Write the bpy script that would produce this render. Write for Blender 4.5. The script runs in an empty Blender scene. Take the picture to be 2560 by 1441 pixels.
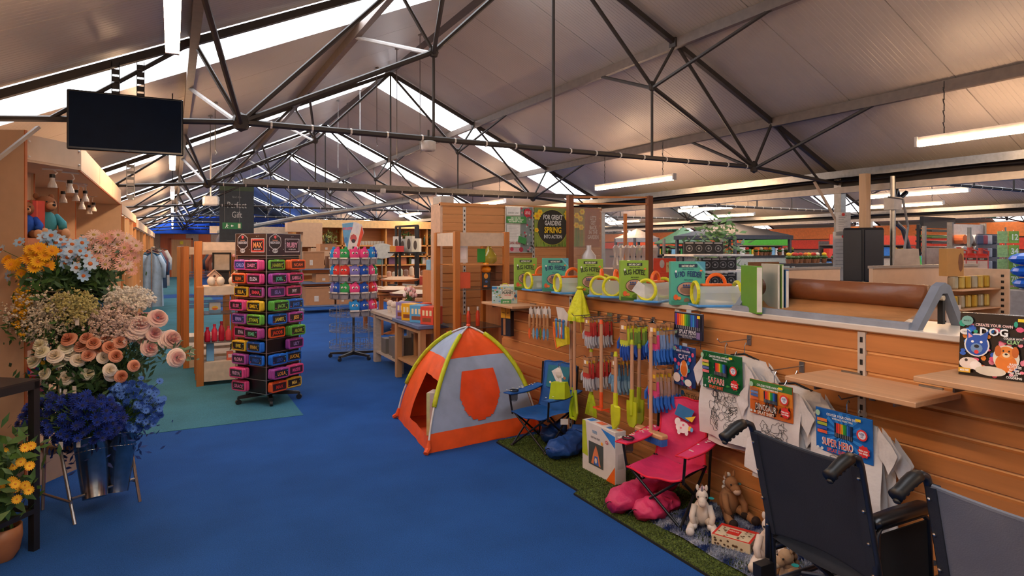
import bpy, math, random
from mathutils import Vector, Matrix
R = random.Random(7)
PI = math.pi
sc = bpy.context.scene
COL = sc.collection
# ------------------------------------------------------------------ camera, world, exposure
YAW = math.radians(28.4); CY, SY = math.cos(YAW), math.sin(YAW); F = 1570.0; HC = 1.6; HV = 620.0
cam = bpy.data.cameras.new('camera'); cam.sensor_width = 36; cam.lens = F / 2560 * 36
cam.shift_y = -(720.5 - HV) / 2560; cam.clip_start = .05; cam.clip_end = 200
camo = bpy.data.objects.new('camera', cam); COL.objects.link(camo)
camo.location = (0, 0, HC); camo.rotation_euler = (PI / 2, 0, -YAW); sc.camera = camo
sc.view_settings.view_transform = 'Standard'; sc.view_settings.look = 'None'
sc.view_settings.gamma = 1; sc.view_settings.use_curve_mapping = False; sc.view_settings.exposure = 0.14
cy = sc.cycles; cy.max_bounces = 6; cy.diffuse_bounces = 4; cy.glossy_bounces = 3; cy.transmission_bounces = 4
cy.transparent_max_bounces = 8; cy.caustics_reflective = False; cy.caustics_refractive = False
cy.sample_clamp_indirect = 4; cy.use_denoising = True; cy.use_adaptive_sampling = True; cy.adaptive_threshold = .02
w = bpy.data.worlds.new('world'); sc.world = w; w.use_nodes = True
w.node_tree.nodes['Background'].inputs[0].default_value = (1, .86, .74, 1)
w.node_tree.nodes['Background'].inputs[1].default_value = WORLD = 0.6
TUBE_E = 80.0; SKY_E = 5.0
# ------------------------------------------------------------------ photo pixel -> place on a known plane of the shop
def ray(u, v):
    a = (u - 1280) / F
    return (a * CY + SY, CY - a * SY, (HV - v) / F)
def gp(u, v, z=0):
    d = ray(u, v); t = (z - HC) / d[2]; return Vector((d[0] * t, d[1] * t, z))
def xp(u, v, X):
    d = ray(u, v); t = X / d[0]; return Vector((X, d[1] * t, HC + d[2] * t))
def yp(u, v, Y):
    d = ray(u, v); t = Y / d[1]; return Vector((d[0] * t, Y, HC + d[2] * t))
# ------------------------------------------------------------------ materials
def lin(h):
    if not isinstance(h, str): return tuple(h)[:3]
    c = [int(h[i:i + 2], 16) / 255 for i in (0, 2, 4)]
    return tuple(x / 12.92 if x <= .04045 else ((x + .055) / 1.055) ** 2.4 for x in c)
MATS = {}
def mat(h, rough=.6, metal=0, kind='plain', **k):
    key = (h if isinstance(h, str) else tuple(h), rough, metal, kind, tuple(sorted(k.items())))
    if key in MATS: return MATS[key]
    m = bpy.data.materials.new('%s_%s' % (kind, h)); MATS[key] = m; m.use_nodes = True
    nt = m.node_tree; b = nt.nodes['Principled BSDF']; c = lin(h)
    b.inputs['Roughness'].default_value = rough; b.inputs['Metallic'].default_value = metal
    b.inputs['Base Color'].default_value = (*c, 1)
    N, L = nt.nodes.new, nt.links.new
    def coord(s=(1, 1, 1)):
        t = N('ShaderNodeTexCoord'); mp = N('ShaderNodeMapping'); mp.inputs['Scale'].default_value = s
        L(t.outputs['Object'], mp.inputs[0]); return mp.outputs[0]
    def noise(s, sc_=10, det=3):
        n = N('ShaderNodeTexNoise'); n.inputs['Scale'].default_value = sc_; n.inputs['Detail'].default_value = det
        L(coord(s), n.inputs['Vector']); return n.outputs['Fac']
    def ramp(fac, c0, c1, p0=.3, p1=.7):
        r = N('ShaderNodeValToRGB'); e = r.color_ramp.elements
        e[0].position = p0; e[1].position = p1; e[0].color = (*c0, 1); e[1].color = (*c1, 1)
        L(fac, r.inputs[0]); return r.outputs[0]
    def bump(fac, st, d=.01):
        u = N('ShaderNodeBump'); u.inputs['Strength'].default_value = st; u.inputs['Distance'].default_value = d
        L(fac, u.inputs['Height']); L(u.outputs[0], b.inputs['Normal'])
    v = k.get('var', .12)
    lo = tuple(x * (1 - v) for x in c); hi = tuple(min(1, x * (1 + v)) for x in c)
    if kind == 'plain':
        L(ramp(noise((1, 1, 1), k.get('s', 14)), lo, hi), b.inputs['Base Color'])
    elif kind == 'wood':
        ax = k.get('ax', 1); s = [14, 14, 14]; s[ax] = .9
        f = noise(tuple(s), 2.2, 6); L(ramp(f, tuple(x * .86 for x in c), hi, .3, .75), b.inputs['Base Color']); bump(f, .04)
    elif kind == 'fabric':
        f = noise((1, 1, 1), k.get('s', 300), 2); L(ramp(noise((1, 1, 1), 9), lo, hi), b.inputs['Base Color']); bump(f, k.get('b', .35), .004)
    elif kind == 'cloth':
        f = noise((1, 1, 1), k.get('s', 14), 4); L(ramp(f, lo, hi), b.inputs['Base Color']); bump(f, k.get('b', .8), .02)
    elif kind == 'carpet':
        f = noise((1, 1, 1), 170, 4); g = noise((1, 1, 1), 2.2, 5)
        mx = N('ShaderNodeMix'); mx.data_type = 'RGBA'; mx.inputs[0].default_value = .5
        L(ramp(f, tuple(x * .45 for x in c), tuple(x * 1.6 for x in c), .3, .72), mx.inputs[6]); L(ramp(g, tuple(x * .78 for x in c), tuple(x * 1.15 for x in c), .35, .65), mx.inputs[7])
        L(mx.outputs[2], b.inputs['Base Color']); bump(f, .6, .008); b.inputs['Specular IOR Level'].default_value = .15
    elif kind == 'grass':
        f = noise((1, 1, 1), 90, 5); L(ramp(f, lin('2c3a10'), c, .35, .65), b.inputs['Base Color']); bump(f, 1, .02)
    elif kind == 'rug':
        f = noise((1.2, 2.6, 1), 4.5, 6); L(ramp(f, lin('1a3470'), lin('bcc0cc'), .42, .62), b.inputs['Base Color']); bump(noise((1, 1, 1), 120, 3), 1, .02)
    elif kind == 'rib':
        wv = N('ShaderNodeTexWave'); wv.inputs['Scale'].default_value = k.get('s', 6); wv.bands_direction = k.get('dir', 'Y')
        wv.wave_profile = 'SAW'; L(coord(), wv.inputs['Vector'])
        L(ramp(noise((1, 1, 1), 1.1, 3), lo, hi), b.inputs['Base Color']); bump(ramp(wv.outputs['Fac'], (0, 0, 0), (1, 1, 1), 0, .12), .6, .01)
    elif kind == 'galv':
        f = noise((1, 1, 1), 25, 3); L(ramp(f, lo, hi), b.inputs['Base Color'])
    elif kind == 'paper':
        f = noise((3, 1, 1), 5, 4); L(ramp(f, tuple(x * .8 for x in c), hi), b.inputs['Base Color']); bump(f, .5, .03)
    elif kind == 'speck':
        vr = N('ShaderNodeTexVoronoi'); vr.inputs['Scale'].default_value = k.get('s', 60); L(coord(), vr.inputs['Vector'])
        L(ramp(vr.outputs['Distance'], lin(k['c2']), c, .12, .16), b.inputs['Base Color'])
    elif kind == 'patch':
        vr = N('ShaderNodeTexVoronoi'); vr.inputs['Scale'].default_value = k.get('s', 20); L(coord(), vr.inputs['Vector'])
        r = N('ShaderNodeValToRGB'); r.color_ramp.interpolation = 'CONSTANT'; cs = k['cs'].split(); e = r.color_ramp.elements
        while len(e) < len(cs): e.new(.5)
        for i, x in enumerate(cs): e[i].position = i / len(cs); e[i].color = (*lin(x), 1)
        sp = N('ShaderNodeSeparateColor'); L(vr.outputs['Color'], sp.inputs[0]); L(sp.outputs[0], r.inputs[0]); L(r.outputs[0], b.inputs['Base Color'])
    elif kind == 'emit':
        b.inputs['Emission Color'].default_value = (*c, 1); b.inputs['Emission Strength'].default_value = k['e']
    elif kind == 'glass':
        b.inputs['Alpha'].default_value = k.get('a', .25); b.inputs['Specular IOR Level'].default_value = .8
    elif kind == 'petal':
        g = N('ShaderNodeTexGradient'); g.gradient_type = 'SPHERICAL'; L(coord((k.get('s', 25),) * 3), g.inputs[0])
        L(ramp(g.outputs['Fac'], c, lin(k['c2']), 0, .7), b.inputs['Base Color'])
    if 'spec' in k: b.inputs['Specular IOR Level'].default_value = k['spec']
    if k.get('sheen'): b.inputs['Sheen Weight'].default_value = k['sheen']
    if k.get('coat'): b.inputs['Coat Weight'].default_value = k['coat']; b.inputs['Coat Roughness'].default_value = .1
    return m
# ------------------------------------------------------------------ mesh builder
class MB:
    def __init__(s, T=None): s.v = []; s.f = []; s.mi = []; s.T = T; s.m = 0
    def add(s, vs, fs, m=None):
        b = len(s.v)
        s.v += [tuple(s.T @ Vector(p)) for p in vs] if s.T else [tuple(p) for p in vs]
        for f in fs: s.f.append(tuple(b + i for i in f)); s.mi.append(s.m if m is None else m)
        return s
    def box(s, a, b, m=None, bev=0):
        x0, x1 = sorted((a[0], b[0])); y0, y1 = sorted((a[1], b[1])); z0, z1 = sorted((a[2], b[2]))
        return s.add([(x0, y0, z0), (x1, y0, z0), (x1, y1, z0), (x0, y1, z0), (x0, y0, z1), (x1, y0, z1), (x1, y1, z1), (x0, y1, z1)],
              [(0, 3, 2, 1), (4, 5, 6, 7), (0, 1, 5, 4), (1, 2, 6, 5), (2, 3, 7, 6), (3, 0, 4, 7)], m)
    def rbox(s, a, b, r=.01, m=None):          # box with rounded vertical + top edges (chamfered all round)
        x0, x1 = sorted((a[0], b[0])); y0, y1 = sorted((a[1], b[1])); z0, z1 = sorted((a[2], b[2]))
        def ring(i, z): return [(x0 + i + r, y0 + i, z), (x1 - i - r, y0 + i, z), (x1 - i, y0 + i + r, z), (x1 - i, y1 - i - r, z), (x1 - i - r, y1 - i, z), (x0 + i + r, y1 - i, z), (x0 + i, y1 - i - r, z), (x0 + i, y0 + i + r, z)]
        return s.loft([ring(r * .7, z0), ring(0, z0 + r), ring(0, z1 - r), ring(r * .7, z1)], m)
    def loft(s, rings, m=None, cap=True, close=True):
        n = len(rings[0]); vs = [p for r in rings for p in r]; fs = []
        for k in range(len(rings) - 1):
            for i in range(n if close else n - 1):
                j = (i + 1) % n; fs.append((k * n + i, k * n + j, (k + 1) * n + j, (k + 1) * n + i))
        if cap: fs.append(tuple(range(n - 1, -1, -1))); fs.append(tuple((len(rings) - 1) * n + i for i in range(n)))
        return s.add(vs, fs, m)
    def tube(s, p, q, r, n=6, r2=None, m=None, cap=True):
        return s.path([p, q], [r, r if r2 is None else r2], n, m, cap)
    def path(s, pts, r, n=6, m=None, cap=True, sq=1, closed=False):
        P = [Vector(p) for p in pts]; rr = r if isinstance(r, (list, tuple)) else [r] * len(P); rings = []; nrm = None
        for i, p in enumerate(P):
            d = (P[min(i + 1, len(P) - 1)] - P[max(i - 1, 0)])
            if closed: d = P[(i + 1) % len(P)] - P[i - 1]
            d.normalize()
            if nrm is None: nrm = d.orthogonal().normalized() if abs(d.z) > .99 else d.cross(Vector((0, 0, 1))).normalized()
            nrm = (nrm - d * nrm.dot(d)).normalized(); bi = d.cross(nrm)
            rings.append([p + (nrm * math.cos(2 * PI * k / n + PI / n) + bi * math.sin(2 * PI * k / n + PI / n) * sq) * rr[i] for k in range(n)])
        if closed: rings.append(rings[0])
        return s.loft(rings, m, cap and not closed)
    def bar(s, p, q, w, h, m=None):             # rectangular bar: w sideways, h up
        p, q = Vector(p), Vector(q); d = (q - p).normalized()
        sd = d.cross(Vector((0, 0, 1))); sd = sd.normalized() if sd.length > 1e-4 else Vector((1, 0, 0)); up = sd.cross(d)
        return s.loft([[c + sd * a * w / 2 + up * b * h / 2 for a, b in ((-1, -1), (1, -1), (1, 1), (-1, 1))] for c in (p, q)], m)
    def lathe(s, prof, n=16, c=(0, 0, 0), m=None, cap=True):
        return s.loft([[(c[0] + r * math.cos(2 * PI * k / n), c[1] + r * math.sin(2 * PI * k / n), c[2] + z) for k in range(n)] for r, z in prof], m, cap)
    def ell(s, c, r, n=10, k=6, m=None, T=None):
        r = (r, r, r) if isinstance(r, (int, float)) else r; rings = []
        for j in range(k + 1):
            t = -PI / 2 + PI * j / k; cr = max(math.cos(t), .02)
            rings.append([Vector((r[0] * cr * math.cos(2 * PI * i / n), r[1] * cr * math.sin(2 * PI * i / n), r[2] * math.sin(t))) for i in range(n)])
        c = Vector(c); return s.loft([[(T @ p if T else p) + c for p in g] for g in rings], m)
    def grid(s, fn, nu, nv, m=None, th=0):
        vs = [fn(i / nu, j / nv) for j in range(nv + 1) for i in range(nu + 1)]
        fs = [(j * (nu + 1) + i, j * (nu + 1) + i + 1, (j + 1) * (nu + 1) + i + 1, (j + 1) * (nu + 1) + i) for j in range(nv) for i in range(nu)]
        return s.add(vs, fs, m)
    def prism(s, poly, a, b, m=None, ax=2):     # polygon extruded along axis ax from a to b
        def P(p, z): q = list(p); q.insert(ax, z); return q
        return s.loft([[P(p, a) for p in poly], [P(p, b) for p in poly]], m)
def E(name, loc=(0, 0, 0), rz=0, parent=None):
    o = bpy.data.objects.new(name, None); COL.objects.link(o); o.location = loc; o.rotation_euler = (0, 0, rz); o.empty_display_size = .1
    if parent: o.parent = parent
    return o
def tag(o, label=None, cat=None, group=None, kind=None):
    if label: o['label'] = label
    if cat: o['category'] = cat
    if group: o['group'] = group
    if kind: o['kind'] = kind
    return o
def thing(name, label, cat, loc=(0, 0, 0), rz=0, group=None): return tag(E(name, loc, rz), label, cat, group)
def inv(o):
    M = Matrix.Identity(4)
    while o: M = (Matrix.Translation(o.location) @ o.rotation_euler.to_matrix().to_4x4()) @ M; o = o.parent
    return M.inverted()
def me(name, mb, mats, smooth=False):
    d = bpy.data.meshes.new(name); d.from_pydata(mb.v, [], mb.f)
    for x in (mats if isinstance(mats, (list, tuple)) else [mats]): d.materials.append(x)
    if len(d.materials) > 1: d.polygons.foreach_set('material_index', mb.mi)
    if smooth: d.shade_smooth() if hasattr(d, 'shade_smooth') else None
    d.update(); return d
def ob(name, mb, mats, parent=None, loc=None, rz=0, world=False, smooth=False):
    """link one mesh object; with world=True the vertices are given in shop coordinates"""
    if world and parent is not None:
        I = inv(parent); mb.v = [tuple(I @ Vector(p)) for p in mb.v]
    elif world and loc is not None: mb.v = [(p[0] - loc[0], p[1] - loc[1], p[2] - loc[2]) for p in mb.v]
    o = bpy.data.objects.new(name, me(name, mb, mats, smooth) if isinstance(mb, MB) else mb); COL.objects.link(o)
    if parent is not None: o.parent = parent
    if loc is not None: o.location = loc
    if rz: o.rotation_euler = (0, 0, rz)
    return o
def dup(o, loc=None, rz=None, label=None, parent=None):
    c = o.copy(); COL.objects.link(c)
    if parent is not None: c.parent = parent
    if loc is not None: c.location = loc
    if rz is not None: c.rotation_euler = (0, 0, rz)
    if label: c['label'] = label
    for ch in list(o.children): dup(ch, parent=c)
    return c
# flat print on a face: origin O (bottom-left), unit right A, unit up B, in the parent's space
class Print:
    def __init__(s, O, A, B, parent, world=False):
        s.O, s.A, s.B = Vector(O), Vector(A).normalized(), Vector(B).normalized(); s.p = parent
        if world:
            I = inv(parent); s.O = I @ s.O; s.A = I.to_3x3() @ s.A; s.B = I.to_3x3() @ s.B
        s.N = s.A.cross(s.B); s.mb = MB(); s.ms = []; s.z = .0008
    def pt(s, x, y, z=None): return s.O + s.A * x + s.B * y + s.N * (s.z if z is None else z)
    def poly(s, pts, h, **k):
        m = mat(h, k.get('rough', .45)) if isinstance(h, str) else h
        if m not in s.ms: s.ms.append(m)
        s.mb.add([s.pt(*p) for p in pts], [tuple(range(len(pts)))], s.ms.index(m)); s.z += .00025; return s
    def rect(s, x0, y0, x1, y1, h): return s.poly([(x0, y0), (x1, y0), (x1, y1), (x0, y1)], h)
    def disc(s, x, y, rx, ry, h, n=16, a=0): return s.poly([(x + rx * math.cos(2 * PI * i / n + a), y + ry * math.sin(2 * PI * i / n + a)) for i in range(n)], h)
    def star(s, x, y, r, h, n=10, q=.5): return s.poly([(x + r * (1 if i % 2 else q) * math.cos(PI * i / n), y + r * (1 if i % 2 else q) * math.sin(PI * i / n)) for i in range(2 * n)], h)
    def text(s, t, x, y, h, col, xs=.8, bold=.03, rot=0, **k):
        m = mat(col, .5)
        if m not in s.ms: s.ms.append(m)
        mi = s.ms.index(m); G = GLY[1 if bold > .025 else 0]; h *= 1.35; cr, sr = math.cos(rot), math.sin(rot)
        L = t.split('\n')
        for li, line in enumerate(L):
            wd = sum(G.get(c, G['O'])[2] for c in line); cx = -wd / 2; oy = ((len(L) - 1) / 2 - li) * .85 - .35
            for c in line:
                vs, fs, adv = G.get(c, G['O'])
                if fs:
                    pp = []
                    for a, b in vs:
                        px, py = (a + cx) * h * xs, (b + oy) * h; pp.append(s.pt(x + px * cr - py * sr, y + px * sr + py * cr))
                    s.mb.add(pp, fs, mi)
                cx += adv
        s.z += .0004; return s
    def done(s, name='printed_artwork'):
        if s.mb.f: ob(name, s.mb, s.ms, s.p)
def glyphs(off):
    out = {}; cu = bpy.data.curves.new('g', 'FONT'); cu.offset = off; cu.resolution_u = 2; o = bpy.data.objects.new('g', cu); COL.objects.link(o)
    def wid(t):
        cu.body = t; bpy.context.view_layer.update(); return o.dimensions.x
    base = wid('HH')
    for c in "ABCDEFGHIJKLMNOPQRSTUVWXYZabcdefghijklmnopqrstuvwxyz0123456789&'.,-!?/£":
        adv = wid('H' + c + 'H') - base
        cu.body = c; bpy.context.view_layer.update(); m = bpy.data.meshes.new_from_object(o.evaluated_get(bpy.context.evaluated_depsgraph_get()))
        out[c] = ([(v.co.x, v.co.y) for v in m.vertices], [tuple(p.vertices) for p in m.polygons], adv); bpy.data.meshes.remove(m)
    out[' '] = ([], [], .3); bpy.data.objects.remove(o); bpy.data.curves.remove(cu); return out
GLY = (glyphs(.0), glyphs(.028))
WHITE = mat('e6dfd6', .5); BLACK = mat('151414', .5); STEEL = mat('8f8c88', .35, .9, 'galv'); DARK = mat('35302e', .55, .3); CHROME = mat('c9c7c4', .18, 1)
ORW = mat('b96f30', .38, kind='wood', ax=2); ORWX = mat('b96f30', .38, kind='wood', ax=0); ORWY = mat('b96f30', .38, kind='wood', ax=1)
SLAT = mat('c27f48', .42, kind='wood', ax=1, var=.1); SLATX = mat('c27f48', .42, kind='wood', ax=0, var=.1)
CREAM = mat('d3b494', .5); PALE = mat('d9a87c', .45, kind='wood', ax=1); GROOVE_HIGHLIGHT = mat('f0bc80', .45)  # groove highlight painted in as a paler colour than the slats
BEIGE = mat('c3a184', .55)
# ------------------------------------------------------------------ setting
S = 5.2; XE = -1.23; XR = 3.27; SPAN = 9.0; ZE = 2.55; TAN = .4626; ZR = ZE + 4.5 * TAN; Y0, Y1 = -3.0, 41.6
def st(name, mb, m, parent=None, **k): return tag(ob(name, mb, m, parent, **k), kind='structure') if parent is None else ob(name, mb, m, parent, **k)
BLUEC = mat('224f90', .95, kind='carpet'); TEALC = mat('3d7284', .95, kind='carpet')
st('floor', MB().box((-4, Y0, -.06), (26, Y1, 0)), BLUEC)
for a, b, m in ((6.22, 16.2, TEALC), (16.2, 22.6, TEALC), (22.6, 24.4, BLUEC), (24.4, 41, TEALC)):
    st('floor_aisle', MB().box((-1.2, a + .004, 0), (1.1, b, .004)), m)
st('wall_end', MB().box((-4, 41, 0), (26, 41.2, 5)), mat('6e6a68', .8))
st('wall_side', MB().box((25.8, Y0, 0), (26, 41, 5)), mat('8a817a', .8))
st('wall_left', MB().box((-1.35, Y0, 0), (-1.25, 41, 2.6)), BEIGE)
# roof panels: one bay strip of 1.04 m each; the first strip after each truss is the translucent skylight
ROOF = mat('b5aba3', .38, .0, 'rib', s=7, dir='Y', var=.07); SKYL = mat('f4f8ff', .4, kind='emit', e=SKY_E); SKYF = mat('cfcac4', .4)
def slope(x0, x1, z0, z1, name):
    root = tag(E(name), kind='structure'); mid = {}
    n = int((Y1 - Y0) / 1.04) + 1
    for i in range(-3, 40):
        ya = .05 + 1.04 * i; yb = ya + 1.04; sky = i % 5 == 0 and i >= SKYMIN.get(name, 0)
        key = sky
        if key not in mid:
            m = MB(); 
            m.prism([(x0, z0), (x1, z1), (x1, z1 + .06), (x0, z0 + .06)], .004, 1.036, ax=1)
            mid[key] = me('skylight' if sky else 'roof_panel', m, SKYL if sky else ROOF)
        ob('skylight_pane' if sky else 'roof_panel', mid[key], None, root, (0, ya, 0))
    # dark joint backing
    ob('roof_backing', MB().prism([(x0, z0 + .065), (x1, z1 + .065), (x1, z1 + .1), (x0, z0 + .1)], Y0, Y1, ax=1), mat('3b3632', .8), root)
SKYMIN = {'ceiling_slope.001': 10}
for k in range(3):
    xe = XE + SPAN * k; xr = xe + 4.5
    slope(xe, xr, ZE, ZR, 'ceiling_slope' if k == 0 else 'ceiling_slope_bay')
    slope(xe + SPAN, xr, ZE, ZR, 'ceiling_slope.001' if k == 0 else 'ceiling_slope_bay')
    st('trim_ridge', MB().box((xr - .09, Y0, ZR - .03), (xr + .09, Y1, ZR + .02)), mat('4c443f', .6))
PUR = mat('6b5d54', .5)
for k in range(3):
    for sx in (-1, 1):
        for dx in (1.58, 3.13):
            x = XE + SPAN * k + 4.5 + sx * dx; z = ZR - dx * TAN
            st('trim_purlin', MB().box((x - .03, Y0, z - .115), (x + .03, Y1, z - .01)), PUR)
# gutters between the bays: a galvanised angle over a white box beam
for k in range(1, 3):
    x = XE + SPAN * k; g = tag(E('trim_gutter'), kind='structure')
    ob('gutter_angle', MB().box((x - .30, Y0, ZE - .02), (x + .30, Y1, ZE + .03)).box((x - .31, Y0, ZE - .06), (x - .29, Y1, ZE + .03)), STEEL, g)
    ob('gutter_beam', MB().box((x - .13, Y0, ZE - .24), (x - .03, Y1, ZE - .16)), mat('b9aea3', .5), g)
    ob('gutter_web', MB().box((x - .09, Y0, ZE - .16), (x - .07, Y1, ZE - .02)), DARK, g)
    ob('cable', MB().path([(x - .2, Y0 + i * 1.1, ZE - .07 - .03 * (i % 2)) for i in range(40)], .012, 5), BLACK, g)
# trusses
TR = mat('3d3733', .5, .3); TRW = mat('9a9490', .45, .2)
def truss(k, i):
    cx = XE + SPAN * k + 4.5; y = S * i; t = tag(E('roof_truss', (cx, y, 0)), kind='structure'); r = .028
    Zt = ZE + .01; zc = 3.33; MX, BX = 1.245, 2.81
    def zr(x): return ZR - abs(x) * TAN - .06
    def part(name, m, *segs):
        b = MB()
        for p, q, rr in segs: b.tube(p, q, rr, 6)
        ob(name, b, m, t, smooth=False)
    for s in (-1, 1):
        ob('rafter', MB().bar((0, 0, zr(0)), (s * 4.45, 0, zr(4.45)), .05, .055), TR, t)
        part('strut', TR, ((s * MX, 0, zc), (0, 0, zr(0)), .022)); part('strut', TR, ((s * MX, 0, zc), (s * 1.58, 0, zr(1.58)), .018))
        part('strut', TR, ((s * MX, 0, zc), (s * BX, 0, Zt), .024)); part('strut', TR, ((s * BX, 0, Zt), (s * 1.58, 0, zr(1.58)), .02))
        part('strut', TR, ((s * BX, 0, Zt), (s * 3.13, 0, zr(3.13)), .018)); part('strut', TR, ((s * 3.13, 0, zr(3.13)), (s * 4.0, 0, ZE - .08), .016))
        part('hanger', TR, ((s * MX, 0, zc), (s * MX, 0, Zt), .014))
        part('tie_end', TR, ((s * BX, 0, Zt), (s * 4.0, 0, ZE - .08), .022), ((s * 4.0, 0, ZE - .08), (s * 4.45, 0, ZE - .12), .022))
        for dy in (-1.25, 1.35):
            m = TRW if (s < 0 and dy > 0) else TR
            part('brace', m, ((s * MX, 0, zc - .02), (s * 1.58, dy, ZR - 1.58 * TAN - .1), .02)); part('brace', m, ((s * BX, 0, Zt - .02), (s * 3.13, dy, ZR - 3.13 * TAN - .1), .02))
        ob('gusset', MB().ell((s * MX, 0, zc), (.05, .03, .06), 8, 4), TR, t); ob('gusset', MB().ell((s * BX, 0, Zt), (.07, .04, .075), 8, 4), TR, t)
        ob('gusset', MB().box((s * 1.58 - .05, -.05, zr(1.58) - .05), (s * 1.58 + .05, .05, zr(1.58) + .05)), TR, t)
    part('hanger', TR, ((0, 0, zr(0)), (0, 0, Zt), .016)); part('tie', TR, ((-BX, 0, Zt), (BX, 0, Zt), .026))
    b = MB()
    for j in range(18): x = -2.6 + j * .31; b.tube((x, 0, Zt), (x + .015, 0, Zt), .0295, 6)
    ob('cable_ties', b, WHITE, t)['kind'] = 'stuff'
    return t
for k in range(3):
    for i in range(1, 8): truss(k, i)
# columns at the gutters
for k in (1, 2):
    for i in (1, 2, 3, 4, 5):
        x = XE + SPAN * k; b = MB().box((x - .12, S * i - .05, 0), (x - .02, S * i + .05, ZE + .02))
        c = tag(ob('column', b, STEEL), kind='structure')
# metal cable tray along the second truss, sloping metal cover strip
tag(ob('cable_tray', MB().box((.95, 10.36, 2.575), (7.4, 10.44, 2.66)), mat('7f7b77', .4, .7, 'galv')), 'long grey galvanised cable tray fixed along the second roof truss', 'cable tray')
tag(ob('ventilation_pipe', MB().path([(1.0, 17, 1.98), (2.6, 15.2, 2.3), (4.6, 13.2, 2.62)], .055, 8), mat('8b8783', .5, .5)), 'pale grey pipe rising diagonally under the roof beyond the second truss', 'pipe')
# tube lamps
TUBE = mat('ffd2a4', .4, kind='emit', e=TUBE_E); LH = mat('d8cfc4', .4)
def lamp_proto():
    t = thing('tube_lamp', 'x', 'lamp', group='hanging tube lamps')
    ob('housing', MB().box((-.022, -.93, .02), (.022, .93, .06)).box((-.03, -.95, -.03), (.03, -.925, .065)).box((-.03, .925, -.03), (.03, .95, .065)), LH, t)
    ob('diffuser', MB().path([(0, -.92, 0), (0, .92, 0)], .032, 10), TUBE, t)
    return t
LP = lamp_proto(); first = True; rows = (('over the aisle at the left', 0.0, 2.57, 0), ('beneath the right slope of the main roof', 6.3, 2.6, 0), ('in the plant hall', 12.1, 2.6, 4.2), ('in the hall beyond the second gutter', 15.2, 2.6, 1.0), ('in the farthest hall', 20.5, 2.6, 2))
ordn = ['first', 'second', 'third', 'fourth', 'fifth', 'sixth', 'seventh']
for lab, x, z, off in rows:
    for i in range(-1, 7):  # starts with unseen lamps added behind the camera to brighten the shop
        y = 2.52 + off + S * i
        if y < (4 if off else -3): continue
        l = LP if first else dup(LP); first = False
        l.location = (x, y, z); l['label'] = 'glowing white tube lamp %s, %s from the camera' % (lab, ordn[i] if i >= 0 else 'just behind and') if i >= 0 else 'added unseen white tube lamp above and behind the camera, row %s' % ('over the aisle' if x < 1 else 'by the gutter')
        zt = ZR + (.0 if x < 1 else -.1) - (abs((x - XE) % 9 - 4.5)) * TAN
        for yy in (-.7, .7):
            b = MB(); n = max(3, int((zt - z - .06) / .05))
            for q in range(n):
                zz = .06 + q * (zt - z - .06) / n; b.tube((.006 * (q % 2), yy, zz), (0, yy + .01 * (q % 2), zz + (zt - z - .06) / n), .005, 4)
            ob('chain', b, DARK, l)
# ------------------------------------------------------------------ slatwall counter on the right
XW = 2.955; ZT = 1.225; DN = -PI / 2                              # DN: faces the aisle (-X)
PB = [5.68, 4.42, 3.15, 1.88, .61, -.66]
cnt = thing('shop_counter', 'long counter faced with orange wooden slatwall and a white top along the aisle', 'counter', (XW, 2.5, 0))
sl = {}
def slat_row(parent, x, y0, y1, z0, z1, axis='y', mt=SLAT):
    L = round(abs(y1 - y0), 4); h = round(z1 - z0, 4); key = (L, h, axis, mt.name)
    if key not in sl:
        b = MB()
        if axis == 'y': b.prism([(0, .010), (.005, 0), (.005 + 0, h - .014), (0, h - .018), (-.0, .010)][:4] if False else [(.0, .004), (.02, 0), (.016, h - .012), (.0, h - .02)], 0, L, ax=1)
        else: b.prism([(.0, .004), (.02, 0), (.016, h - .012), (.0, h - .02)], 0, L, ax=0)
        sl[key] = me('slat', b, mt)
    I = inv(parent); p = I @ (Vector((x, min(y0, y1), z0)) if axis == 'y' else Vector((min(y0, y1), x, z0)))
    return ob('slat', sl[key], None, parent, p)
zs = [0, .095] + [.095 + .1 * i for i in range(1, 11)] + [1.196]
for j in range(5):
    a, b = PB[j + 1], PB[j]
    ga, gb = (.02 if j < 4 else 0), (.02 if j > 0 else 0)
    for k in range(12): slat_row(cnt, XW, a + .02, b - gb, zs[k] + .004, zs[k + 1] + .003)
ob('groove_backing', MB().box((XW + .016, -.66, 0), (XW + .03, 5.68, 1.196)), GROOVE_HIGHLIGHT, cnt, world=True)
ob('carcass', MB().box((XW + .03, -.66, 0), (XW + .4, 5.68, 1.196)), mat('a2673a', .5, kind='wood', ax=2), cnt, world=True)
ob('worktop', MB().rbox((XW - .015, -.68, 1.197), (XW + .46, 5.70, ZT), .004), mat('d8cbbd', .35, kind='wood', ax=1, var=.05), cnt, world=True)
UPM = mat('c9bfb4', .4, .2)
def upright(parent, x, y, z0, z1, axis='y'):
    b = MB(); n = int((z1 - z0) / .055)
    if axis == 'y': b.box((x - .006, y - .019, z0), (x + .01, y + .019, z1), 0)
    else: b.box((y - .019, x - .006, z0), (y + .019, x + .01, z1), 0)
    for i in range(n):
        z = z0 + .02 + .055 * i
        if axis == 'y': b.box((x - .0075, y - .007, z), (x - .005, y + .007, z + .026), 1)
        else: b.box((y - .007, x - .0075, z), (y + .007, x - .005, z + .026), 1)
    ob('upright', b, [UPM, BLACK], parent, world=True)
for y in PB[1:5]: upright(cnt, XW, y, .02, 1.19)
b = MB()
for y in (5.2, 4.9, 2.47, 1.96, 1.1): b.box((XW - .017, y - .008, ZT - .018), (XW - .0145, y + .008, ZT - .008))
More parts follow.
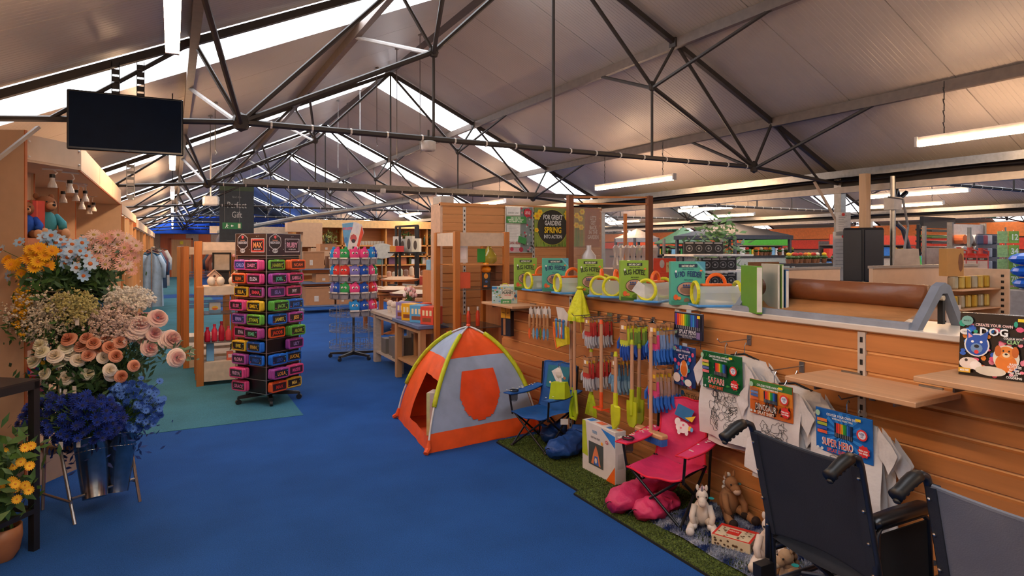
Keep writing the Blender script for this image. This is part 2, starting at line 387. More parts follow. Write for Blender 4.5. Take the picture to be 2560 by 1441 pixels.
# shelves clipped to the slatwall
SHELF = mat('c99a72', .45, kind='wood', ax=1, var=.06)
def wall_shelf(label, y0, y1, z, x0):
    t = thing('clip_shelf', label, 'shelf', (x0, y0, z - .022))
    ob('board', MB().rbox((x0, y0, z - .022), (XW - .002, y1, z), .003), SHELF, t, world=True)
    for y in (y0 + .12, y1 - .12): ob('bracket', MB().box((x0 + .06, y - .004, z - .05), (XW, y + .004, z - .022)).box((XW - .012, y - .05, z), (XW - .001, y + .05, z + .008)), STEEL, t, world=True)
wall_shelf('empty pale wooden shelf clipped to the slatwall above the hero shirt', 1.44, 2.05, .98, 2.61)
wall_shelf('pale wooden shelf holding the black craft box', .72, 1.455, 1.085, 2.62)
wall_shelf('pale wooden shelf holding the floral planet kit at the slatwall end', 4.92, 5.55, 1.075, 2.66)
# ---- generic box with print on its front (front = local -y)
def carton(name, label, cat, p, w, d, h, col, rz=0, front=None, group=None, rough=.45, side=None, top=None, r=.002):
    t = thing(name, label, cat, p, rz, group)
    bm_ = MB().rbox((-w / 2, -d / 2, 0), (w / 2, d / 2, h), r)
    ob('carton', bm_, mat(col, rough, var=.05) if isinstance(col, str) else col, t)
    if front: P = Print((-w / 2, -d / 2, 0), (1, 0, 0), (0, 0, 1), t); front(P, w, h); P.done()
    if side: P = Print((w / 2, -d / 2, 0), (0, 1, 0), (0, 0, 1), t); side(P, d, h); P.done('side_print')
    if top: P = Print((-w / 2, -d / 2, h), (1, 0, 0), (0, 1, 0), t); top(P, w, d); P.done('top_print')
    return t
def craft(kind):
    base, t1, t2, dk = (('8db33a', 'BUG HOTEL', 'b8d766', '2a3410') if kind == 'bug' else ('4fae97', 'BIRD FEEDER', '8fd6c6', '143a63'))
    def f(P, w, h):
        s = w / .22
        P.rect(.05 * s, .245, .17 * s, .268, '1c3a4e' if kind != 'bug' else '26301a').text('NATURE CRAFT', w / 2, .256, .014, 'e8ecd8', .62)
        P.text('MAKE YOUR OWN', w / 2, .235, .008, dk, .8)
        if kind != 'bug': P.poly([(w - .07, h), (w, h), (w, h - .08)], '6fc0c8').poly([(w - .055, h), (w, h), (w, h - .062)], '4f9fb8')
        n = len(t1)
        for i, ch in enumerate(t1):
            x = (i - (n - 1) / 2) * (.155 / n) * s; y = .205 - 1.7 * x * x
            P.text(ch, w / 2 + x * 1.1, y, .036, dk if kind == 'bug' else '16356a', .62 if n > 9 else .7, .03, rot=-3.0 * x)
        P.text('PAINT & CREATE', w / 2, .165, .007, dk)
        P.disc(w / 2, .105, .073 * s, .047, dk, 20).disc(w / 2, .105, .069 * s, .043, 'b98f78', 20).disc(w / 2, .098, .055 * s, .03, '8d6a58', 14)
        P.rect(w / 2 - .035, .112, w / 2 + .035, .119, '2f3c66')
        for i, c in enumerate(('2d4a78', '2d4a78', '3f6aa8', 'f0a030', 'e85a28')): P.disc(w / 2 - .03 + .016 * i, .128, .007, .007, c, 8)
        P.disc(.03, .05, .016, .02, 'e8622a', 7).disc(.052, .044, .013, .012, 'f08a3a', 6).disc(.17 * s, .05, .018, .013, '6d8a2a' if kind == 'bug' else 'e9b23c', 8)
        P.disc(.10, .03, .02, .016, '5f7e22' if kind == 'bug' else '8a6f58', 9).disc(.185 * s, .09, .008, .012, 'e8622a', 6).disc(.03 * s, .22, .006, .009, 'ffffff', 6).disc(.19 * s, .225, .009, .006, 'f07a3a', 7)
        P.poly([(0, 0), (w, 0), (w, .02), (w * .7, .03), (w * .4, .018), (0, .03)], '3f6d22' if kind == 'bug' else '3a8f78')
    return f
def boxat(u, v, z=ZT, X=None): return gp(u, v, z)
for i, (u, v, kd, lb) in enumerate(((1306, 726, 'bug', 'lime green bug house craft box farthest along the counter'), (1381, 729, 'bird', 'turquoise bird craft box next to the farthest green one'),
        (1469, 738, 'bug', 'lime green craft box in front of the paper cone bottle'), (1578, 752, 'bug', 'lime green craft box with a white card leaning beside it'), (1712, 763, 'bird', 'turquoise bird craft box nearest on the counter top'))):
    p = gp(u, v, ZT); p = p + Vector((.03 * SY, .03 * CY, 0)) + (Vector((.03, 0, 0)))
    carton('craft_kit_box', lb, 'box', p, .225 if kd == 'bird' else .2, .06, .285, '8db33a' if kd == 'bug' else '4fae97', -YAW + (.1 if i == 0 else 0) + (0, .02, -.05, .03, -.02)[i], craft(kd))
# ---- insect carriers
CLR = mat('dfe6df', .25, kind='glass', a=.5); YEL = mat('dcd822', .4); ORG = mat('ee6a20', .4); BLU = mat('4f96d8', .4); LIME = mat('b6cc1e', .45)
def carrier():
    t = thing('insect_carrier', 'x', 'carrier', group='clear insect carriers')
    ob('base_tray', MB().rbox((-.12, -.07, 0), (.12, .07, .012), .004), BLU, t)
    prof = [(-.06, .012), (.06, .012), (.06, .07), (.035, .10), (-.035, .10), (-.06, .07)]
    ob('clear_body', MB().prism(prof, -.1, .1, ax=0), CLR, t)
    for x in (-.105, .105):
        ob('round_rim', MB().path([(x, .052 * math.cos(a), .066 + .054 * math.sin(a)) for a in [2 * PI * i / 18 for i in range(18)]], .009, 6, closed=True), YEL, t)
    ob('roof_ridge', MB().rbox((-.075, -.02, .1), (.075, .02, .112), .004), ORG, t)
    ob('handle', MB().path([(.045 * math.cos(a), 0, .112 + .045 * math.sin(a)) for a in [PI * i / 10 for i in range(11)]], .009, 6), ORG, t)
    return t
CA = carrier()
for i, (u, v, r, lb) in enumerate(((1346, 727, .5, 'between the first green and turquoise boxes'), (1424, 735, .35, 'touching the left edge of the middle green box'), (1497, 741, 1.3, 'behind the yellow drawstring bag'),
        (1533, 744, 1.2, 'left of the green box with the white card'), (1632, 755, .9, 'beside the nearest turquoise box, its left side'), (1785, 768, .05, 'between the turquoise box and the green folder'))):
    o = CA if i == 0 else dup(CA); o.location = gp(u, v, ZT) + Vector((.05, .03, 0)); o.rotation_euler.z = -YAW + r; o['label'] = 'clear yellow-rimmed insect carrier ' + lb
    o.scale = (1.3,) * 3
t = thing('price_card', 'blank white card leaning between green box and carrier', 'card', xp(1604, 726, 2.84), -.5)
ob('card', MB(Matrix.Rotation(.6, 4, 'Y')).box((-.055, -.001, -.04), (.055, .001, .04)), mat('dcdad6', .5), t); ob('card_clip', MB().tube((0, .003, -.0), (.07, .13, ZT - t.location.z), .002, 5), CLR, t)
# green folders and books
for i, (u, c, w_, h, lb) in enumerate(((1842, '5f9a1c', .035, .27, 'thick bright green folder standing on the counter'), (1872, 'b9b3a8', .012, .28, 'thin grey book standing right of the green folder'), (1882, '7ea052', .012, .28, 'thin pale green book before the blue binder'), (1893, '27548a', .02, .25, 'blue binder standing behind the paper roll stand'))):
    p = gp(u, 783, ZT) + Vector((.12, 0, 0)); t = carton('folder' if i in (0, 3) else 'book', lb, 'book', (p.x + .06 * (i > 0), p.y - .03 * i * 0, ZT), w_, .24, h, c, -.5)
    ob('page_block', MB().box((-w_ / 2 + .003, -.122, .01), (w_ / 2 - .003, .11, h - .006)), mat('d9d2c4', .7), t)
# paper roll dispenser
t = thing('paper_roll_stand', 'long grey stand holding a wide roll of brown wrapping paper', 'paper roll', (3.0, 1.64, ZT)); GR = mat('767c88', .45)
ob('paper_roll', MB().path([(3.17, 1.69, 1.365), (3.17, 2.64, 1.365)], .058, 24), mat('7a4626', .4, kind='paper'), t, world=True, smooth=True)
ob('paper_sheet', MB().grid(lambda a, c: (3.03 + .14 * c, 1.73 + .88 * a, 1.247 + .068 * c * c + .006 * math.sin(9 * a + 5 * c)), 24, 6), mat('b07a4a', .6, kind='paper'), t, world=True)
ob('roll_core', MB().path([(3.17, 1.62, 1.365), (3.17, 2.71, 1.365)], .012, 8), mat('c9b79c', .6), t, world=True)
ob('cutting_rail', MB().box((2.955, 1.66, ZT), (3.0, 2.69, ZT + .026)).box((2.965, 1.66, ZT + .026), (2.985, 2.69, ZT + .032)), mat('8f96a2', .4), t, world=True)
for y in (1.645, 2.68):
    a = MB(); A_ = [(2.955, ZT), (3.0, ZT), (3.155, 1.37), (3.155, 1.405), (3.145, 1.42), (3.115, 1.42), (3.1, 1.405)]
    a.prism([(2.96, ZT), (3.005, ZT), (3.17, 1.385), (3.21, 1.385), (3.32, ZT), (3.365, ZT), (3.235, 1.42), (3.19, 1.437), (3.145, 1.42)], y - .02, y + .02, ax=1)
    ob('end_frame', a, GR, t, world=True)
    ob('end_lining', MB().box((3.185, y - .012, 1.24), (3.205, y + .012, 1.38)), BLACK, t, world=True)
# black craft box with dogs, tent shaped
def dogart(P, w, h):
    rr = random.Random(3)
    for i in range(46): P.disc(rr.uniform(.01, w - .01), rr.uniform(.01, h - .03), rr.uniform(.006, .014), rr.uniform(.006, .014), rr.choice(['e8557a', '1f7fd0', 'f08a2a', '20a080', '2c62c8', 'e8557a', 'f28a9a']), 7, rr.random())
    P.rect(.05, h - .052, .175, h - .036, '151414').text('CREATE YOUR OWN', w * .52, h - .043, .011, 'f0c8c0', .85).text('DOG', w * .52, h - .068, .03, 'f4f2f0', 1.0, .06)
    P.disc(w * .8, h - .095, .042, .014, '151414').text('COLOUR WITH', w * .8, h - .089, .008, 'e8e0d8').text('CLAY', w * .8, h - .102, .015, '9fd08a')
    P.disc(.028, h - .03, .02, .02, '6f9f94', 12).text('MADE IT', .028, h - .03, .006, '14302c').disc(.022, h - .075, .018, .012, 'e8e0d8').text('3 KITS', .022, h - .075, .006, '151414')
    P.disc(.062, .125, .042, .046, 'e6e2de', 18).disc(.062, .125, .037, .041, '1b4fa8', 18)
    P.poly([(.03, .145), (.028, .185), (.055, .16)], '1b4fa8').poly([(.095, .145), (.1, .185), (.07, .16)], '1b4fa8').poly([(.034, .15), (.033, .172), (.048, .158)], 'f0a0b0')
    P.disc(.062, .112, .02, .02, '6a8db8', 12).disc(.062, .12, .009, .007, '10131c', 8).disc(.062, .098, .008, .008, 'e03a3a', 8).disc(.048, .138, .005, .005, 'ffffff', 8).disc(.077, .138, .005, .005, 'ffffff', 8)
    P.disc(.158, .085, .042, .05, 'e6ddc8', 18).disc(.158, .065, .034, .035, 'e07a24', 18).disc(.158, .105, .027, .025, 'e8862c', 16).disc(.132, .11, .011, .022, 'c8641a', 10).disc(.186, .11, .011, .022, 'c8641a', 10)
    P.disc(.158, .097, .012, .01, 'f4d8b0', 10).disc(.158, .1, .005, .004, '181010', 8).disc(.149, .112, .003, .004, '181010', 6).disc(.167, .112, .003, .004, '181010', 6)
    P.disc(.04, .05, .034, .024, 'e4d2c4', 14, .4).disc(.062, .044, .02, .018, 'f0e4da', 12).disc(.03, .062, .006, .006, '33201c', 7).disc(.11, .028, .05, .019, 'd8cdb8', 16)
    P.rect(.005, .012, .045, .03, 'e8b030').text('MESS FREE', .025, .021, .008, 'ffffff', .6, .05)
    P.text('RAISED\nOUTLINES\nfor Easy\nMess Free\nCLAY\nCOLORING', .185, .038, .0088, 'f0ece6', .8).rect(w - .03, h - .022, w - .006, h - .01, 'f0d020')
t = thing('craft_box', 'black craft box with cartoon dogs on the nearest wooden shelf', 'box', (2.90, 1.29, 1.085), DN + .2); w_, d_, h_ = .222, .12, .25
ob('carton', MB().prism([(-d_ / 2, 0), (d_ / 2, 0), (d_ / 2, h_ - .06), (.006, h_), (-.006, h_), (-d_ / 2, h_ - .06)][0:1] + [(d_ / 2, 0), (.012, h_), (-.03, h_)], -w_ / 2, w_ / 2, ax=0), mat('161414', .2, coat=.5), t)
lean = math.atan2(-.03 + d_ / 2, h_); P = Print((-w_ / 2, -d_ / 2, 0), (1, 0, 0), (0, math.sin(lean), math.cos(lean)), t); dogart(P, w_, h_); P.done()
P = Print((w_ / 2, -d_ / 2, 0), (0, 1, 0), (0, 0, 1), t); P.disc(.06, .05, .012, .02, '1f7fd0', 7).disc(.08, .1, .008, .014, 'f08a2a', 6).disc(.05, .15, .01, .014, 'e8557a', 6); P.done('side_print')
# floral kit on the far shelf
def planet(P, w, h):
    rr = random.Random(5); P.rect(.0, 0, w, h, 'bcd9dc')
    for i in range(60): P.disc(rr.uniform(.01, w - .01), rr.uniform(.01, h - .01), .005 + .008 * rr.random(), .005 + .006 * rr.random(), rr.choice(['5f9a4a', '3c7f52', 'e8c060', 'e88a7a', '6aa8d8', 'ffffff', '7fb05a']), 7)
    P.disc(w * .62, h * .55, .062, .06, 'e4e0d4', 18).text('LOVE OUR', w * .62, .125, .012, '3c5a4a').text('PLANET', w * .62, .103, .026, '22463c', .8).text('NATURE', w * .62, .08, .014, 'd85a6a').rect(w * .35, 0, w * .75, .04, '4a9a5e').text('grow kit', w * .55, .02, .016, 'eef4e4').disc(w * .93, .07, .013, .013, '1f4f86', 12).rect(0, h - .02, w * .2, h, '2f86c8')
t = carton('nature_kit_box', 'pale green floral planet kit box with yellow cord handle', 'box', gp(1262, 760, 1.075) + Vector((.03, .06, 0)), .24, .07, .16, 'b9d3c4', -YAW, planet)
ob('cord_handle', MB().path([(-.03 + .0, 0, .16), (-.015, 0, .185), (.02, 0, .185), (.04, 0, .16)], .003, 5), YEL, t)
# ------------------------------------------------------------------ goods hanging on the slatwall
HK = mat('9fa3a8', .25, .9)
def hook(y, z, L=.24, label=None, x=XW, drop=.0):
    t = thing('wall_hook', label or 'steel prong hook on the slatwall holding garden gloves', 'hook', (x, y, z), 0, 'steel prong hooks')
    ob('hook_plate', MB().box((x - .008, y - .014, z - .045), (x + .004, y + .014, z + .012)), HK, t, world=True)
    ob('prong', MB().path([(x - .004, y, z - .01), (x - L + .02, y, z - .012 - drop), (x - L, y, z + .008 - drop)], .0032, 6), HK, t, world=True)
for i in range(9): hook(4.02 - .125 * i * 1.0, 1.088, .26, 'empty steel prong hook, %s from the left under the counter lip' % ('first', 'second', 'third', 'fourth', 'fifth', 'sixth', 'seventh', 'eighth', 'ninth')[i])
CARD = mat('a9764c', .7); CARDW = mat('cfc8c0', .6)
def glove_parts(t, hc, fc, cuff, card='a9764c', s=1):
    """one packed pair of gloves in local coordinates: hangs from z=0 down, front = local -y"""
    k = ('glove', hc, fc, cuff, card)
    if k not in sl:
        c = MB().box((-.034, -.0125, -.098), (.034, -.0105, .012), 0).box((-.018, -.013, -.034), (.004, -.0124, -.010), 1).box((-.03, -.013, -.056), (.03, -.0124, -.052), 2).box((.008, -.013, -.032), (.028, -.0124, -.012), 3)
        h = MB()
        h.prism([(-.036, -.14), (.036, -.14), (.04, -.115), (.034, -.05), (-.034, -.05), (-.04, -.115)], -.008, .008, 0, ax=1)
        for i in range(4):
            x = -.030 + .020 * i; e = -.212 - (.0, .016, .012, -.01)[i]
            h.path([(x, 0, -.13), (x * 1.15, -.002, -.175), (x * 1.4, .004, e)], [.0098, .0095, .0075], 6, 1)
        h.path([(-.034, 0, -.085), (-.058, -.003, -.12), (-.062, -.003, -.16)], [.011, .011, .008], 6, 1)
        cf = MB().prism([(-.034, -.055), (.034, -.055), (.031, -.028), (-.031, -.028)], -.010, .010, ax=1)
        sl[k] = (me('header_card', c, [mat(card, .7), mat('efe6d8', .6), BLACK, mat('e2b52c', .6)]), me('palm_and_fingers', h, [mat(hc, .75, kind='fabric'), mat(fc, .75, kind='fabric')]), me('cuff', cf, mat(cuff, .8, kind='fabric')))
    a, b_, c_ = sl[k]
    ob('header_card', a, None, t); ob('palm_and_fingers', b_, None, t); ob('cuff', c_, None, t)
def glove_bunch(u, v, n, cols, desc, X0=2.72, dx=.026, s=1.0, rest=None):
    p = xp(u, v, X0); hook(p.y, p.z + .02, .26, 'steel prong hook holding the ' + desc)
    pro = None
    for i in range(n):
        if pro is None:
            t = thing('garden_gloves', 'front pair of %s' % desc, 'gloves', (X0, p.y, p.z), DN, desc); glove_parts(t, *cols); pro = t
        else:
            if i == 1 and rest: pro = E('garden_gloves', (0, 0, 0)); pro['category'] = 'gloves'; pro['group'] = desc; glove_parts(pro, *rest); t = pro; t.location = (X0 + dx, p.y, p.z); t.rotation_euler = (0, 0, DN)
            else: t = dup(pro, (X0 + dx * i, p.y + R.uniform(-.012, .012), p.z - .006 * (i % 2)), DN + R.uniform(-.3, .3));
            t['label'] = '%s pair behind the front one of the %s' % (('second', 'third', 'fourth', 'fifth', 'sixth', 'seventh', 'eighth', 'ninth')[i - 1], desc)
        t.scale = (s, s, s)
glove_bunch(1471, 797, 8, ('b8302a', 'b8b8bc', 'c23a30'), 'upper red and grey gloves', 2.74, s=.98)
glove_bunch(1468, 898, 8, ('b8302a', 'b8b8bc', 'c23a30'), 'lower red and grey gloves', 2.72, s=1.05)
glove_bunch(1562, 810, 8, ('c4d038', '1d4fae', 'b9cc2a'), 'blue gloves with lime cuffs', 2.70, s=1.1, rest=('7a9a3a', '1d4fae', 'b9cc2a'))
glove_bunch(1635, 815, 8, ('e0407c', '2f6fc4', '8fa2b8'), 'upper pink and blue gloves', 2.70, s=1.12, rest=('7f98c0', '2464bc', 'a9886a'))
glove_bunch(1634, 930, 9, ('d8467c', '2464bc', 'a9886a'), 'lower pink and blue gloves', 2.68, dx=.028, s=1.15, rest=('a8887c', '2464bc', 'a9886a'))
glove_bunch(1540, 900, 5, ('5f93b8', '7fa6c0', '486f9a'), 'pastel blue gloves', 2.76, s=1.1)
# trowel sets
def tool_card(i, u, c, c2):
    p = xp(u, 772, 2.80 + .02 * (i % 2)); t = thing('hand_tool_pack', '%s hand tool on white card, %s left of the tool belt' % (c2, ('first', 'second', 'third', 'fourth', 'fifth', 'sixth')[i]), 'garden tool', p, DN, 'hand tools on white cards')
    ob('card', MB().box((-.03, 0, -.08), (.03, .002, .0)).box((-.012, 0, 0), (.012, .002, .018)), CARDW, t)
    ob('wooden_grip', MB().lathe([(.008, -.17), (.012, -.15), (.010, -.1), (.011, -.06), (.006, -.045)], 8, (0, -.012, 0)), mat('c08a5a', .5), t)
    ob('tool_head', MB().prism([(-.004, -.17), (.004, -.17), (.017, -.2), (.017, -.235), (0, -.27), (-.017, -.235), (-.017, -.2)], -.016, -.010, ax=1), mat(c, .5), t)
for i, (u, c, c2) in enumerate(((1327, 'e8642a', 'orange'), (1337, '8fb8cc', 'pale blue'), (1346, '3f86c0', 'blue'), (1354, '6f8f3a', 'green'), (1363, '4f8fc8', 'sky blue'), (1372, '6a94a8', 'grey blue'))): tool_card(i, u, c, c2)
p = xp(1405, 770, 2.78)
t = thing('tool_belt', 'yellow and blue kids tool belt filled with orange tools', 'tool belt', p, DN)
ob('backing_card', MB().prism([(-.09, 0), (.02, 0), (.09, -.05), (.06, -.16), (-.03, -.19)], 0, .003, ax=1), CARDW, t)
ob('pouch', MB().prism([(-.085, -.12), (.11, -.15), (.12, -.28), (.02, -.31), (-.03, -.33), (-.06, -.22)], -.03, -.002, ax=1), mat('d8c61e', .6, kind='cloth'), t)
ob('pouch_trim', MB().path([(-.085, -.03, -.12), (-.07, -.034, -.22), (-.03, -.034, -.335)], .005, 6).path([(-.03, -.034, -.335), (.02, -.034, -.31)], .005, 6), ORG, t)
for x, c, a in ((-.05, 'e8742a', .1), (-.02, '3f86c0', -.15), (.0, 'd8703a', .2), (.03, '6fa0c0', -.1), (.05, 'c8512a', .15), (.075, '2f6fb0', 0)):
    ob('toy_tool', MB().tube((x, -.035, -.24), (x + a * .1, -.035, -.1), .009, 6).ell((x + a * .1, -.035, -.1), .014, 8, 4), mat(c, .5), t)
ob('price_tag', MB().box((.02, -.04, -.21), (.065, -.038, -.15)), CARDW, t)
# yellow drawstring bag
p = xp(1450, 722, 2.84)
def bagf(a, c):
    th = 2 * PI * a; z = -.235 * c; r = .012 + .085 * c ** .8 - .03 * max(0, c - .85) * 6 * .4; r *= 1 + .12 * math.sin(5 * th) + .06 * math.sin(11 * th + 4 * c)
    return (r * math.cos(th) * 1.05 - .02 * c, r * math.sin(th) * .55, z)
t = thing('drawstring_bag', 'lemon yellow drawstring bag draped over the counter edge', 'bag', (2.84, p.y, p.z), DN); t.scale = (1.35, 1.3, 1.1)
ob('bag_cloth', MB().grid(bagf, 36, 12), mat('d9dc1c', .6, kind='cloth', s=20), t, smooth=True)
ob('gathered_top', MB().ell((0, 0, .004), (.03, .02, .014), 10, 4), mat('c9cc1c', .6, kind='cloth'), t); ob('cord', MB().path([(.03, -.02, -.17), (.05, -.03, -.25), (.055, -.03, -.31)], .002, 4), YEL, t)
# long handled tools
HW = mat('c99a78', .5, kind='wood', ax=2)
def long_tool(name, label, u, v0, v1, X, head, col):
    p = xp(u, v0, X); q = xp(u, v1, X); L = p.z - q.z; t = thing(name, label, 'garden tool', (X, p.y, q.z), DN, 'long handled kids tools')
    m = MB(); hm = mat(col, .4)
    if head == 'spade':
        m.loft([[(x * w_, -.004 + .03 * k * 0 - (.02 if abs(x) < .5 else 0), z) for x in (-1, -.4, .4, 1)] + [(x * w_, .002 - (.016 if abs(x) < .5 else 0), z) for x in (1, .4, -.4, -1)] for k, (w_, z) in enumerate(((.012, .0), (.04, .04), (.05, .09), (.05, .15), (.03, .16)))]); hz = .15
        ob('blade', m, hm, t); ob('socket', MB().tube((0, 0, .14), (0, 0, .24), .016, 8), hm, t); top = .2
    elif head == 'shovel':
        m.prism([(-.022, 0), (.022, 0), (.045, .03), (.05, .12), (.05, .17), (-.05, .17), (-.05, .12), (-.045, .03)], -.006, .004, ax=1); ob('blade', m, hm, t); ob('socket', MB().tube((0, -.006, .08), (0, 0, .25), .016, 8), hm, t); top = .22
    elif head == 'scoop':
        m.path([(-.012, 0, .22), (-.045, -.01, .06), (-.03, -.012, 0), (.03, -.012, 0), (.05, -.01, .05), (.014, 0, .22)], .012, 6); m.prism([(-.03, .01), (.03, .01), (.04, .05), (.012, .2), (-.012, .2), (-.04, .06)], 0, .004, ax=1); ob('blade', m, hm, t); top = .2
    elif head == 'rake':
        for i in range(13):
            x = (i - 6) * .0105; m.path([(x * .4, 0, .16), (x, 0, .05), (x * 1.15, -.004, 0)], [.004, .0036, .0025], 4)
        m.prism([(-.03, .15), (.03, .15), (.05, .1), (-.05, .1)], -.003, .003, ax=1); ob('tines', m, hm, t); ob('socket', MB().tube((0, 0, .13), (0, 0, .22), .014, 8), hm, t); top = .2
    elif head == 'hoe':
        m.box((-.005, -.004, .03), (.005, .004, .1)); m.box((-.05, -.035, .02), (.05, -.03, .032)).box((-.05, .03, .0), (.05, .035, .012)).box((-.052, -.035, .02), (-.045, .035, .03)).box((.045, -.035, .02), (.052, .035, .03)); ob('rake_head', m, hm, t)
        ob('socket', MB().tube((0, 0, .03), (0, 0, .14), .013, 8), hm, t); top = .12
    elif head == 'broom':
        ob('broom_head', MB().rbox((-.13, -.03, .0), (.13, .03, .03), .008), mat('c9996a', .5, kind='wood', ax=0), t); top = .03
        b2 = MB()
        for i in range(24): x = -.12 + .0105 * i; b2.box((x - .004, -.024, -.04), (x + .004, .024, .002))
        ob('bristles', b2, mat('2f62b0', .8), t, smooth=False)['kind'] = 'stuff'
    ob('handle', MB().tube((0, 0, top), (0, 0, L - .02), .0125, 8, .0115), HW, t); ob('hanging_cap', MB().tube((0, 0, L - .03), (0, 0, L), .015, 8, .01), hm, t)
long_tool('garden_scoop', 'lime scoop on a wooden handle beside the yellow bag', 1436, 793, 1046, 2.76, 'scoop', 'b6cc1e')
long_tool('garden_scoop', 'second lime scoop hanging behind the first', 1428, 800, 1036, 2.84, 'scoop', 'a9be1c')
long_tool('leaf_rake', 'lime plastic leaf rake below the red gloves', 1478, 870, 1040, 2.78, 'rake', 'b6cc1e')
long_tool('garden_hoe', 'wooden handle with a small orange rake head', 1503, 800, 1030, 2.66, 'hoe', 'ea5a24')
long_tool('toy_spade', 'yellow pointed spade nearest the orange rake', 1539, 880, 1072, 2.62, 'spade', 'c9cc1c')
long_tool('toy_shovel', 'broad yellow shovel on a wooden handle', 1580, 850, 1068, 2.68, 'shovel', 'b9c41e')
long_tool('toy_shovel', 'yellow shovel half hidden behind the broad one', 1598, 860, 1060, 2.78, 'shovel', 'a4ae1e')
long_tool('toy_broom', 'wooden toy broom with blue bristles under the gloves', 1627, 830, 1088, 2.66, 'broom', 'c9996a')
# packs with print
PENS = ['6a3fa0', 'e8402a', 'f0702a', 'f49a20', 'f4c81c', '6aae2a', '2a8f4a', '1f6f5a', '2f62c8', '2f8fd0', '1b3f88', '402a70']
def pens(P, x0, y0, w, h, cols=None):
    cols = cols or ['20242c', 'd83030', 'ee4a2a', 'f4782a', 'f4c020', '3fae3a', '1f8f4a', '2f78c8', '14489a', '203050']
    n = len(cols); P.rect(x0, y0 - h * .1, x0 + w, y0 + h, '20242c')
    for i, c in enumerate(cols): P.rect(x0 + w * (i + .1) / n, y0 + h * .25, x0 + w * (i + .9) / n, y0 + h, c).rect(x0 + w * (i + .35) / n, y0 - h * .05, x0 + w * (i + .65) / n, y0 + h * .25, '8a8d92')
def flatpack(name, label, u, v, X, w, h, col, art, tilt=0, rough=.35, cat='pack'):
    p = xp(u, v, X); t = thing(name, label, cat, (X, p.y, p.z), DN + tilt)
    ob('wallet', MB().rbox((-w / 2, -.006, -h), (w / 2, .006, 0), .003), mat(col, rough, coat=.4), t)
    ob('hang_tab', MB().box((-.02, -.001, -.003), (.02, .001, .018)), mat('b8c0c6', .3), t)
    ob('hook_arm', MB().path([(0, 0, .008), (0, XW - X, .014), (0, XW - X, -.03)], .003, 5), HK, t)
    P = Print((-w / 2, -.006, -h), (1, 0, 0), (0, 0, 1), t); art(P, w, h); P.done(); return t
def a_pens(P, w, h):
    for i in range(13): P.rect(.012 + i * (w - .024) / 13, h * .48, .012 + (i + .86) * (w - .024) / 13, h - .012, (PENS + ['2c2f36'])[i]).rect(.02 + i * (w - .03) / 13, h * .36, .026 + i * (w - .03) / 13, h * .48, '9a9ca4')
    P.rect(0, 0, w, h * .36, '23263c').text('SPLAT PENS', w * .5, h * .26, .026, 'd6d4d8', .8).text('COLOUR SPRAY AND BLOW', w * .5, h * .12, .011, 'c8c6cc').text('FIBRE TIP FELT PENS', w * .5, h * .05, .009, 'a8a6ac').disc(.025, h * .22, .014, .014, '8fae9c').rect(w - .04, h - .03, w - .015, h - .012, 'f0d020').rect(w - .045, h * .05, w - .015, h * .3, '7f6a98')
flatpack('pen_pack', 'dark wallet of rainbow felt pens hung under the counter lip', 1722, 782, 2.86, .25, .165, '2a2c3c', a_pens)
def a_clay(P, w, h):
    rr = random.Random(4)
    for i in range(34): P.disc(rr.uniform(.01, w - .01), rr.uniform(.01, h - .01), .012, .014, rr.choice(['7a3f8f', '1f7fd0', 'e85a7a', '2a4fa0', '20b0c0', '5a2f7a']), 7)
    P.rect(.02, h - .05, w - .03, h - .02, '2a3f6a').text('CREATE YOUR OWN', w * .5, h - .03, .012, 'e8e4f0').text('CAT', w * .5, h - .065, .03, 'd0c8e0', 1, .05)
    P.disc(w * .55, h * .45, .035, .05, 'f0e4d8').disc(w * .55, h * .42, .028, .04, 'e8782a').disc(w * .55, h * .58, .02, .02, 'ee8a3a').disc(.04, h * .2, .032, .03, 'e8dcd4').disc(w * .75, h * .12, .03, .022, 'f0ece4').disc(.02, h - .02, .014, .014, '6f9f94')
flatpack('clay_pack', 'purple and blue cat clay pack next to the safari shirt', 1712, 866, 2.82, .185, .25, '1f3f7a', a_clay)
def a_dino(P, w, h): P.text('CREATE YOUR\nDINO', w * .5, h * .5, .028, '3a2c22', .8).disc(.025, h * .75, .016, .016, '1f4f7a').disc(.025, h * .25, .012, .012, '1f2c3a').rect(.05, h * .8, w - .02, h * .86, '8a6540')
flatpack('clay_pack', 'tan dinosaur clay pack partly behind the pink chair', 1724, 975, 2.88, .16, .11, 'b08558', a_dino)
# shirts
SH = mat('d6d0cd', .8, kind='cloth', s=9, b=.5, var=.05)
def shirt_mesh(s, w=.2, L=.46, sw=.07, sd=0):
    """tee hanging from z=0, front local -y"""
    b = MB(); n = 12
    def yy(x, z, k): return k * (.012 + .010 * math.sin(26 * x + sd) + .008 * math.sin(14 * z + 9 * x + sd)) * (.3 + min(1, -z / .25))
    for k in (-1, 1):
        b.grid(lambda a, c: ((a * 2 - 1) * w * (1 + .10 * c * c) * (.86 + .14 * min(1, c * 6)), yy((a - .5) * w * 2, -c * L, k) , -c * L - .018 * (1 - abs(a * 2 - 1)) * (1 - c) * 0 + .012 * abs(a * 2 - 1) * (-(1 - c))), n, n)
    for sx in (-1, 1):
        for k in (-1, 1):
            b.grid(lambda a, c: (sx * (w * .93 + .085 * a - .04 * c * a), k * (.014 + .004 * math.sin(9 * a + 7 * c + sd)) * (1 - .2 * a), -.012 - .09 * a * (1 + .15 * a) - c * (.12 - .03 * a)), 5, 5)
    return b
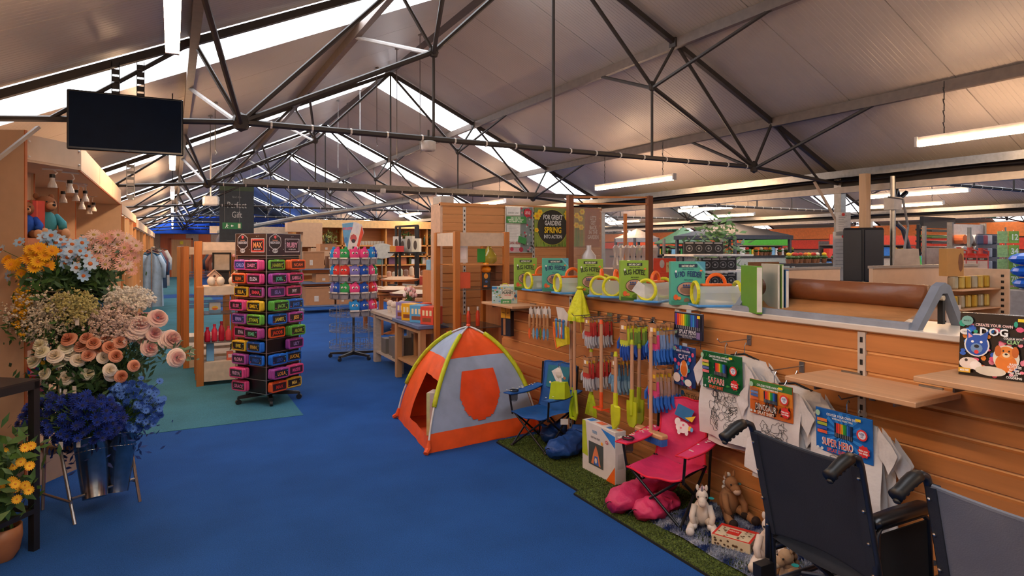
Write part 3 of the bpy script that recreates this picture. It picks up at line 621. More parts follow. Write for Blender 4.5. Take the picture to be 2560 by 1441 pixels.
def shirt_set(desc, u, v, X, cardcol, art, n, doodle_seed, w=.31, h=.22, L=.46):
    p = xp(u, v, X); y, z = p.y, p.z; hk = hook(y, z + .085, .26, 'steel hook holding the %s shirts' % desc)
    for i in range(n):
        x = X + .015 + .055 * i; dz = -.0 - .05 * i * (i % 2 == 1); t = thing('kids_shirt', ('white kids shirt with line drawing behind the %s card' if i == 0 else 'white kids shirt hung ' + ('second' if i == 1 else 'third') + ' on the %s hook') % desc, 'shirt', (x, y - .02 * i, z - .01 + dz), DN + (.02 if i % 2 else -.02), None)
        ob('shirt_cloth', shirt_mesh(1, .17, L, sd=i * 2 + doodle_seed), SH, t, smooth=True)
        ob('hanger', MB().path([(-.1, 0, -.01), (0, 0, .012), (.1, 0, -.01)], .006, 6), BLACK, t); ob('hanger_hook', MB().path([(0, 0, .01), (0, 0, .055), (.0, .012, .075), (0, .02, .06)], .0025, 5), CHROME, t)
        if i == 0:
            rr = random.Random(doodle_seed); d = MB()
            for q in range(34):
                cx, cz, rd = rr.uniform(-.075, .075), rr.uniform(-.40, -.2), rr.uniform(.010, .032); f1, f2 = rr.uniform(1, 4), rr.uniform(0, 6)
                pts = []
                for kk in range(15):
                    a = rr.random() * .0 + kk * 2 * PI / 15; r_ = rd * (1 + .35 * math.sin(f1 * a + f2) + .2 * math.sin(5 * a + f2)); xx = cx + r_ * math.cos(a); zz = cz + r_ * math.sin(a)
                    pts.append((xx, -(.012 + .010 * math.sin(26 * xx + doodle_seed) + .008 * math.sin(14 * zz + 9 * xx + doodle_seed)) * (.3 + min(1, -zz / .25)) - .003, zz))
                d.path(pts, .0011, 3, closed=True)
            ob('line_drawing', d, BLACK, t)['kind'] = 'stuff'
    t = thing('pen_card', 'printed %s card with rainbow pens over the white shirt' % desc, 'card', (X - .012, y, z + .01), DN); t.rotation_euler.x = .03
    ob('card_sleeve', MB().rbox((-w / 2, -.004, -h), (w / 2, .003, 0), .002), mat(cardcol, .35, coat=.4), t)
    P = Print((-w / 2, -.004, -h), (1, 0, 0), (0, 0, 1), t); art(P, w, h); P.done()
def card_common(P, w, h, tcol, title, sub, titlecol, dark):
    P.text('COLOUR YOUR OWN SHIRT', w * .5, h - .022, .012, 'e8ece8', .75).text('WASHABLE FABRIC PENS', w * .5, h - .037, .009, 'dfe4df', .75)
    pens(P, w * .36, h * .44, w * .32, h * .3)
    for i, c in enumerate(tcol): P.rect(w * .06, h * (.44 + .09 * i), w * .24, h * (.51 + .09 * i), c)
    P.disc(w * .85, h * .62, .026, .026, 'e03a34', 14).disc(w * .85, h * .62, .018, .018, 'e8e8f0', 14).text('AGES\n3-5', w * .85, h * .62, .010, '2a3a88', .7, .05)
    P.star(w * .88, h * .27, .030, 'd8302c', 9, .8).text('Make your\nown design', w * .87, h * .26, .010, 'f4ece8', .7)
    P.disc(.022, h - .022, .012, .014, 'a8d0b0', 10).disc(.02, .018, .007, .007, 'd8dcd8', 8).disc(.042, .018, .007, .007, 'd8dcd8', 8).rect(w - .07, h - .02, w - .045, h - .008, 'f0d020')
    q = .8 if len(title) < 7 else .56; P.text(title, w * .43, h * .27, .036, titlecol[0], q, .07).text(title, w * .43, h * .27, .034, titlecol[1], q, .02).text(sub, w * .43, h * .1, .018, titlecol[2], .75, .03)
def a_safari(P, w, h):
    rr = random.Random(8)
    for i in range(60):
        x, y, a = rr.uniform(0, w), rr.uniform(0, h), rr.uniform(0, PI); l = rr.uniform(.02, .04); dx, dy = l * math.cos(a), l * math.sin(a)
        if 0 < x + dx < w and 0 < y + dy < h: P.poly([(x, y), (x + dx * .5 - dy * .12, y + dy * .5 + dx * .12), (x + dx, y + dy), (x + dx * .5 + dy * .12, y + dy * .5 - dx * .12)], rr.choice(['2f8a3a', '1f6a34', '145028', '48a84a']))
    card_common(P, w, h, ('e87a7a', '5a6aa8', 'b8c83a', 'e8a070'), 'SAFARI', 'SPLAT SHIRT', ('f0e8e0', 'd8402c', 'e8502c'), 0)
def a_dinos(P, w, h):
    P.rect(0, 0, w, h * .42, 'c8641c').rect(0, h * .42, w, h * .8, 'e08a2c').rect(0, h * .8, w, h, '3f7a34')
    rr = random.Random(2)
    for i in range(22): x = rr.uniform(.01, w - .02); y = rr.uniform(0, h * .3); P.poly([(x, y), (x + .02, y + .004), (x + .01, y + .03)], rr.choice(['2a1c10', '402410', '7a3810']))
    card_common(P, w, h, ('d86a3a', '4a6aa8', '6a8ac0', 'b0704a'), 'DINOSAUR', 'SPLAT SHIRT', ('1f140c', 'ece4d4', 'e8d8c0'), 0)
def a_hero(P, w, h):
    for i in range(16):
        a = i * PI / 8; P.poly([(w / 2, h / 2), (w / 2 + .1 * math.cos(a), h / 2 + .1 * math.sin(a)), (w / 2 + .1 * math.cos(a + .2), h / 2 + .1 * math.sin(a + .2))], '2f86d8')
    card_common(P, w, h, ('e8603a', '3a5ab8', 'a8b83a', 'e8803a'), 'SUPER HERO', 'SPLAT SHIRT', ('f0e8e0', 'e04a24', 'e04a24'), 0)
shirt_set('safari', 1808, 888, 2.74, '145a2c', a_safari, 3, 1, .29, .215, .47)
shirt_set('dinosaur', 1931, 962, 2.72, 'd8742c', a_dinos, 3, 3, .26, .18, .47)
shirt_set('hero', 2112, 1037, 2.74, '1d66b8', a_hero, 2, 5, .28, .205, .6)
def a_tools(P, w, h): P.rect(0, h * .6, w * .48, h * .95, 'e0b030').rect(w * .52, h * .6, w, h * .95, 'e0a82c').rect(w * .25, .01, w * .5, h * .58, 'a87850').text('TOOLS', w * .25, h * .78, .012, '1a1a2a').text('GIFT', w * .75, h * .78, .012, '1a1a2a')
carton('tool_gift_pack', 'black and gold gift pack below the planet kit shelf', 'pack', (2.88, 5.42, .74), .13, .05, .29, '1c2030', DN + .3, a_tools)
hook(5.42, 1.02, .12, 'steel prong hook above the black and gold pack')
# lime dustpan
t = thing('dustpan', 'lime green plastic dustpan hung above the blue chair', 'dustpan', xp(1400, 975, 2.62), -YAW - .6)
ob('pan', MB().loft([[(-.07, -.05, -.075), (.07, -.05, -.055), (.07, .05, -.055), (-.07, .05, -.075)], [(-.05, -.05, .06), (.07, -.05, .07), (.07, .0, .07), (-.05, .0, .06)]]), LIME, t)
ob('grip', MB().path([(.02, -.02, .06), (.0, -.01, .12), (-.01, 0, .16)], .012, 8), mat('d8d4cc', .5), t); ob('hanging_loop', MB().path([(-.01, 0, .15), (-.012, 0, .2), (.004, 0, .2), (-.004, 0, .15)], .002, 5).path([(-.004, 0, .2), (.05, .3, .23)], .002, 5), HK, t)
ob('rubber_duck_charm', MB().ell((0, -.02, .13), (.03, .015, .04), 8, 5), mat('dcd2c4', .6), t)
# ------------------------------------------------------------------ mats, tent, chairs, toys and wheelchairs on the floor
GRS = mat('6f8030', .95, kind='grass'); EDG = mat('14140f', .9)
def tuft(mb, x0, y0, x1, y1, n, z, rr, h=.014):
    for i in range(n):
        x, y = rr.uniform(x0, x1), rr.uniform(y0, y1); a = rr.uniform(0, PI); dx, dy = .0035 * math.cos(a), .0035 * math.sin(a); ox, oy = rr.uniform(-.01, .01), rr.uniform(-.01, .01)
        mb.add([(x - dx, y - dy, z), (x + dx, y + dy, z), (x + ox, y + oy, z + h * rr.uniform(.5, 1.1))], [(0, 1, 2)])
for x0, x1, y0, y1, lb in ((2.34, 2.93, 3.40, 4.58, 'artificial grass mat under the blue chair and white box'), (2.29, 2.94, .9, 3.38, 'artificial grass mat under the toys and the pink chair')):
    t = thing('grass_mat', lb, 'mat', (x0, y0, 0)); ob('backing', MB().box((x0 - .006, y0 - .006, .0), (x1 + .006, y1 + .006, .012)), EDG, t, world=True); ob('turf', MB().box((x0, y0, .012), (x1, y1, .02)), GRS, t, world=True)
    b = MB(); tuft(b, x0, y0, x1, y1, 16000 if y0 > 3 else 22000, .019, random.Random(3)); tag(ob('grass_blades', b, GRS, t, world=True), kind='stuff')
t = thing('fluffy_rug', 'blue and white mottled fluffy rug lying on the grass mat', 'rug', (2.42, 1.0, .02)); RUG = mat('3a4a78', 1, kind='rug')
ob('rug_base', MB().grid(lambda a, c: (2.42 + .5 * a, 1.0 + 1.82 * c, .026 + .012 * math.sin(14 * a + 9 * c) * math.sin(17 * c)), 20, 50), RUG, t, world=True, smooth=True)
b = MB(); tuft(b, 2.42, 1.0, 2.92, 2.82, 14000, .03, random.Random(5), .022); tag(ob('pile', b, RUG, t, world=True), kind='stuff')
# ---- tent
TO = mat('f0581a', .6, kind='cloth', s=7, b=.35); TB = mat('9aa9c4', .6, kind='cloth', s=7, b=.4); TY = mat('c3c816', .6, kind='cloth', s=20); POLE = mat('dcd8d4', .4); TI = mat('d84a18', .7)
cF, cL, cR, cB = Vector((1.75, 4.60, 0)), Vector((1.86, 5.68, 0)), Vector((2.80, 4.72, 0)), Vector((2.90, 5.62, 0)); AP = Vector((2.335, 5.14, .885))
def polep(c, s):
    h = s * PI / 2; z = AP.z * (.72 * math.sin(h) + .28 * s); p = c.lerp(AP, .72 * (1 - math.cos(h)) + .28 * s); return Vector((p.x, p.y, z))
t = thing('play_tent', 'orange and pale blue kids dome tent with yellow pole sleeves', 'tent', (2.33, 5.14, 0))
def tface(c0, c1, sag, skip=None, cols=None, off=0, nu=20, nv=26):
    b = MB(); vs = []
    cen = Vector((AP.x, AP.y, 0)); nin = (cen - (c0 + c1) / 2).normalized()
    for j in range(nv + 1):
        s_ = j / nv * .985
        for i in range(nu + 1):
            a = i / nu; p = polep(c0, s_).lerp(polep(c1, s_), a); k = 4 * a * (1 - a)
            p += nin * (sag * k * math.sin(PI * min(1, s_ * 1.1)) - off); p += nin * .006 * math.sin(19 * a + 3 * s_) * math.sin(15 * s_ + 7 * a) * k
            vs.append(p)
    fs, mi = [], []
    b.v = [tuple(p) for p in vs]
    for j in range(nv):
        for i in range(nu):
            a, s_ = (i + .5) / nu, (j + .5) / nv
            if skip and skip(a, s_): continue
            b.f.append((j * (nu + 1) + i, j * (nu + 1) + i + 1, (j + 1) * (nu + 1) + i + 1, (j + 1) * (nu + 1) + i)); b.mi.append(cols(a, s_))
    use = sorted({i for f in b.f for i in f}); ix = {u: k for k, u in enumerate(use)}; b.v = [b.v[u] for u in use]; b.f = [tuple(ix[i] for i in f) for f in b.f]
    return b
M3 = [TO, TB]
fr = lambda a, s_: 0 if s_ < .10 or s_ > .60 else 1
ob('front_panel', tface(cF, cR, .02, None, fr), M3, t, world=True, smooth=True)
def door(a, s_): return not (.25 < a < .70 and s_ > .15 + .17 * (abs(a - .475) / .225) ** 2.6 and s_ < .50)
ob('door_flap', tface(cF, cR, .012, door, lambda a, s_: 0, .006, 76, 76), mat('ef4c14', .6, kind='cloth', s=7, b=.4), t, world=True, smooth=True)
def lopen(a, s_): return .36 < a < .97 and .08 < s_ < .43
ob('side_panel', tface(cL, cF, .02, lopen, lambda a, s_: 1 if s_ > .6 else 0, 0, 70, 70), M3, t, world=True, smooth=True)
ob('rear_panel', tface(cB, cL, .03, None, lambda a, s_: 0), M3, t, world=True, smooth=True); ob('wall_side_panel', tface(cR, cB, .03, None, lambda a, s_: 0 if s_ < .6 else 1), M3, t, world=True, smooth=True)
ob('ground_sheet', MB().add([c + Vector((0, 0, .006)) for c in (cF, cR, cB, cL)], [(0, 1, 2, 3)]), TI, t, world=True)
for nm, c in (('front', cF), ('left', cL), ('right', cR), ('back', cB)):
    out = (c - Vector((AP.x, AP.y, 0))).normalized() * .012
    ob('pole', MB().path([polep(c, s / 24) + out + Vector((0, 0, .008)) for s in range(25)], .0075, 8), POLE, t, world=True, smooth=True)
    ob('pole_sleeve', MB().path([polep(c, .27 + s * .58 / 16) + out * 1.1 + Vector((0, 0, .008)) for s in range(17)], .019, 8), TY, t, world=True, smooth=True)
    ob('corner_pocket', MB().path([c + out * 4 + Vector((0, 0, .012)), polep(c, .03) + out, polep(c, .08) + out], [.02, .025, .012], 8), TO, t, world=True)
ob('cross_knot', MB().ell(AP + Vector((0, 0, .02)), (.022, .022, .012), 8, 4), mat('e8502a', .5), t, world=True)
def a_ball(P, w, h): P.rect(0, h - .05, w, h, 'd8ccc4').rect(0, 0, .03, h, 'd8dca0').disc(w * .62, h * .42, .045, .05, 'd85a3a').disc(w * .64, h * .42, .04, .045, '3a3f48').disc(w * .62, h * .45, .02, .02, '8a9098').text('PLAY TENT', w * .55, h * .75, .016, '8a7a70', .8).text('KIDS', w * .6, h * .15, .014, '8a7a70')
carton('toy_box', 'cream toy box standing in the open side of the tent', 'box', (2.01, 5.03, .008), .17, .15, .36, 'd8c4b8', -YAW - .25, a_ball)
# ---- folding kids chairs
def camp_chair(label, loc, rz, col, trim, seed, motif):
    t = thing('camping_chair', label, 'chair', loc, rz); FB = mat(col, .6, kind='cloth', s=10, b=.5); TRM = mat(trim, .6); K = mat('1c1b1c', .4, .4)
    def seg(n, p, q, r=.008): ob(n, MB().tube(p, q, r, 8), K, t)
    for s in (-1, 1):
        seg('leg', (s * .17, -.17, .008), (-s * .165, -.155, .27)); seg('leg', (s * .17, -.17, .008), (s * .17, .16, .27)); seg('leg', (s * .17, .18, .008), (s * .17, -.15, .27)); seg('leg', (s * .17, .18, .008), (-s * .165, .165, .27))
        seg('back_post', (s * .175, .18, .02), (s * .18, .235, .62)); seg('arm_post', (s * .18, -.155, .25), (s * .2, -.17, .415))
        ob('foot', MB().ell((s * .17, -.17, .01), (.016, .016, .01), 8, 4), K, t); ob('foot', MB().ell((s * .17, .18, .01), (.016, .016, .01), 8, 4), K, t)
        def arm(a, c): return (s * (.195 + (.038 + .012 * math.sin(PI * a)) * (c * 2 - 1)), -.2 + .42 * a, .425 + .012 * a - .012 * math.sin(PI * a) + .012 * math.cos(PI * (c * 2 - 1)) * 0 - .006 * abs(c * 2 - 1))
        ar = ob('armrest', MB().grid(arm, 14, 4).grid(lambda a, c: (arm(a, c)[0], arm(a, c)[1], arm(a, c)[2] - .008), 14, 4), FB, t, smooth=True)
        ob('arm_piping', MB().path([arm(a / 14, 0) for a in range(15)] + [arm(a / 14, 1) for a in range(14, -1, -1)], .005, 6, closed=True), TRM, ar)
    ob('cup_ring', MB().path([(-.195 + .034 * math.cos(a), -.12 + .034 * math.sin(a), .43) for a in [2 * PI * i / 16 for i in range(16)]], .005, 6, closed=True), BLACK, t)
    ob('cup_net', MB().lathe([(.032, .425), (.03, .36), (.024, .345)], 14, (-.195, -.12, 0), cap=False), mat('24262c', .8, kind='glass', a=.6), t)
    def seat(a, c): return ((a * 2 - 1) * (.175 - .012 * math.sin(PI * c)), -.17 + .34 * c, .275 - .045 * math.sin(PI * a) * (.6 + .4 * math.sin(PI * c)) + .005 * math.sin(13 * a + 5 * c))
    def back(a, c):
        x = (a * 2 - 1) * (.172 - .02 * math.sin(PI * c)) * (1 - .12 * max(0, c - .7)); return (x, .155 + .085 * c + .035 * math.sin(PI * a) * (1 - .5 * c) - .0, .235 + .385 * c + .012 * math.sin(PI * a) * c + .004 * math.sin(17 * a))
    se = ob('seat', MB().grid(seat, 16, 12), FB, t, smooth=True); bc = ob('backrest', MB().grid(back, 16, 16), FB, t, smooth=True)
    ob('seat_piping', MB().path([seat(a / 16, 0) for a in range(17)], .006, 6), TRM, se); ob('back_piping', MB().path([back(0, c / 16) for c in range(17)] + [back(a / 16, 1) for a in range(1, 17)] + [back(1, c / 16) for c in range(15, -1, -1)], .006, 6), TRM, bc)
    P = Print(Vector(back(0, .45)) + Vector((0, -.022, 0)), (1, 0, 0), (0, .2, .98), t); motif(P); P.z = 0.03; P.done('back_print')
    b = MB(); rr = random.Random(seed)
    for i in range(16): b.ell((-.195 + rr.uniform(-.03, .03), rr.uniform(-.19, .18), .442), (.009, .006, .002), 6, 3)
    for i in range(10): b.ell((.195 + rr.uniform(-.03, .03), rr.uniform(-.19, .18), .442), (.009, .006, .002), 6, 3)
    tag(ob('arm_motifs', b, mat('d8d8c8', .6), t), kind='stuff'); return t
def m_dino(P): P.z = .0; P.rect(.05, .02, .27, .2, '1f6f82').disc(.09, .06, .012, .01, 'e8d8b0', 7).disc(.2, .05, .014, .01, 'c8b060', 7).disc(.12, .13, .01, .012, 'd8d8c8', 6).disc(.23, .11, .014, .012, 'a86a4a', 7).poly([(.09, .15), (.16, .06), (.22, .12), (.17, .2)], 'd8d4ce')
def m_uni(P): P.z = .0; P.disc(.16, .06, .045, .035, 'f0e4e4', 14).disc(.125, .09, .02, .024, 'f0e4e4', 10).disc(.19, .03, .012, .016, 'f0e4e4', 7).disc(.14, .03, .012, .016, 'f0e4e4', 7).disc(.165, .075, .008, .008, 'e87a90', 7).disc(.15, .055, .007, .007, 'e87a90', 7).disc(.21, .06, .012, .016, 'f0c040', 7).disc(.222, .055, .01, .014, '60a8d8', 7).poly([(.1, .13), (.2, .1), (.23, .17), (.12, .2)], '2470a8').poly([(.17, .12), (.22, .1), (.24, .14)], 'e8c030')
camp_chair('blue kids camping chair with patterned back beside the tent', (2.60, 4.30, .022), DN + .35, '1d5fa8', '124a90', 1, m_dino)
camp_chair('pink kids camping chair with a unicorn beneath the safari shirt', (2.60, 2.86, .022), DN + .35, 'd83468', 'e01c3c', 2, m_uni)
tag(ob('swing_ticket', MB().box((-.03, -.001, -.045), (.03, .001, 0)), CARDW, loc=(2.68, 4.1, .27), rz=-.5), 'white barcode ticket under the blue chair seat', 'label')
# ---- carry sacks
def sack(label, pts, rad, col, name='carry_sack'):
    t = thing(name, label, 'bag', tuple(pts[0][:2]) + (.02,)); rr = random.Random(len(label)); P_ = [Vector(p) for p in pts]; n = 30; rings = []
    for i in range(n + 1):
        s = i / n * (len(P_) - 1); k = min(int(s), len(P_) - 2); p = P_[k].lerp(P_[k + 1], s - k); d = (P_[k + 1] - P_[k]).normalized(); sd = d.cross(Vector((0, 0, 1))).normalized(); up = sd.cross(d)
        r = rad * (min(1, .35 + 4 * min(i / n, 1 - i / n))) ** .6
        rings.append([p + (sd * math.cos(a) + up * math.sin(a) * .8) * r * (1 + .14 * math.sin(3 * a + s * 3) + .10 * math.sin(7 * a - 5 * s) + .06 * math.sin(13 * s + 2 * a)) for a in [2 * PI * j / 20 for j in range(20)]])
    ob('sack_cloth', MB().loft(rings), mat(col, .55, kind='cloth', s=11, b=.8), t, world=True, smooth=True)
    ob('drawcord', MB().path([P_[0] + Vector((0, 0, .02)), P_[0] + Vector((-.025, -.01, .03)), P_[0] + Vector((-.04, .01, .01)), P_[0] + Vector((-.045, .02, -.01))], .003, 5), BLACK, t, world=True)
sack('shiny blue nylon carry sack slumped on the grass by the wall', [(2.44, 3.93, .10), (2.60, 3.97, .10), (2.76, 4.02, .14), (2.82, 4.04, .20)], .088, '123f82')
sack('navy blue carry sack beneath the blue camping chair', [(2.60, 4.28, .09), (2.72, 4.30, .11), (2.82, 4.33, .14)], .075, '0f3266')
sack('long crimson nylon sack in front of the pink chair', [(2.27, 2.97, .085), (2.45, 3.0, .10), (2.64, 3.04, .11), (2.84, 3.07, .12)], .088, 'c22a5c')
sack('smaller crumpled crimson sack nearest the blue carpet', [(2.35, 2.84, .07), (2.46, 2.83, .085), (2.56, 2.86, .075), (2.68, 2.88, .08)], .072, 'cc3060')
# ---- white projector tent box
def a_tentbox(P, w, h):
    P.poly([(0, h), (0, h * .32), (.07, h * .3), (.04, h)], 'b6c22a').poly([(w - .16, h - .01), (w - .002, h - .03), (w - .002, h - .11)], '2f7fd0').poly([(w - .1, 0), (w - .002, 0), (w - .002, .12)], 'ee6a20').rect(.08, .06, .25, .22, '4a4f4a').poly([(.11, .07), (.22, .07), (.19, .16), (.165, .205), (.14, .16)], 'e08050').poly([(.14, .07), (.2, .07), (.185, .13), (.15, .13)], '3f6ab8').disc(.165, .1, .014, .02, 'e8d8c8', 8)
    P.text('TEEPEE', .15, h - .055, .02, '6a9ac0', .7).text('KIDS PLAY TENT', .16, h - .095, .013, '6a6462', .8).disc(.235, h - .115, .012, .012, 'f0a830', 10).disc(.29, h - .09, .018, .012, 'd85a5a', 10).text('FUN', .29, h - .09, .01, 'f0f0f0')
carton('play_tent_box', 'white play tent box standing on the grass against the slatwall', 'box', (2.63, 3.53, .022), .38, .09, .35, 'ddd4cd', DN, a_tentbox, top=lambda P, w, d: P.rect(.02, .02, .08, .08, '3a7fc8').rect(.12, .03, .2, .08, 'e8734a').rect(.25, .02, .3, .06, '3a7fc8').rect(.33, .04, .37, .08, 'e8734a'), side=lambda P, d, h: P.rect(.02, .1, .07, .2, 'c8c0ba'))
# ---- soft toys
def toy(label, loc, rz, body, nose, feet, hair, s=1, horn=False, name='plush_horse', ear=None):
    t = thing(name, label, 'soft toy', loc, rz); t.scale = (s,) * 3; PB_ = mat(body, .9, kind='fabric', s=120); PF = mat(feet, .9, kind='fabric', s=120)
    b = MB().ell((0, .01, .085), (.05, .048, .075), 14, 10); b.ell((0, -.0, .15), (.026, .028, .03), 12, 6); ob('body', b, PB_, t, smooth=True)
    ob('head', MB().ell((0, -.012, .185), (.033, .034, .034), 12, 8).ell((0, -.045, .165), (.024, .032, .024), 12, 8), PB_, t, smooth=True); ob('muzzle', MB().ell((0, -.06, .158), (.022, .02, .019), 10, 6), mat(nose, .9), t, smooth=True)
    for sx in (-1, 1):
        ob('leg', MB().path([(sx * .035, -.02, .05), (sx * .06, -.07, .03), (sx * .065, -.105, .022)], [.024, .02, .022], 8), PB_, t, smooth=True); ob('hoof', MB().ell((sx * .066, -.12, .024), (.024, .02, .024), 10, 6), PF, t, smooth=True)
        ob('foreleg', MB().path([(sx * .038, -.01, .13), (sx * .055, -.045, .08), (sx * .045, -.06, .045)], [.018, .016, .018], 8), PB_, t, smooth=True); ob('hoof', MB().ell((sx * .044, -.062, .035), (.019, .019, .02), 10, 6), PF, t, smooth=True)
        ob('ear', MB().ell((sx * .024, .0, .225), (.009, .006, .018), 8, 5), mat(ear or body, .9), t, smooth=True); ob('eye', MB().ell((sx * .022, -.04, .187), .005, 8, 4), BLACK, t)
    b = MB()
    for i in range(7): b.ell((.006 * (-1) ** i, .02 + .004 * i, .215 - .014 * i), (.014, .012, .014), 8, 4)
    ob('mane', b, mat(hair, .95), t, smooth=True)
    if horn: ob('horn', MB().tube((0, -.02, .21), (0, -.03, .255), .009, 8, .001), mat('a09aa0', .4, .5), t)
    ob('ear_tag', MB().lathe([(.016, 0), (.016, .002)], 12, (.05, .0, .17)), mat('1f9a9a', .5), t)
toy('white plush unicorn with grey horn sitting on the blue rug', (2.60, 2.58, .035), -.75, 'd8c8b8', 'd8c4b4', 'd8ccc4', 'e0b8b8', 1.0, True, 'plush_unicorn')
toy('brown plush horse with dark hooves against the slatwall', (2.84, 2.60, .035), -.2, '9a6a42', 'c8a890', '2c1c16', 'd8ccbc', 1.12)
toy('white plush toy with teal tag beside the wheelchair frame', (2.60, 2.13, .035), -.9, 'd8c4b4', 'd8c8bc', 'd8c4b0', 'b87038', 1.05, False, 'plush_toy')
toy('tan plush toy half hidden beneath the first wheelchair', (2.42, 1.88, .035), -1.9, 'a88a6a', 'c8b090', '8a6c50', '7a5a40', 1.0, False, 'plush_toy')
def a_nat(P, w, h):
    rr = random.Random(6); P.rect(0, 0, w, h, 'd8342a').rect(.012, .01, w - .012, h - .03, 'dccaa8').rect(w * .3, h * .3, w * .62, h * .72, 'd8342a')
    for i in range(26):
        x, y = rr.uniform(.02, w - .02), rr.uniform(.016, h - .04)
        if not (w * .26 < x < w * .66 and h * .26 < y < h * .76): P.disc(x, y, .007, .005, '6a4a30', 6, rr.random())
    P.text('NATURE', w * .46, h * .52, .014, 'f0d8c0', .7)
def a_nats(P, w, h):
    rr = random.Random(7)
    for i in range(14): P.disc(rr.uniform(.01, w - .01), rr.uniform(.01, h - .01), .007, .006, '5a4028', 6, rr.random())
carton('activity_box', 'flat red and cream activity box on the rug between the toys', 'box', (2.62, 2.36, .034), .2, .16, .055, 'd8c4a0', -1.15, a_nats, top=a_nat, side=a_nats)
tag(ob('leaflet', MB().box((-.1, -.06, 0), (.1, .06, .004)), CARDW, loc=(2.35, 1.55, .03), rz=.3), 'white leaflet lying on the grass under the wheelchair', 'leaflet')
# ---- wheelchairs (facing the slatwall, local +x = forward)
NAVY = mat('22262f', .7, kind='fabric', s=240, b=.2, var=.06); GREYF = mat('686b74', .7, kind='fabric', s=240, b=.2, var=.06); FRM = mat('3c3f48', .3, .6); RUB = mat('121213', .45); VINYL = mat('101012', .28)
def wheelchair(label, loc, rz, fabric):
    t = thing('wheelchair', label, 'wheelchair', loc, rz); w = .205
    def back(a, c): y = (a * 2 - 1) * w; return (.0 + .10 * (1 - c) + .035 * math.sin(PI * a) * (.6 + .4 * c) , -y, .50 + .40 * c - .022 * math.sin(PI * a) * (1 if c > .5 else -.6) * abs(c * 2 - 1))
    b = MB(); b.grid(back, 20, 14); b.grid(lambda a, c: (back(a, c)[0] - .012, *back(a, c)[1:]), 20, 14); ob('back_upholstery', b, fabric, t, smooth=True)
    ob('top_hem', MB().path([Vector(back(a / 20, 1)) + Vector((-.006, 0, 0)) for a in range(21)], .007, 6), fabric, t); ob('bottom_hem', MB().path([Vector(back(a / 20, 0)) + Vector((-.006, 0, 0)) for a in range(21)], .007, 6), RUB, t)
    for s in (-1, 1):
        y = s * (w + .012)
        ob('back_post', MB().path([(.11, y, .30), (.10, y, .50), (.0, y, .90), (-.012, y, .925), (-.035, y, .935), (-.06, y, .932)], .0125, 10), FRM, t, smooth=True)
        ob('fabric_channel', MB().bar((.098, y - s * .012, .50), (.0, y - s * .012, .9), .03, .026), NAVY, t)
        b = MB().path([(-.05, y, .934), (-.075, y, .93), (-.105, y, .918), (-.135, y, .902), (-.155, y, .892)], [.019, .021, .02, .019, .021], 12); ph = ob('push_handle', b, RUB, t, smooth=True)
        b = MB()
        for i in range(5): b.ell((-.07 - .019 * i, y, .913 - .009 * i), (.010, .013, .009), 8, 4)
        ob('finger_grip', b, RUB, ph, smooth=True)
        for i in range(4): ob('bolt', MB().ell((.083 - .025 * i - .012, y - s * .004, .53 + .11 * i), (.006, .006, .006), 8, 4), CHROME, t)
        # armrest with frame and skirt guard
        ob('arm_pad', MB().loft([[(x, y + a, z) for a, z in ((-.02 * k, .69), (.02 * k, .69), (.027 * k, .705), (.022 * k, .722 + dz), (-.022 * k, .722 + dz), (-.027 * k, .705))] for x, k, dz in ((.06, .7, -.006), (.08, 1, 0), (.2, 1.05, .004), (.34, 1, .002), (.37, .8, -.006))]), VINYL, t, smooth=True)
        ob('arm_frame', MB().path([(.08, y, .40), (.08, y, .66), (.1, y, .685), (.33, y, .685), (.36, y, .66), (.38, y, .40)], .0115, 8), FRM, t, smooth=True)
        ob('skirt_guard', MB().box((.095, y - .003, .42), (.365, y + .003, .66)), mat('141416', .9), t); ob('side_frame', MB().path([(.12, y, .30), (.44, y, .30), (.47, y, .27), (.47, y, .12)], .012, 8).path([(.11, y, .44), (.46, y, .44), (.5, y, .40), (.56, y, .14)], .012, 8), FRM, t, smooth=True)
        ob('footplate', MB().box((.52, y - s * .15 - .05, .10), (.66, y - s * .15 + .1, .115)), RUB, t)
        for x, r in ((.10, .155), (.46, .09)):
            a = .05 * s if x < .2 else 0
            ob('tyre', MB().path([(x + (r - .018) * math.cos(q), y + a, r + (r - .018) * math.sin(q)) for q in [2 * PI * i / 24 for i in range(24)]], .018, 8, closed=True), RUB, t, smooth=True)
            wh = MB().path([(x, y + a - .02, r), (x, y + a + .02, r)], .018, 10)
            for i in range(6): q = PI * i / 3; wh.tube((x, y + a, r), (x + (r - .02) * math.cos(q), y + a, r + (r - .02) * math.sin(q)), .006, 5)
            ob('wheel', wh, GR, t)
        ob('brake_clamp', MB().box((.02, y - .02, .335), (.09, y + .02, .385)), RUB, t)
    ob('seat', MB().grid(lambda a, c: (.09 + .38 * a, (c * 2 - 1) * w, .48 - .02 * math.sin(PI * c)), 8, 8), NAVY, t, smooth=True); ob('cross_brace', MB().tube((.2, -w, .30), (.2, w, .44), .011, 8).tube((.26, w, .30), (.26, -w, .44), .011, 8), FRM, t)
    ob('tipping_bar', MB().path([(.12, w, .30), (-.02, w, .305), (-.05, w - .03, .30), (-.05, -w + .03, .30), (-.02, -w, .305), (.12, -w, .30)], .0115, 8), FRM, t, smooth=True)
wheelchair('navy fabric wheelchair parked facing the slatwall', (1.945, 1.455, 0), -.03, NAVY)
wheelchair('grey-backed wheelchair at the corner beside the navy one', (1.955, .83, 0), -.05, GREYF)
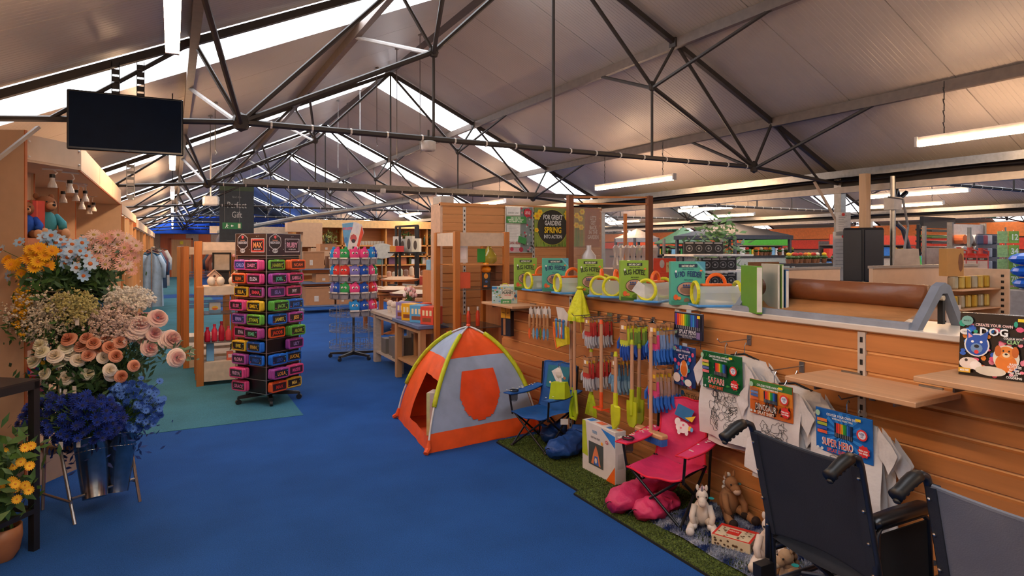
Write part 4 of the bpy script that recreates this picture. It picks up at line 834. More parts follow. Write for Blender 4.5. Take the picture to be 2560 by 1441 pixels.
# ------------------------------------------------------------------ name pencil case spinner
spx, spy, spr = .89, 7.03, math.radians(34); sp = thing('display_spinner', 'black rotating stand filled with colourful name pencil cases', 'display stand', (spx, spy, 0), spr); HW_ = .225
PCB = mat('151415', .4); WIRE = mat('b0aeac', .3, .8)
def star_base(t, r, z=.06, n=5, m=None, a0=.3):
    m = m or mat('1d1c1d', .4)
    for i in range(n):
        a = a0 + 2 * PI * i / n; c, s = math.cos(a), math.sin(a)
        ob('base_arm', MB().loft([[(c * q - s * w_, s * q + c * w_, z_) for w_, z_ in ((-.022, z + .0), (.022, z + .0), (.018, z + .035 * k), (-.018, z + .035 * k))] for q, k in ((.02, 1.3), (r, .7))]), m, t)
        ob('caster', MB().path([(c * r - s * .014, s * r + c * .014, .028), (c * r + s * .014, s * r - c * .014, .028)], .028, 12).tube((c * r, s * r, .03), (c * r, s * r, .075), .012, 6), m, t)
star_base(sp, .31); ob('post', MB().lathe([(.03, .06), (.03, .14)], 10), PCB, sp)
ob('core_panel', MB().box((-HW_ + .012, -HW_ + .012, .13), (HW_ - .012, HW_ - .012, 1.52)), PCB, sp)
b = MB()
for sx in (-1, 1):
    for sy in (-1, 1): b.tube((sx * HW_, sy * HW_, .12), (sx * HW_, sy * HW_, 1.745), .005, 5)
for z in [.125 + .137 * i for i in range(11)] + [1.52, 1.745]:
    for s in (-1, 1): b.tube((-HW_, s * HW_, z), (HW_, s * HW_, z), .0035, 4); b.tube((s * HW_, -HW_, z), (s * HW_, HW_, z), .0035, 4)
ob('wire_frame', b, WIRE, sp)
def header(O, A, name, c1, c2):
    b = MB(); O = Vector(O); A = Vector(A); Bz = Vector((0, 0, 1)); N = A.cross(Bz)
    b.loft([[O + N * -.004, O + A * .44 + N * -.004, O + A * .44 + Bz * .215 + N * -.004, O + Bz * .215 + N * -.004], [O, O + A * .44, O + A * .44 + Bz * .215, O + Bz * .215]])
    ob('header_board', b, mat(c1, .4), sp); P = Print(O, A, Bz, sp)
    P.star(.105, .135, .085, 'cfc8c4', 6, .92).star(.105, .135, .078, '2a2428', 6, .92).text('NEON SIGN', .105, .128, .024, 'd8d4d8', .7).text('Personalised', .105, .152, .012, 'e8a888', .8).star(.105, .185, .02, 'e85a5a', 6, .7).disc(.105, .045, .036, .024, 'ded8d4').text('£9.99', .105, .045, .026, '4a3a34', .75)
    P.rect(.23, .03, .425, .17, 'e8e0dc').rect(.236, .036, .419, .164, c2).rect(.25, .05, .405, .15, '2a1c24').text(name, .325, .105, .055, 'f09a5a' if name == 'MAX' else 'e8a0b8', .8, .05).text('neon light up case', .325, .062, .012, 'e0d8d4')
    rr = random.Random(5)
    for i in range(10): P.disc(rr.uniform(.02, .42), rr.uniform(.01, .205), .0035, .0035, 'e8e0d8', 5)
    P.done()
header((-HW_ + .003, -HW_ - .002, 1.525), (1, 0, 0), 'RUBY', '33232c', '3a2430'); header((-HW_ - .002, HW_ - .003, 1.525), (0, -1, 0), 'MAX', '442c22', 'd8402c')
tag(ob('poster_card', MB().box((.19, .0, 1.52), (.235, .008, 1.74)), mat('d8a88c', .4), sp))
PINK, PUR_, ORA, YLW, BLU_, GRN_ = 'ea4f86', 'b24a9c', 'f4612a', 'eab82c', '1f6fd0', '6fb43c'
LC = [('CHLOE', 'c455b0', '2a3a80', 'b0a8e8'), ('ELIJAH', ORA, '2a2018', 'f47a3a'), ('ELLA', YLW, '2a2418', 'f0c83a'), ('ELSIE', PINK, '201820', 'f06a98'), ('ERIN', 'b45aa8', '28306a', 'c0a8e8'), ('EVA', PINK, '30202c', 'e8d0dc'), ('EVIE', YLW, '1c1c1c', 'e8d03a'), ('FLORA', 'b44fa0', '30203a', 'f0a0c0'), ('FREYA', PINK, '2c2430', 'e0a8c8'), ('GRACE', PINK, '281c24', 'f07aa8')]
LD = [('DAISY', PINK, '2a1c28', 'f08ab0'), ('ELIZA', PINK, '38202c', 'f0dce4'), ('EMMA', 'b4508c', '2a2024', 'e84a5a'), ('EMILY', YLW, '241e14', 'f0c020'), ('ETHAN', GRN_, '20301a', 'b8cc3a'), ('ESME', 'b0488c', '1c2024', '6ac08a'), ('FINN', BLU_, '1c2430', 'e8b040'), ('FRED', BLU_, '14305a', '2a6ac0'), None, None]
RA = [('HARRY', GRN_, '22301a', 'b0bc3a'), ('JOEL', PUR_, '18202a', '5ac0a0'), ('ISLA', PUR_, '3a2a5a', '8a7ac8'), ('JACK', '5aa840', '20301c', '8ac85a'), ('JAMES', BLU_, '182030', 'd8c84a'), ('JACOB', ORA, '3a1c18', 'f04a2a'), None, ('LEO', BLU_, '14284a', '2a5ab0'), ('LOLA', PUR_, '1c2434', 'f09a3a'), ('MAX', ORA, '3a201c', 'd83a2a')]
RB = [('NOAH', ORA, '4a1c14', 'f06a3a'), ('ISABELLA', PINK, '281c24', 'f090b0'), ('IVY', PINK, '38242c', 'f0e0e8'), ('JAKE', BLU_, '122a4a', '2a78d8'), ('JESS', PUR_, '242028', 'f0b050'), ('ARCHIE', '5fae3c', '223018', 'a8b83a'), ('LILY', 'b04aa8', '342044', 'a890d0'), ('LUCAS', BLU_, '1a1c24', 'e8b03a'), ('MADDIE', PINK, '3a1c30', 'f05a9a'), ('MIA', YLW, '2a2010', 'f0cc5a')]
def case_mesh(col):
    k = ('case', col)
    if k not in sl:
        b = MB(); r = .022; w, h = .103, .052
        def ring(i, y): 
            o = []
            for cx, cz, a0 in ((w - r, h - r, 0), (-w + r, h - r, PI / 2), (-w + r, -h + r, PI), (w - r, -h + r, 3 * PI / 2)):
                for q in range(5): a = a0 + q * PI / 8; o.append((cx + (r - i) * math.cos(a), y, cz + (r - i) * math.sin(a)))
            return o
        b.loft([ring(.005, 0), ring(0, -.005), ring(0, -.022), ring(.005, -.027)])
        b.tube((-.03, -.012, h + .001), (.03, -.012, h + .001), .004, 5); sl[k] = me('shell', b, mat(col, .35))
    return sl[k]
def put_cases(col4, side, cidx):
    for i, e in enumerate(col4):
        if not e: continue
        nm, c, dk, tx = e; z = 1.425 - .1372 * i; n = (1, 2, 1, 3, 2, 1, 2, 2, 3, 2)[(i + cidx * 3) % 10]
        for q in range(n):
            if side == 'r': p = Vector((-.112 + .222 * cidx, -HW_ - .006 - .028 * q, z)); rz = 0
            else: p = Vector((-HW_ - .006 - .028 * q, .112 - .222 * cidx, z)); rz = -PI / 2
            p = Matrix.Rotation(spr, 4, 'Z') @ p + Vector((spx, spy, 0)); front = q == n - 1
            cn = {PINK: 'pink', PUR_: 'purple', ORA: 'orange', YLW: 'yellow', BLU_: 'blue', GRN_: 'green'}.get(c, 'purple' if c[0] in 'bc' else 'green')
            t = thing('pencil_case', ('%s pencil case with the name %s' % (cn, nm)) if front else '%s pencil case, %s behind the one named %s' % (cn, ('next', 'second')[n - 2 - q], nm), 'pencil case', p, spr + rz, 'name pencil cases on the black spinner')
            ob('shell', case_mesh(c), None, t)
            if front:
                P = Print((-.103, -.027, -.052), (1, 0, 0), (0, 0, 1), t); P.rect(.018, .017, .188, .087, dk).text(nm, .103, .052, .036, tx, .85 if len(nm) < 6 else .6, .05)
                P.text('LIGHT', .103, .095, .007, 'e8e0e8')
                if dk[0] in '12': P.disc(.03, .03, .006, .006, 'e05a9a', 6).disc(.175, .07, .006, .006, '50c0d0', 6).disc(.165, .03, .005, .007, 'e8c040', 6)
                P.done('name_plate')
put_cases(LC, 'l', 0); put_cases(LD, 'l', 1); put_cases(RA, 'r', 0); put_cases(RB, 'r', 1)
# ------------------------------------------------------------------ soft toy spinner
cxx, cyy = 2.32, 9.14; ws = thing('wire_spinner', 'grey wire basket spinner holding bright googly-eyed plush mitts', 'display stand', (cxx, cyy, 0), 0); star_base(ws, .34, .05, 5, mat('232326', .4), .1)
ob('pole', MB().tube((0, 0, .05), (0, 0, 1.62), .018, 8), mat('4a4a4c', .4, .5), ws); WR = mat('9c9a9a', .35, .7)
TZ = [1.36, 1.12, .87, .62, .40, .16]
for z in TZ:
    b = MB()
    for rr_ in (.34, .2):
        for dz in (0, .085): b.path([(rr_ * math.cos(a), rr_ * math.sin(a), z + dz) for a in [2 * PI * i / 24 for i in range(24)]], .003, 4, closed=True)
    for i in range(24):
        a = 2 * PI * i / 24; c, s = math.cos(a), math.sin(a); b.path([(.2 * c, .2 * s, z + .085), (.2 * c, .2 * s, z), (.34 * c, .34 * s, z), (.34 * c, .34 * s, z + .085)], .0026, 4)
    for i in range(4): a = PI * i / 2; b.tube((0, 0, z), (.34 * math.cos(a), .34 * math.sin(a), z), .003, 4)
    ob('wire_tier', b, WR, ws)
for a in (-1.2, .6, 2.1, 3.9): ob('upright_wire', MB().tube((.35 * math.cos(a), .35 * math.sin(a), .16), (.35 * math.cos(a), .35 * math.sin(a), 1.5), .004, 5), WR, ws)
def mitt(col, c2):
    t = thing('plush_mitt', 'x', 'soft toy', group='plush mitts on the wire spinner')
    ob('grey_pouch', MB().loft([[(x * w_, y * .03, z) for x, y in ((-1, -1), (1, -1), (1, 1), (-1, 1))] for w_, z in ((.045, 0), (.055, .05), (.05, .075))]), mat('8d8a94', .5), t)
    ob('fluffy_body', MB().ell((0, .0, .11), (.062, .045, .075), 12, 8).ell((-.05, .01, .15), (.02, .02, .028), 8, 5).ell((.05, .01, .14), (.02, .02, .028), 8, 5).ell((.01, 0, .185), (.02, .018, .02), 8, 5), mat(col, .95, kind='fabric', s=90), t, smooth=True)
    for s in (-1, 1): ob('eye', MB().ell((s * .018, -.036, .13), (.016, .008, .016), 10, 6), WHITE, t); ob('pupil', MB().ell((s * .016, -.044, .128), (.007, .004, .007), 8, 4), BLACK, t)
    ob('label_strip', MB().box((-.05, -.048, .062), (.05, -.044, .078)), WHITE, t); return t
COLS = {'blue': '2a8fd8', 'pink': 'e84a86', 'red': 'dc3a34', 'green': '35a058', 'lilac': '7f78c0', 'navy': '1f4fae'}
protos = {}
for ti, (z, cs) in enumerate(zip(TZ[:4], ('blue pink green pink pink blue navy pink'.split(), 'blue red red lilac navy pink green blue'.split(), 'lilac navy green pink navy red pink green'.split(), 'none none none blue navy pink red none'.split()))):
    for i, cn in enumerate(cs):
        if cn == 'none': continue
        a = -PI * .98 + i * PI * 1.05 / 7 - .1; p = (cxx + .285 * math.cos(a), cyy + .285 * math.sin(a), z + .008)
        if cn not in protos: protos[cn] = o = mitt(COLS[cn], None)
        else: o = dup(protos[cn])
        o.location = p; o.rotation_euler.z = a + PI / 2; o.scale = (1.22,) * 3; o['label'] = '%s googly-eyed plush mitt, %s tier of the wire spinner, pocket %s from its left' % (cn, ('top', 'second', 'third', 'fourth')[ti], ('one', 'two', 'three', 'four', 'five', 'six', 'seven', 'eight')[i])
t = thing('header_card', 'tilted blue, white and red card topping the wire spinner', 'card', (cxx, cyy, 1.58), -YAW)
ob('board', MB().prism([(-.11, 0), (.05, -.02), (.15, .24), (.12, .36), (.02, .4), (-.17, .38)], -.003, .003, ax=1), mat('ddd8d4', .5), t)
P = Print((0, -.003, 0), (1, 0, 0), (0, 0, 1), t); P.poly([(-.15, .2), (-.09, .0), (-.05, .22), (.01, .39), (-.165, .37)], '5aa0d0').text('MONSTER', -.08, .3, .04, 'd84a4a', .6).poly([(.05, .05), (.08, .02), (.145, .24), (.12, .34)], 'e04a2c').disc(.0, .16, .05, .06, 'b84a50', 8).disc(-.11, .13, .03, .05, '3a7fc0', 8).disc(.0, .12, .03, .03, '2a2a38', 8).poly([(-.03, .25), (.07, .22), (.09, .37), (.0, .39)], 'd8d8e0'); P.done()
# ------------------------------------------------------------------ left shelving, flower stand, black table
def at(u, v, t): d = ray(u, v); return Vector((d[0] * t, d[1] * t, HC + d[2] * t))
A1 = Vector((-.85, 5.11, 0)); A2 = Vector((-.585, 5.52, 0)); PINE = mat('d39a62', .5, kind='wood', ax=2); EDGEW = mat('b8642e', .5); BG = mat('c6a688', .55, var=.04); BG2 = mat('d0b092', .55, var=.04)
def up(p, z): return Vector((p[0], p[1], z))
un = thing('corner_shelving', 'tall beige corner shelf unit with angled fascia at the left end', 'shelving', (-.85, 5.11, 0))
def slab(name, poly, z0, z1, m, parent, **k): return ob(name, MB().prism([(p[0], p[1]) for p in poly], z0, z1), m, parent, world=True)
gl = A1 + Vector((-.62 * CY, .62 * SY, 0)); th = Vector((SY, CY, 0)) * .02
slab('gable_panel', [gl, A1, A1 + th, gl + th], 0, 2.37, BG, un); slab('gable_edge', [A1, A1 + Vector((CY, -SY, 0)) * .006, A1 + Vector((CY, -SY, 0)) * .006 + th, A1 + th], 0, 2.37, EDGEW, un)
A3 = Vector((-.585, 9.55, 0)); bk = Vector((-1.2, 9.55, 0)); bk0 = Vector((-1.22, 5.4, 0))
n12 = Vector((A2.y - A1.y, -(A2.x - A1.x), 0)).normalized() * .02
slab('fascia_angled', [A1 + up((.012, .012), 0), A2, A2 - n12, A1 + up((.012, .012), 0) - n12], 2.18, 2.345, BG2, un)
L3 = A3 - A2
for i in range(3):
    a = A2 + L3 * (i / 3 + (.0015 if i else 0)); c = A2 + L3 * ((i + 1) / 3 - .0015); slab('fascia_panel', [a, c, c + Vector((-.02, 0, 0)), a + Vector((-.02, 0, 0))], 2.18, 2.345, BG2, un)
for p in ((.06, 2.2), (.06, 2.3), (.94, 2.2), (.94, 2.3)): q = A1.lerp(A2, p[0]) + n12.normalized() * .003 + Vector((.004, .004, p[1])); ob('screw_cap', MB().ell(q, .008, 8, 4), WHITE, un, world=True)
slab('soffit', [A1, A2, A3, bk, bk0], 2.165, 2.18, BG, un); slab('soffit_edge', [A2 + Vector((-.004, 0, 0)), A3 + Vector((-.004, 0, 0)), A3 + Vector((-.02, 0, 0)), A2 + Vector((-.02, 0, 0))], 2.158, 2.165, EDGEW, un)
ob('back_panel', MB().box((-1.22, 5.2, 0), (-1.2, 9.55, 2.17)), BG2, un, world=True)
b1 = A1 + Vector((-.33, .25, 0)); b2 = A2 + Vector((-.36, .42, 0))
slab('back_board', [b1, b2, b2 + up((-.01, .015), 0), b1 + up((-.01, .015), 0)], 0, 2.17, BG2, un)
for i, (y, x0) in enumerate(((5.95, -.93), (7.25, -.95), (8.45, -.95), (9.55, -.585))):
    ob('divider', MB().box((-1.2, y - .01, 0), (x0, y + .01, 2.165)), BG, un, world=True); ob('divider_edge', MB().box((x0, y - .011, 0), (x0 + .006, y + .011, 2.165)), EDGEW, un, world=True)
for z in (.28, .62, .98, 1.32, 1.66):
    slab('shelf_board', [A1 + up((.0, .02), 0), A2 + up((-.03, .0), 0), b2, b1], z - .022, z, BG2, un); e = n12.normalized() * .006
    slab('shelf_lip', [A1 + e + up((.01, .02), 0), A2 + e + up((-.02, .0), 0), A2 + up((-.02, .0), 0), A1 + up((.01, .02), 0)], z - .055, z + .004, mat('c07048', .5, kind='wood', ax=1), un)
    if z < 1.7 :
        for y0, y1 in ((5.96, 7.24), (7.26, 8.44), (8.46, 9.54)): ob('shelf_board', MB().box((-1.2, y0, z - .09), (-.955, y1, z - .07)), BG2, un, world=True); ob('shelf_lip', MB().box((-.957, y0, z - .12), (-.95, y1, z - .05)), mat('c07048', .5, kind='wood', ax=1), un, world=True)
slab('plinth', [A1 + up((.0, .02), 0), A2 + up((-.0, .0), 0), A2 + up((-.02, .02), 0), A1 + up((-.02, .03), 0)], 0, .26, BG2, un)
ob('plinth', MB().box((-.62, 5.53, 0), (-.6, 9.54, .26)), BG2, un, world=True); ob('base_board', MB().box((-1.2, 5.56, .26), (-.6, 9.54, .28)), BG2, un, world=True)
# spot lamps under the soffit
for i, (u, v, zz) in enumerate(((131, 452, 2.08), (158, 492, 2.03), (175, 466, 2.06), (190, 488, 2.06), (205, 510, 2.0), (213, 490, 2.06), (223, 524, 2.02), (234, 517, 2.05))):
    d = ray(u, v); tt = (zz - HC) / d[2]; p = Vector((d[0] * tt, d[1] * tt, zz)); t = thing('spot_lamp', 'small white bell spot lamp under the soffit, number %s from the left' % ('one', 'two', 'three', 'four', 'five', 'six', 'seven', 'eight')[i], 'lamp', p, .3 * i, 'soffit spot lamps')
    ob('arm', MB().path([(0, 0, 2.165 - zz), (.02, 0, 2.165 - zz - .02), (.03, 0, .06), (0, 0, .03)], .005, 6).box((-.06, -.008, 2.155 - zz), (.06, .008, 2.166 - zz)), WHITE, t)
    ob('lamp_collar', MB().lathe([(.018, .02), (.018, .045)], 12), BLACK, t); ob('reflector', MB().lathe([(.03, -.05), (.027, -.03), (.015, .0), (.015, .022)], 14), mat('d8d0c8', .4), t)
# things on the top shelf
bx = A1.lerp(A2, .5) + Vector((-.12, .1, 0)); zsh = 1.662
def bear(label, loc, rz, coat, s=1):
    t = thing('teddy_bear', label, 'soft toy', loc, rz); t.scale = (s,) * 3; F_ = mat('8a5534', .95, kind='fabric', s=110); C_ = mat(coat, .85, kind='fabric', s=110); K = mat('c9946a', .9)
    ob('body', MB().ell((0, 0, .1), (.07, .06, .09), 14, 8), C_, t, smooth=True); ob('head', MB().ell((0, -.01, .225), (.06, .06, .055), 14, 8), F_, t, smooth=True); ob('muzzle', MB().ell((0, -.07, .21), (.028, .035, .024), 10, 6), K, t, smooth=True); ob('nose', MB().ell((0, -.102, .217), (.012, .008, .01), 8, 4), BLACK, t)
    for s_ in (-1, 1):
        ob('ear', MB().ell((s_ * .045, .01, .275), (.02, .012, .02), 8, 5), F_, t, smooth=True); ob('eye', MB().ell((s_ * .022, -.062, .238), .006, 8, 4), BLACK, t)
        ob('arm', MB().path([(s_ * .06, 0, .15), (s_ * .085, -.04, .1), (s_ * .07, -.07, .07)], [.025, .026, .024], 8), C_, t, smooth=True); ob('leg', MB().path([(s_ * .04, -.02, .035), (s_ * .06, -.1, .03)], [.034, .03], 8), F_, t, smooth=True); ob('paw', MB().ell((s_ * .062, -.115, .035), (.03, .016, .034), 10, 6), K, t, smooth=True)
pb = A1.lerp(A2, .62) + Vector((-.10, .05, 0)); bear('brown teddy bear with teal coat beside the red book', up(pb, zsh), .65, '3a8a94', 1.08)
pb = A1.lerp(A2, .12) + Vector((-.06, .13, 0)); bear('teddy bear with bright blue trousers beside the gable panel', up(pb, zsh), .35, '1c4fb0', .9)
pb = A1.lerp(A2, .34) + Vector((-.08, .10, 0)); t = carton('gift_book', 'large red book standing between the two teddy bears', 'book', up(pb, zsh), .13, .09, .26, 'c8261c', .1, lambda P, w, h: P.rect(.09, 0, w, h, 'd83a24').rect(.085, 0, .092, h, 'f05a3a'))
# white bottles and other stock on the recess shelves
nm = ('white', 'cream', 'ivory', 'pale', 'chalk')
for i in range(7):
    y = 6.15 + .14 * i; tag(ob('ceramic_bottle', MB().lathe([(.035, 0), (.04, .02), (.038, .14), (.016, .2), (.014, .25 + .02 * (i % 3))], 12), mat('ddd2c2', .4), loc=(-1.06, y, 1.59)), 'tall %s ceramic bottle, place %s along the recess shelf' % (nm[i % 5], ('one', 'two', 'three', 'four', 'five', 'six', 'seven')[i]), 'bottle', 'white bottles in the recess')
def a_pic(P, w, h): P.rect(.008, .008, w - .008, h - .008, 'ddd2c4').disc(w * .35, h * .55, w * .16, h * .3, '2f6a3a', 10).disc(w * .68, h * .35, w * .12, h * .2, 'd8703a', 8)
carton('picture_box', 'white picture card with green leaf on the middle shelf', 'card', up(A1.lerp(A2, .25) + Vector((-.04, .08, 0)), .982), .15, .02, .18, 'd8cfc2', .35, a_pic)
# patchwork elephant
t = thing('patchwork_elephant', 'patchwork plush elephant in bright squares on a low shelf', 'soft toy', up(A1.lerp(A2, .2) + Vector((-.06, .1, 0)), .622), .3); PW = mat('ffffff', .9, kind='patch', s=26, cs='d8302c 1f5fb8 e8c030 2f9a50 e87a9a f0e8e0 1c2a5a')
ob('body', MB().ell((0, 0, .12), (.13, .09, .09), 16, 10), PW, t, smooth=True); ob('head', MB().ell((.12, -.03, .18), (.065, .06, .06), 12, 8).path([(.16, -.06, .18), (.2, -.08, .12), (.2, -.09, .05)], [.03, .022, .016], 8), PW, t, smooth=True)
for x in (-.07, .07):
    for y in (-.05, .05): ob('leg', MB().tube((x, y, 0), (x, y, .1), .032, 10), PW, t, smooth=True)
ob('ear', MB().ell((.1, -.09, .19), (.05, .01, .055), 12, 6), PW, t, smooth=True)
for i, (u, v) in enumerate(((128, 1138), (150, 1130), (172, 1134), (118, 1128), (190, 1128))):
    p = gp(u, v, .284); tag(ob('wooden_egg', MB().ell((0, 0, .034), (.05, .036, .034), 12, 8), mat('b98a60', .6), loc=p, rz=i), 'tan wooden egg on the bottom shelf, %s from the left leg' % ('first', 'second', 'third', 'fourth', 'fifth')[i], 'ornament', 'wooden eggs on the bottom shelf')
for i in range(3):
    pj = A1.lerp(A2, .3 + .22 * i) + Vector((-.07, .09, 0)); t = thing('wooden_mannequin', 'small jointed wooden figure, %s on the shelf behind the daisies' % ('first', 'second', 'third')[i], 'ornament', up(pj, 1.322), .4 + i)
    m_ = mat('b5794c', .5); ob('torso', MB().path([(0, 0, .1), (0, 0, .16), (.005, 0, .2)], [.018, .026, .014], 8), m_, t); ob('head', MB().ell((.005, 0, .225), (.018, .018, .024), 10, 6), m_, t)
    for s_ in (-1, 1): ob('limb', MB().path([(s_ * .015, 0, .1), (s_ * .03, -.01, .05), (s_ * .02, 0, 0)], .009, 6), m_, t); ob('limb', MB().path([(s_ * .02, 0, .18), (s_ * .06, -.02, .14 + .04 * s_), (s_ * .05, -.05, .19)], .007, 6), m_, t)
# ---- blooms
def petals(n, r, wd, z0, z1, cup=0, m=None):
    b = MB() if m is None else m
    for i in range(n):
        a = 2 * PI * i / n + z0 * 40; c, s = math.cos(a), math.sin(a)
        def P_(d, w, z): return (d * c - w * s, d * s + w * c, z)
        b.add([P_(r * .12, 0, z0), P_(r * .55, -wd, (z0 + z1) / 2 + cup), P_(r, -wd * .5, z1), P_(r, wd * .5, z1), P_(r * .55, wd, (z0 + z1) / 2 + cup), P_(r * .6, 0, (z0 + z1) / 2 - .0015 + cup)], [(0, 1, 5), (1, 2, 5), (2, 3, 5), (3, 4, 5), (4, 0, 5)])
    return b
def daisy(r, n=15, cup=0): b = petals(n, r, r * .16, 0, .008, cup); petals(n, r * .85, r * .15, .003, .012, cup, b); return b
def rose(r, rr):
    b = MB()
    for k, (n, q, tz) in enumerate(((5, 1.2, .02), (5, 1.0, .28), (5, .74, .6), (4, .48, .9), (3, .27, 1.05))):
        for i in range(n):
            a = 2 * PI * i / n + k * .7 + rr.uniform(-.1, .1); c, s = math.cos(a), math.sin(a); w = q * r * .62; vs = []
            for j in range(4):
                f = j / 3; d = r * q * (.25 + .75 * math.sin(f * PI / 2)) * (1 - .0 * tz); z = r * (tz * f * 1.0 + .05 * k) + (.12 * r * (f > .9) * -1)
                for e in (-1, -.35, .35, 1): dd = d - .22 * d * e * e; ww = w * e * (.35 + .65 * math.sin(f * PI * .6)); vs.append((dd * c - ww * s, dd * s + ww * c, z - .08 * r * e * e * f))
            b.add(vs, [(j * 4 + i_, j * 4 + i_ + 1, (j + 1) * 4 + i_ + 1, (j + 1) * 4 + i_) for j in range(3) for i_ in range(3)])
    return b
CENT = mat('c88a2c', .8); LEAFM = mat('41632c', .6, var=.35, s=30); LEAFD = mat('33512c', .6, var=.35, s=30)
def look(o, n):
    n = Vector(n).normalized(); o.rotation_mode = 'QUATERNION'; o.rotation_quaternion = n.to_track_quat('Z', 'Y') 
def bloom(parent, mesh, centre, p, n, s, m):
    o = bpy.data.objects.new('bloom', mesh); COL.objects.link(o); o.parent = parent; o.location = Vector(p) - parent.location; look(o, n); o.scale = (s, s, s)
    if o.data.materials: o.material_slots[0].link = 'OBJECT'; o.material_slots[0].material = m
    return o
def mk(name, b, cen=None, cm=None):
    i0 = len(b.f)
    if cen: b.m = 1; b.ell((0, 0, cen * .5), (cen, cen, cen * .6), 8, 4); b.m = 0; b.mi = [0] * i0 + [1] * (len(b.f) - i0)
    return me(name, b, [WHITE, cm or CENT] if cen else WHITE)
DAIS = mk('bloom', daisy(.042), .010, mat('d8862a', .7)); DAIS2 = mk('bloom', petals(13, .042, .0042, 0, .006, .004, petals(13, .038, .004, .003, .012, .003)), .010, mat('b8a04a', .7)); ANEM = mk('bloom', petals(7, .04, .013, 0, .01, .004), .012, mat('c8641c', .7)); SMALL = mk('bloom', daisy(.024, 11), .008, mat('0c1a3a', .8)); CORN = mk('bloom', daisy(.018, 12, .003), .006, mat('1c4080', .8))
rr = random.Random(11); ROSE = [me('bloom', rose(.04, rr), WHITE) for _ in range(2)]
def leafy(parent, p0, p1, n, rr, size=.035, m=None, spread=.05, name='leaf_mass'):
    b = MB(); p0, p1 = Vector(p0), Vector(p1)
    for i in range(n):
        f = rr.random(); c = p0.lerp(p1, f) + Vector([rr.gauss(0, spread) for _ in range(3)]); d = Vector([rr.gauss(0, 1) for _ in range(3)]).normalized(); s = d.orthogonal().normalized(); l = size * rr.uniform(.6, 1.3)
        b.add([c - d * l, c + s * l * .36, c + d * l, c - s * l * .36], [(0, 1, 2), (0, 2, 3)])
    o = ob(name, b, m or LEAFM, parent, world=True); o['kind'] = 'stuff'; return o
def stems(parent, base, tips, r=.0022, m=None):
    b = MB()
    for p in tips: p = Vector(p); q = Vector(base) + Vector((R.uniform(-.05, .05), R.uniform(-.05, .05), 0)); b.path([q, q.lerp(p, .5) + Vector((0, 0, .03)), p], r, 4, cap=False)
    o = ob('stems', b, m or LEAFM, parent, world=True); o['kind'] = 'stuff'
ORG_ = Vector((-.35, 4.62, 0))
def bunch(name, label, pts, mesh, m, depth, base, cen, s=1.0, leaf=120, lspread=.07, lsize=.035, jit=.06, lm=None, view=.75, names=None):
    """pts: (u, v) places of blooms seen in the photo, spread in real depth around `depth`"""
    t = thing(name, label, 'flowers', Vector(base)); tips = []
    for i, (u, v) in enumerate(pts):
        p = at(u, v, depth + R.uniform(-jit, jit)); n = (p - Vector(cen)).normalized() + (Vector((0, 0, HC)) - p).normalized() * view
        bloom(t, mesh[i % len(mesh)] if isinstance(mesh, list) else mesh, None, p, n, s * R.uniform(.85, 1.12), m[i % len(m)] if isinstance(m, list) else m); tips.append(p - n.normalized() * .01)
    stems(t, base, tips)
    if leaf: leafy(t, base, cen, leaf, random.Random(len(label)), lsize, lm, lspread)
    return t
GALV = mat('a4a6a8', .22, 1, 'galv', var=.2)
def bucket(label, top, bot, r1=.095, r0=.065):
    top, bot = Vector(top), Vector(bot); t = thing('flower_bucket', label, 'bucket', bot, 0); d = (top - bot).normalized(); L = (top - bot).length
    Q = d.to_track_quat('Z', 'Y').to_matrix().to_4x4(); T = Matrix.Translation(bot) @ Q; b = MB(T); b.lathe([(r0, 0), (r1, L), (r1 + .004, L), (r1 + .004, L - .006), (r1 - .004, L - .01), (r0 - .004, .01)], 28, cap=False); b.lathe([(r0, 0), (r0, .004)], 28)
    ob('pail', b, GALV, t, world=True, smooth=True); b = MB(T); b.path([((r1 * .9) * math.cos(a), (r1 * .9) * math.sin(a), L * .78) for a in [2 * PI * i / 24 for i in range(24)]], .004, 5, closed=True); ob('holder_ring', b, CHROME, t, world=True, smooth=True)
B1t, B1b = at(228, 1098, 3.86), at(238, 1245, 3.76); B2t, B2b = at(300, 1082, 3.98), at(292, 1230, 3.90)
bucket('shiny conical bucket at the lower left of the flower stand', B1t, B1b); bucket('shiny conical bucket at the lower right of the flower stand', B2t, B2b)
M1t, M2t = at(197, 975, 3.98), at(283, 958, 4.08); bucket('metal bucket holding white roses in the middle of the stand', M1t, M1t + Vector((-.04, .06, -.34))); bucket('metal bucket holding the peach roses beside the aisle', M2t, M2t + Vector((-.04, .06, -.34)))
T1t, T2t = at(146, 722, 4.08), at(226, 716, 4.16); bucket('grey bucket of yellow and blue daisies topping the stand', T1t, T1t + Vector((-.02, .04, -.34)), .1, .08); bucket('ribbed silver bucket of pink daisies topping the stand', T2t, T2t + Vector((-.02, .04, -.34)), .1, .08)
t = thing('flower_stand', 'tubular chrome flower stand holding six metal buckets', 'stand', (-.35, 4.6, 0)); TB_ = mat('a8a09a', .25, .9)
fl, fr_ = gp(187, 1313), gp(350, 1255); bl, br = fl + Vector((-.2, .34, 0)), fr_ + Vector((-.2, .34, 0)); mt = at(150, 1085, 3.95); mt2 = at(326, 1105, 4.15)
ob('front_leg', MB().path([fl, at(150, 1120, 3.78), at(150, 930, 3.92), at(130, 740, 4.05)], .010, 8), TB_, t, world=True); ob('front_leg', MB().path([fr_, at(326, 1108, 4.0), at(300, 930, 4.1), at(265, 740, 4.2)], .010, 8), TB_, t, world=True)
ob('rear_leg', MB().path([bl, at(125, 742, 4.12)], .010, 8), TB_, t, world=True); ob('rear_leg', MB().path([br, at(262, 742, 4.27)], .010, 8), TB_, t, world=True)
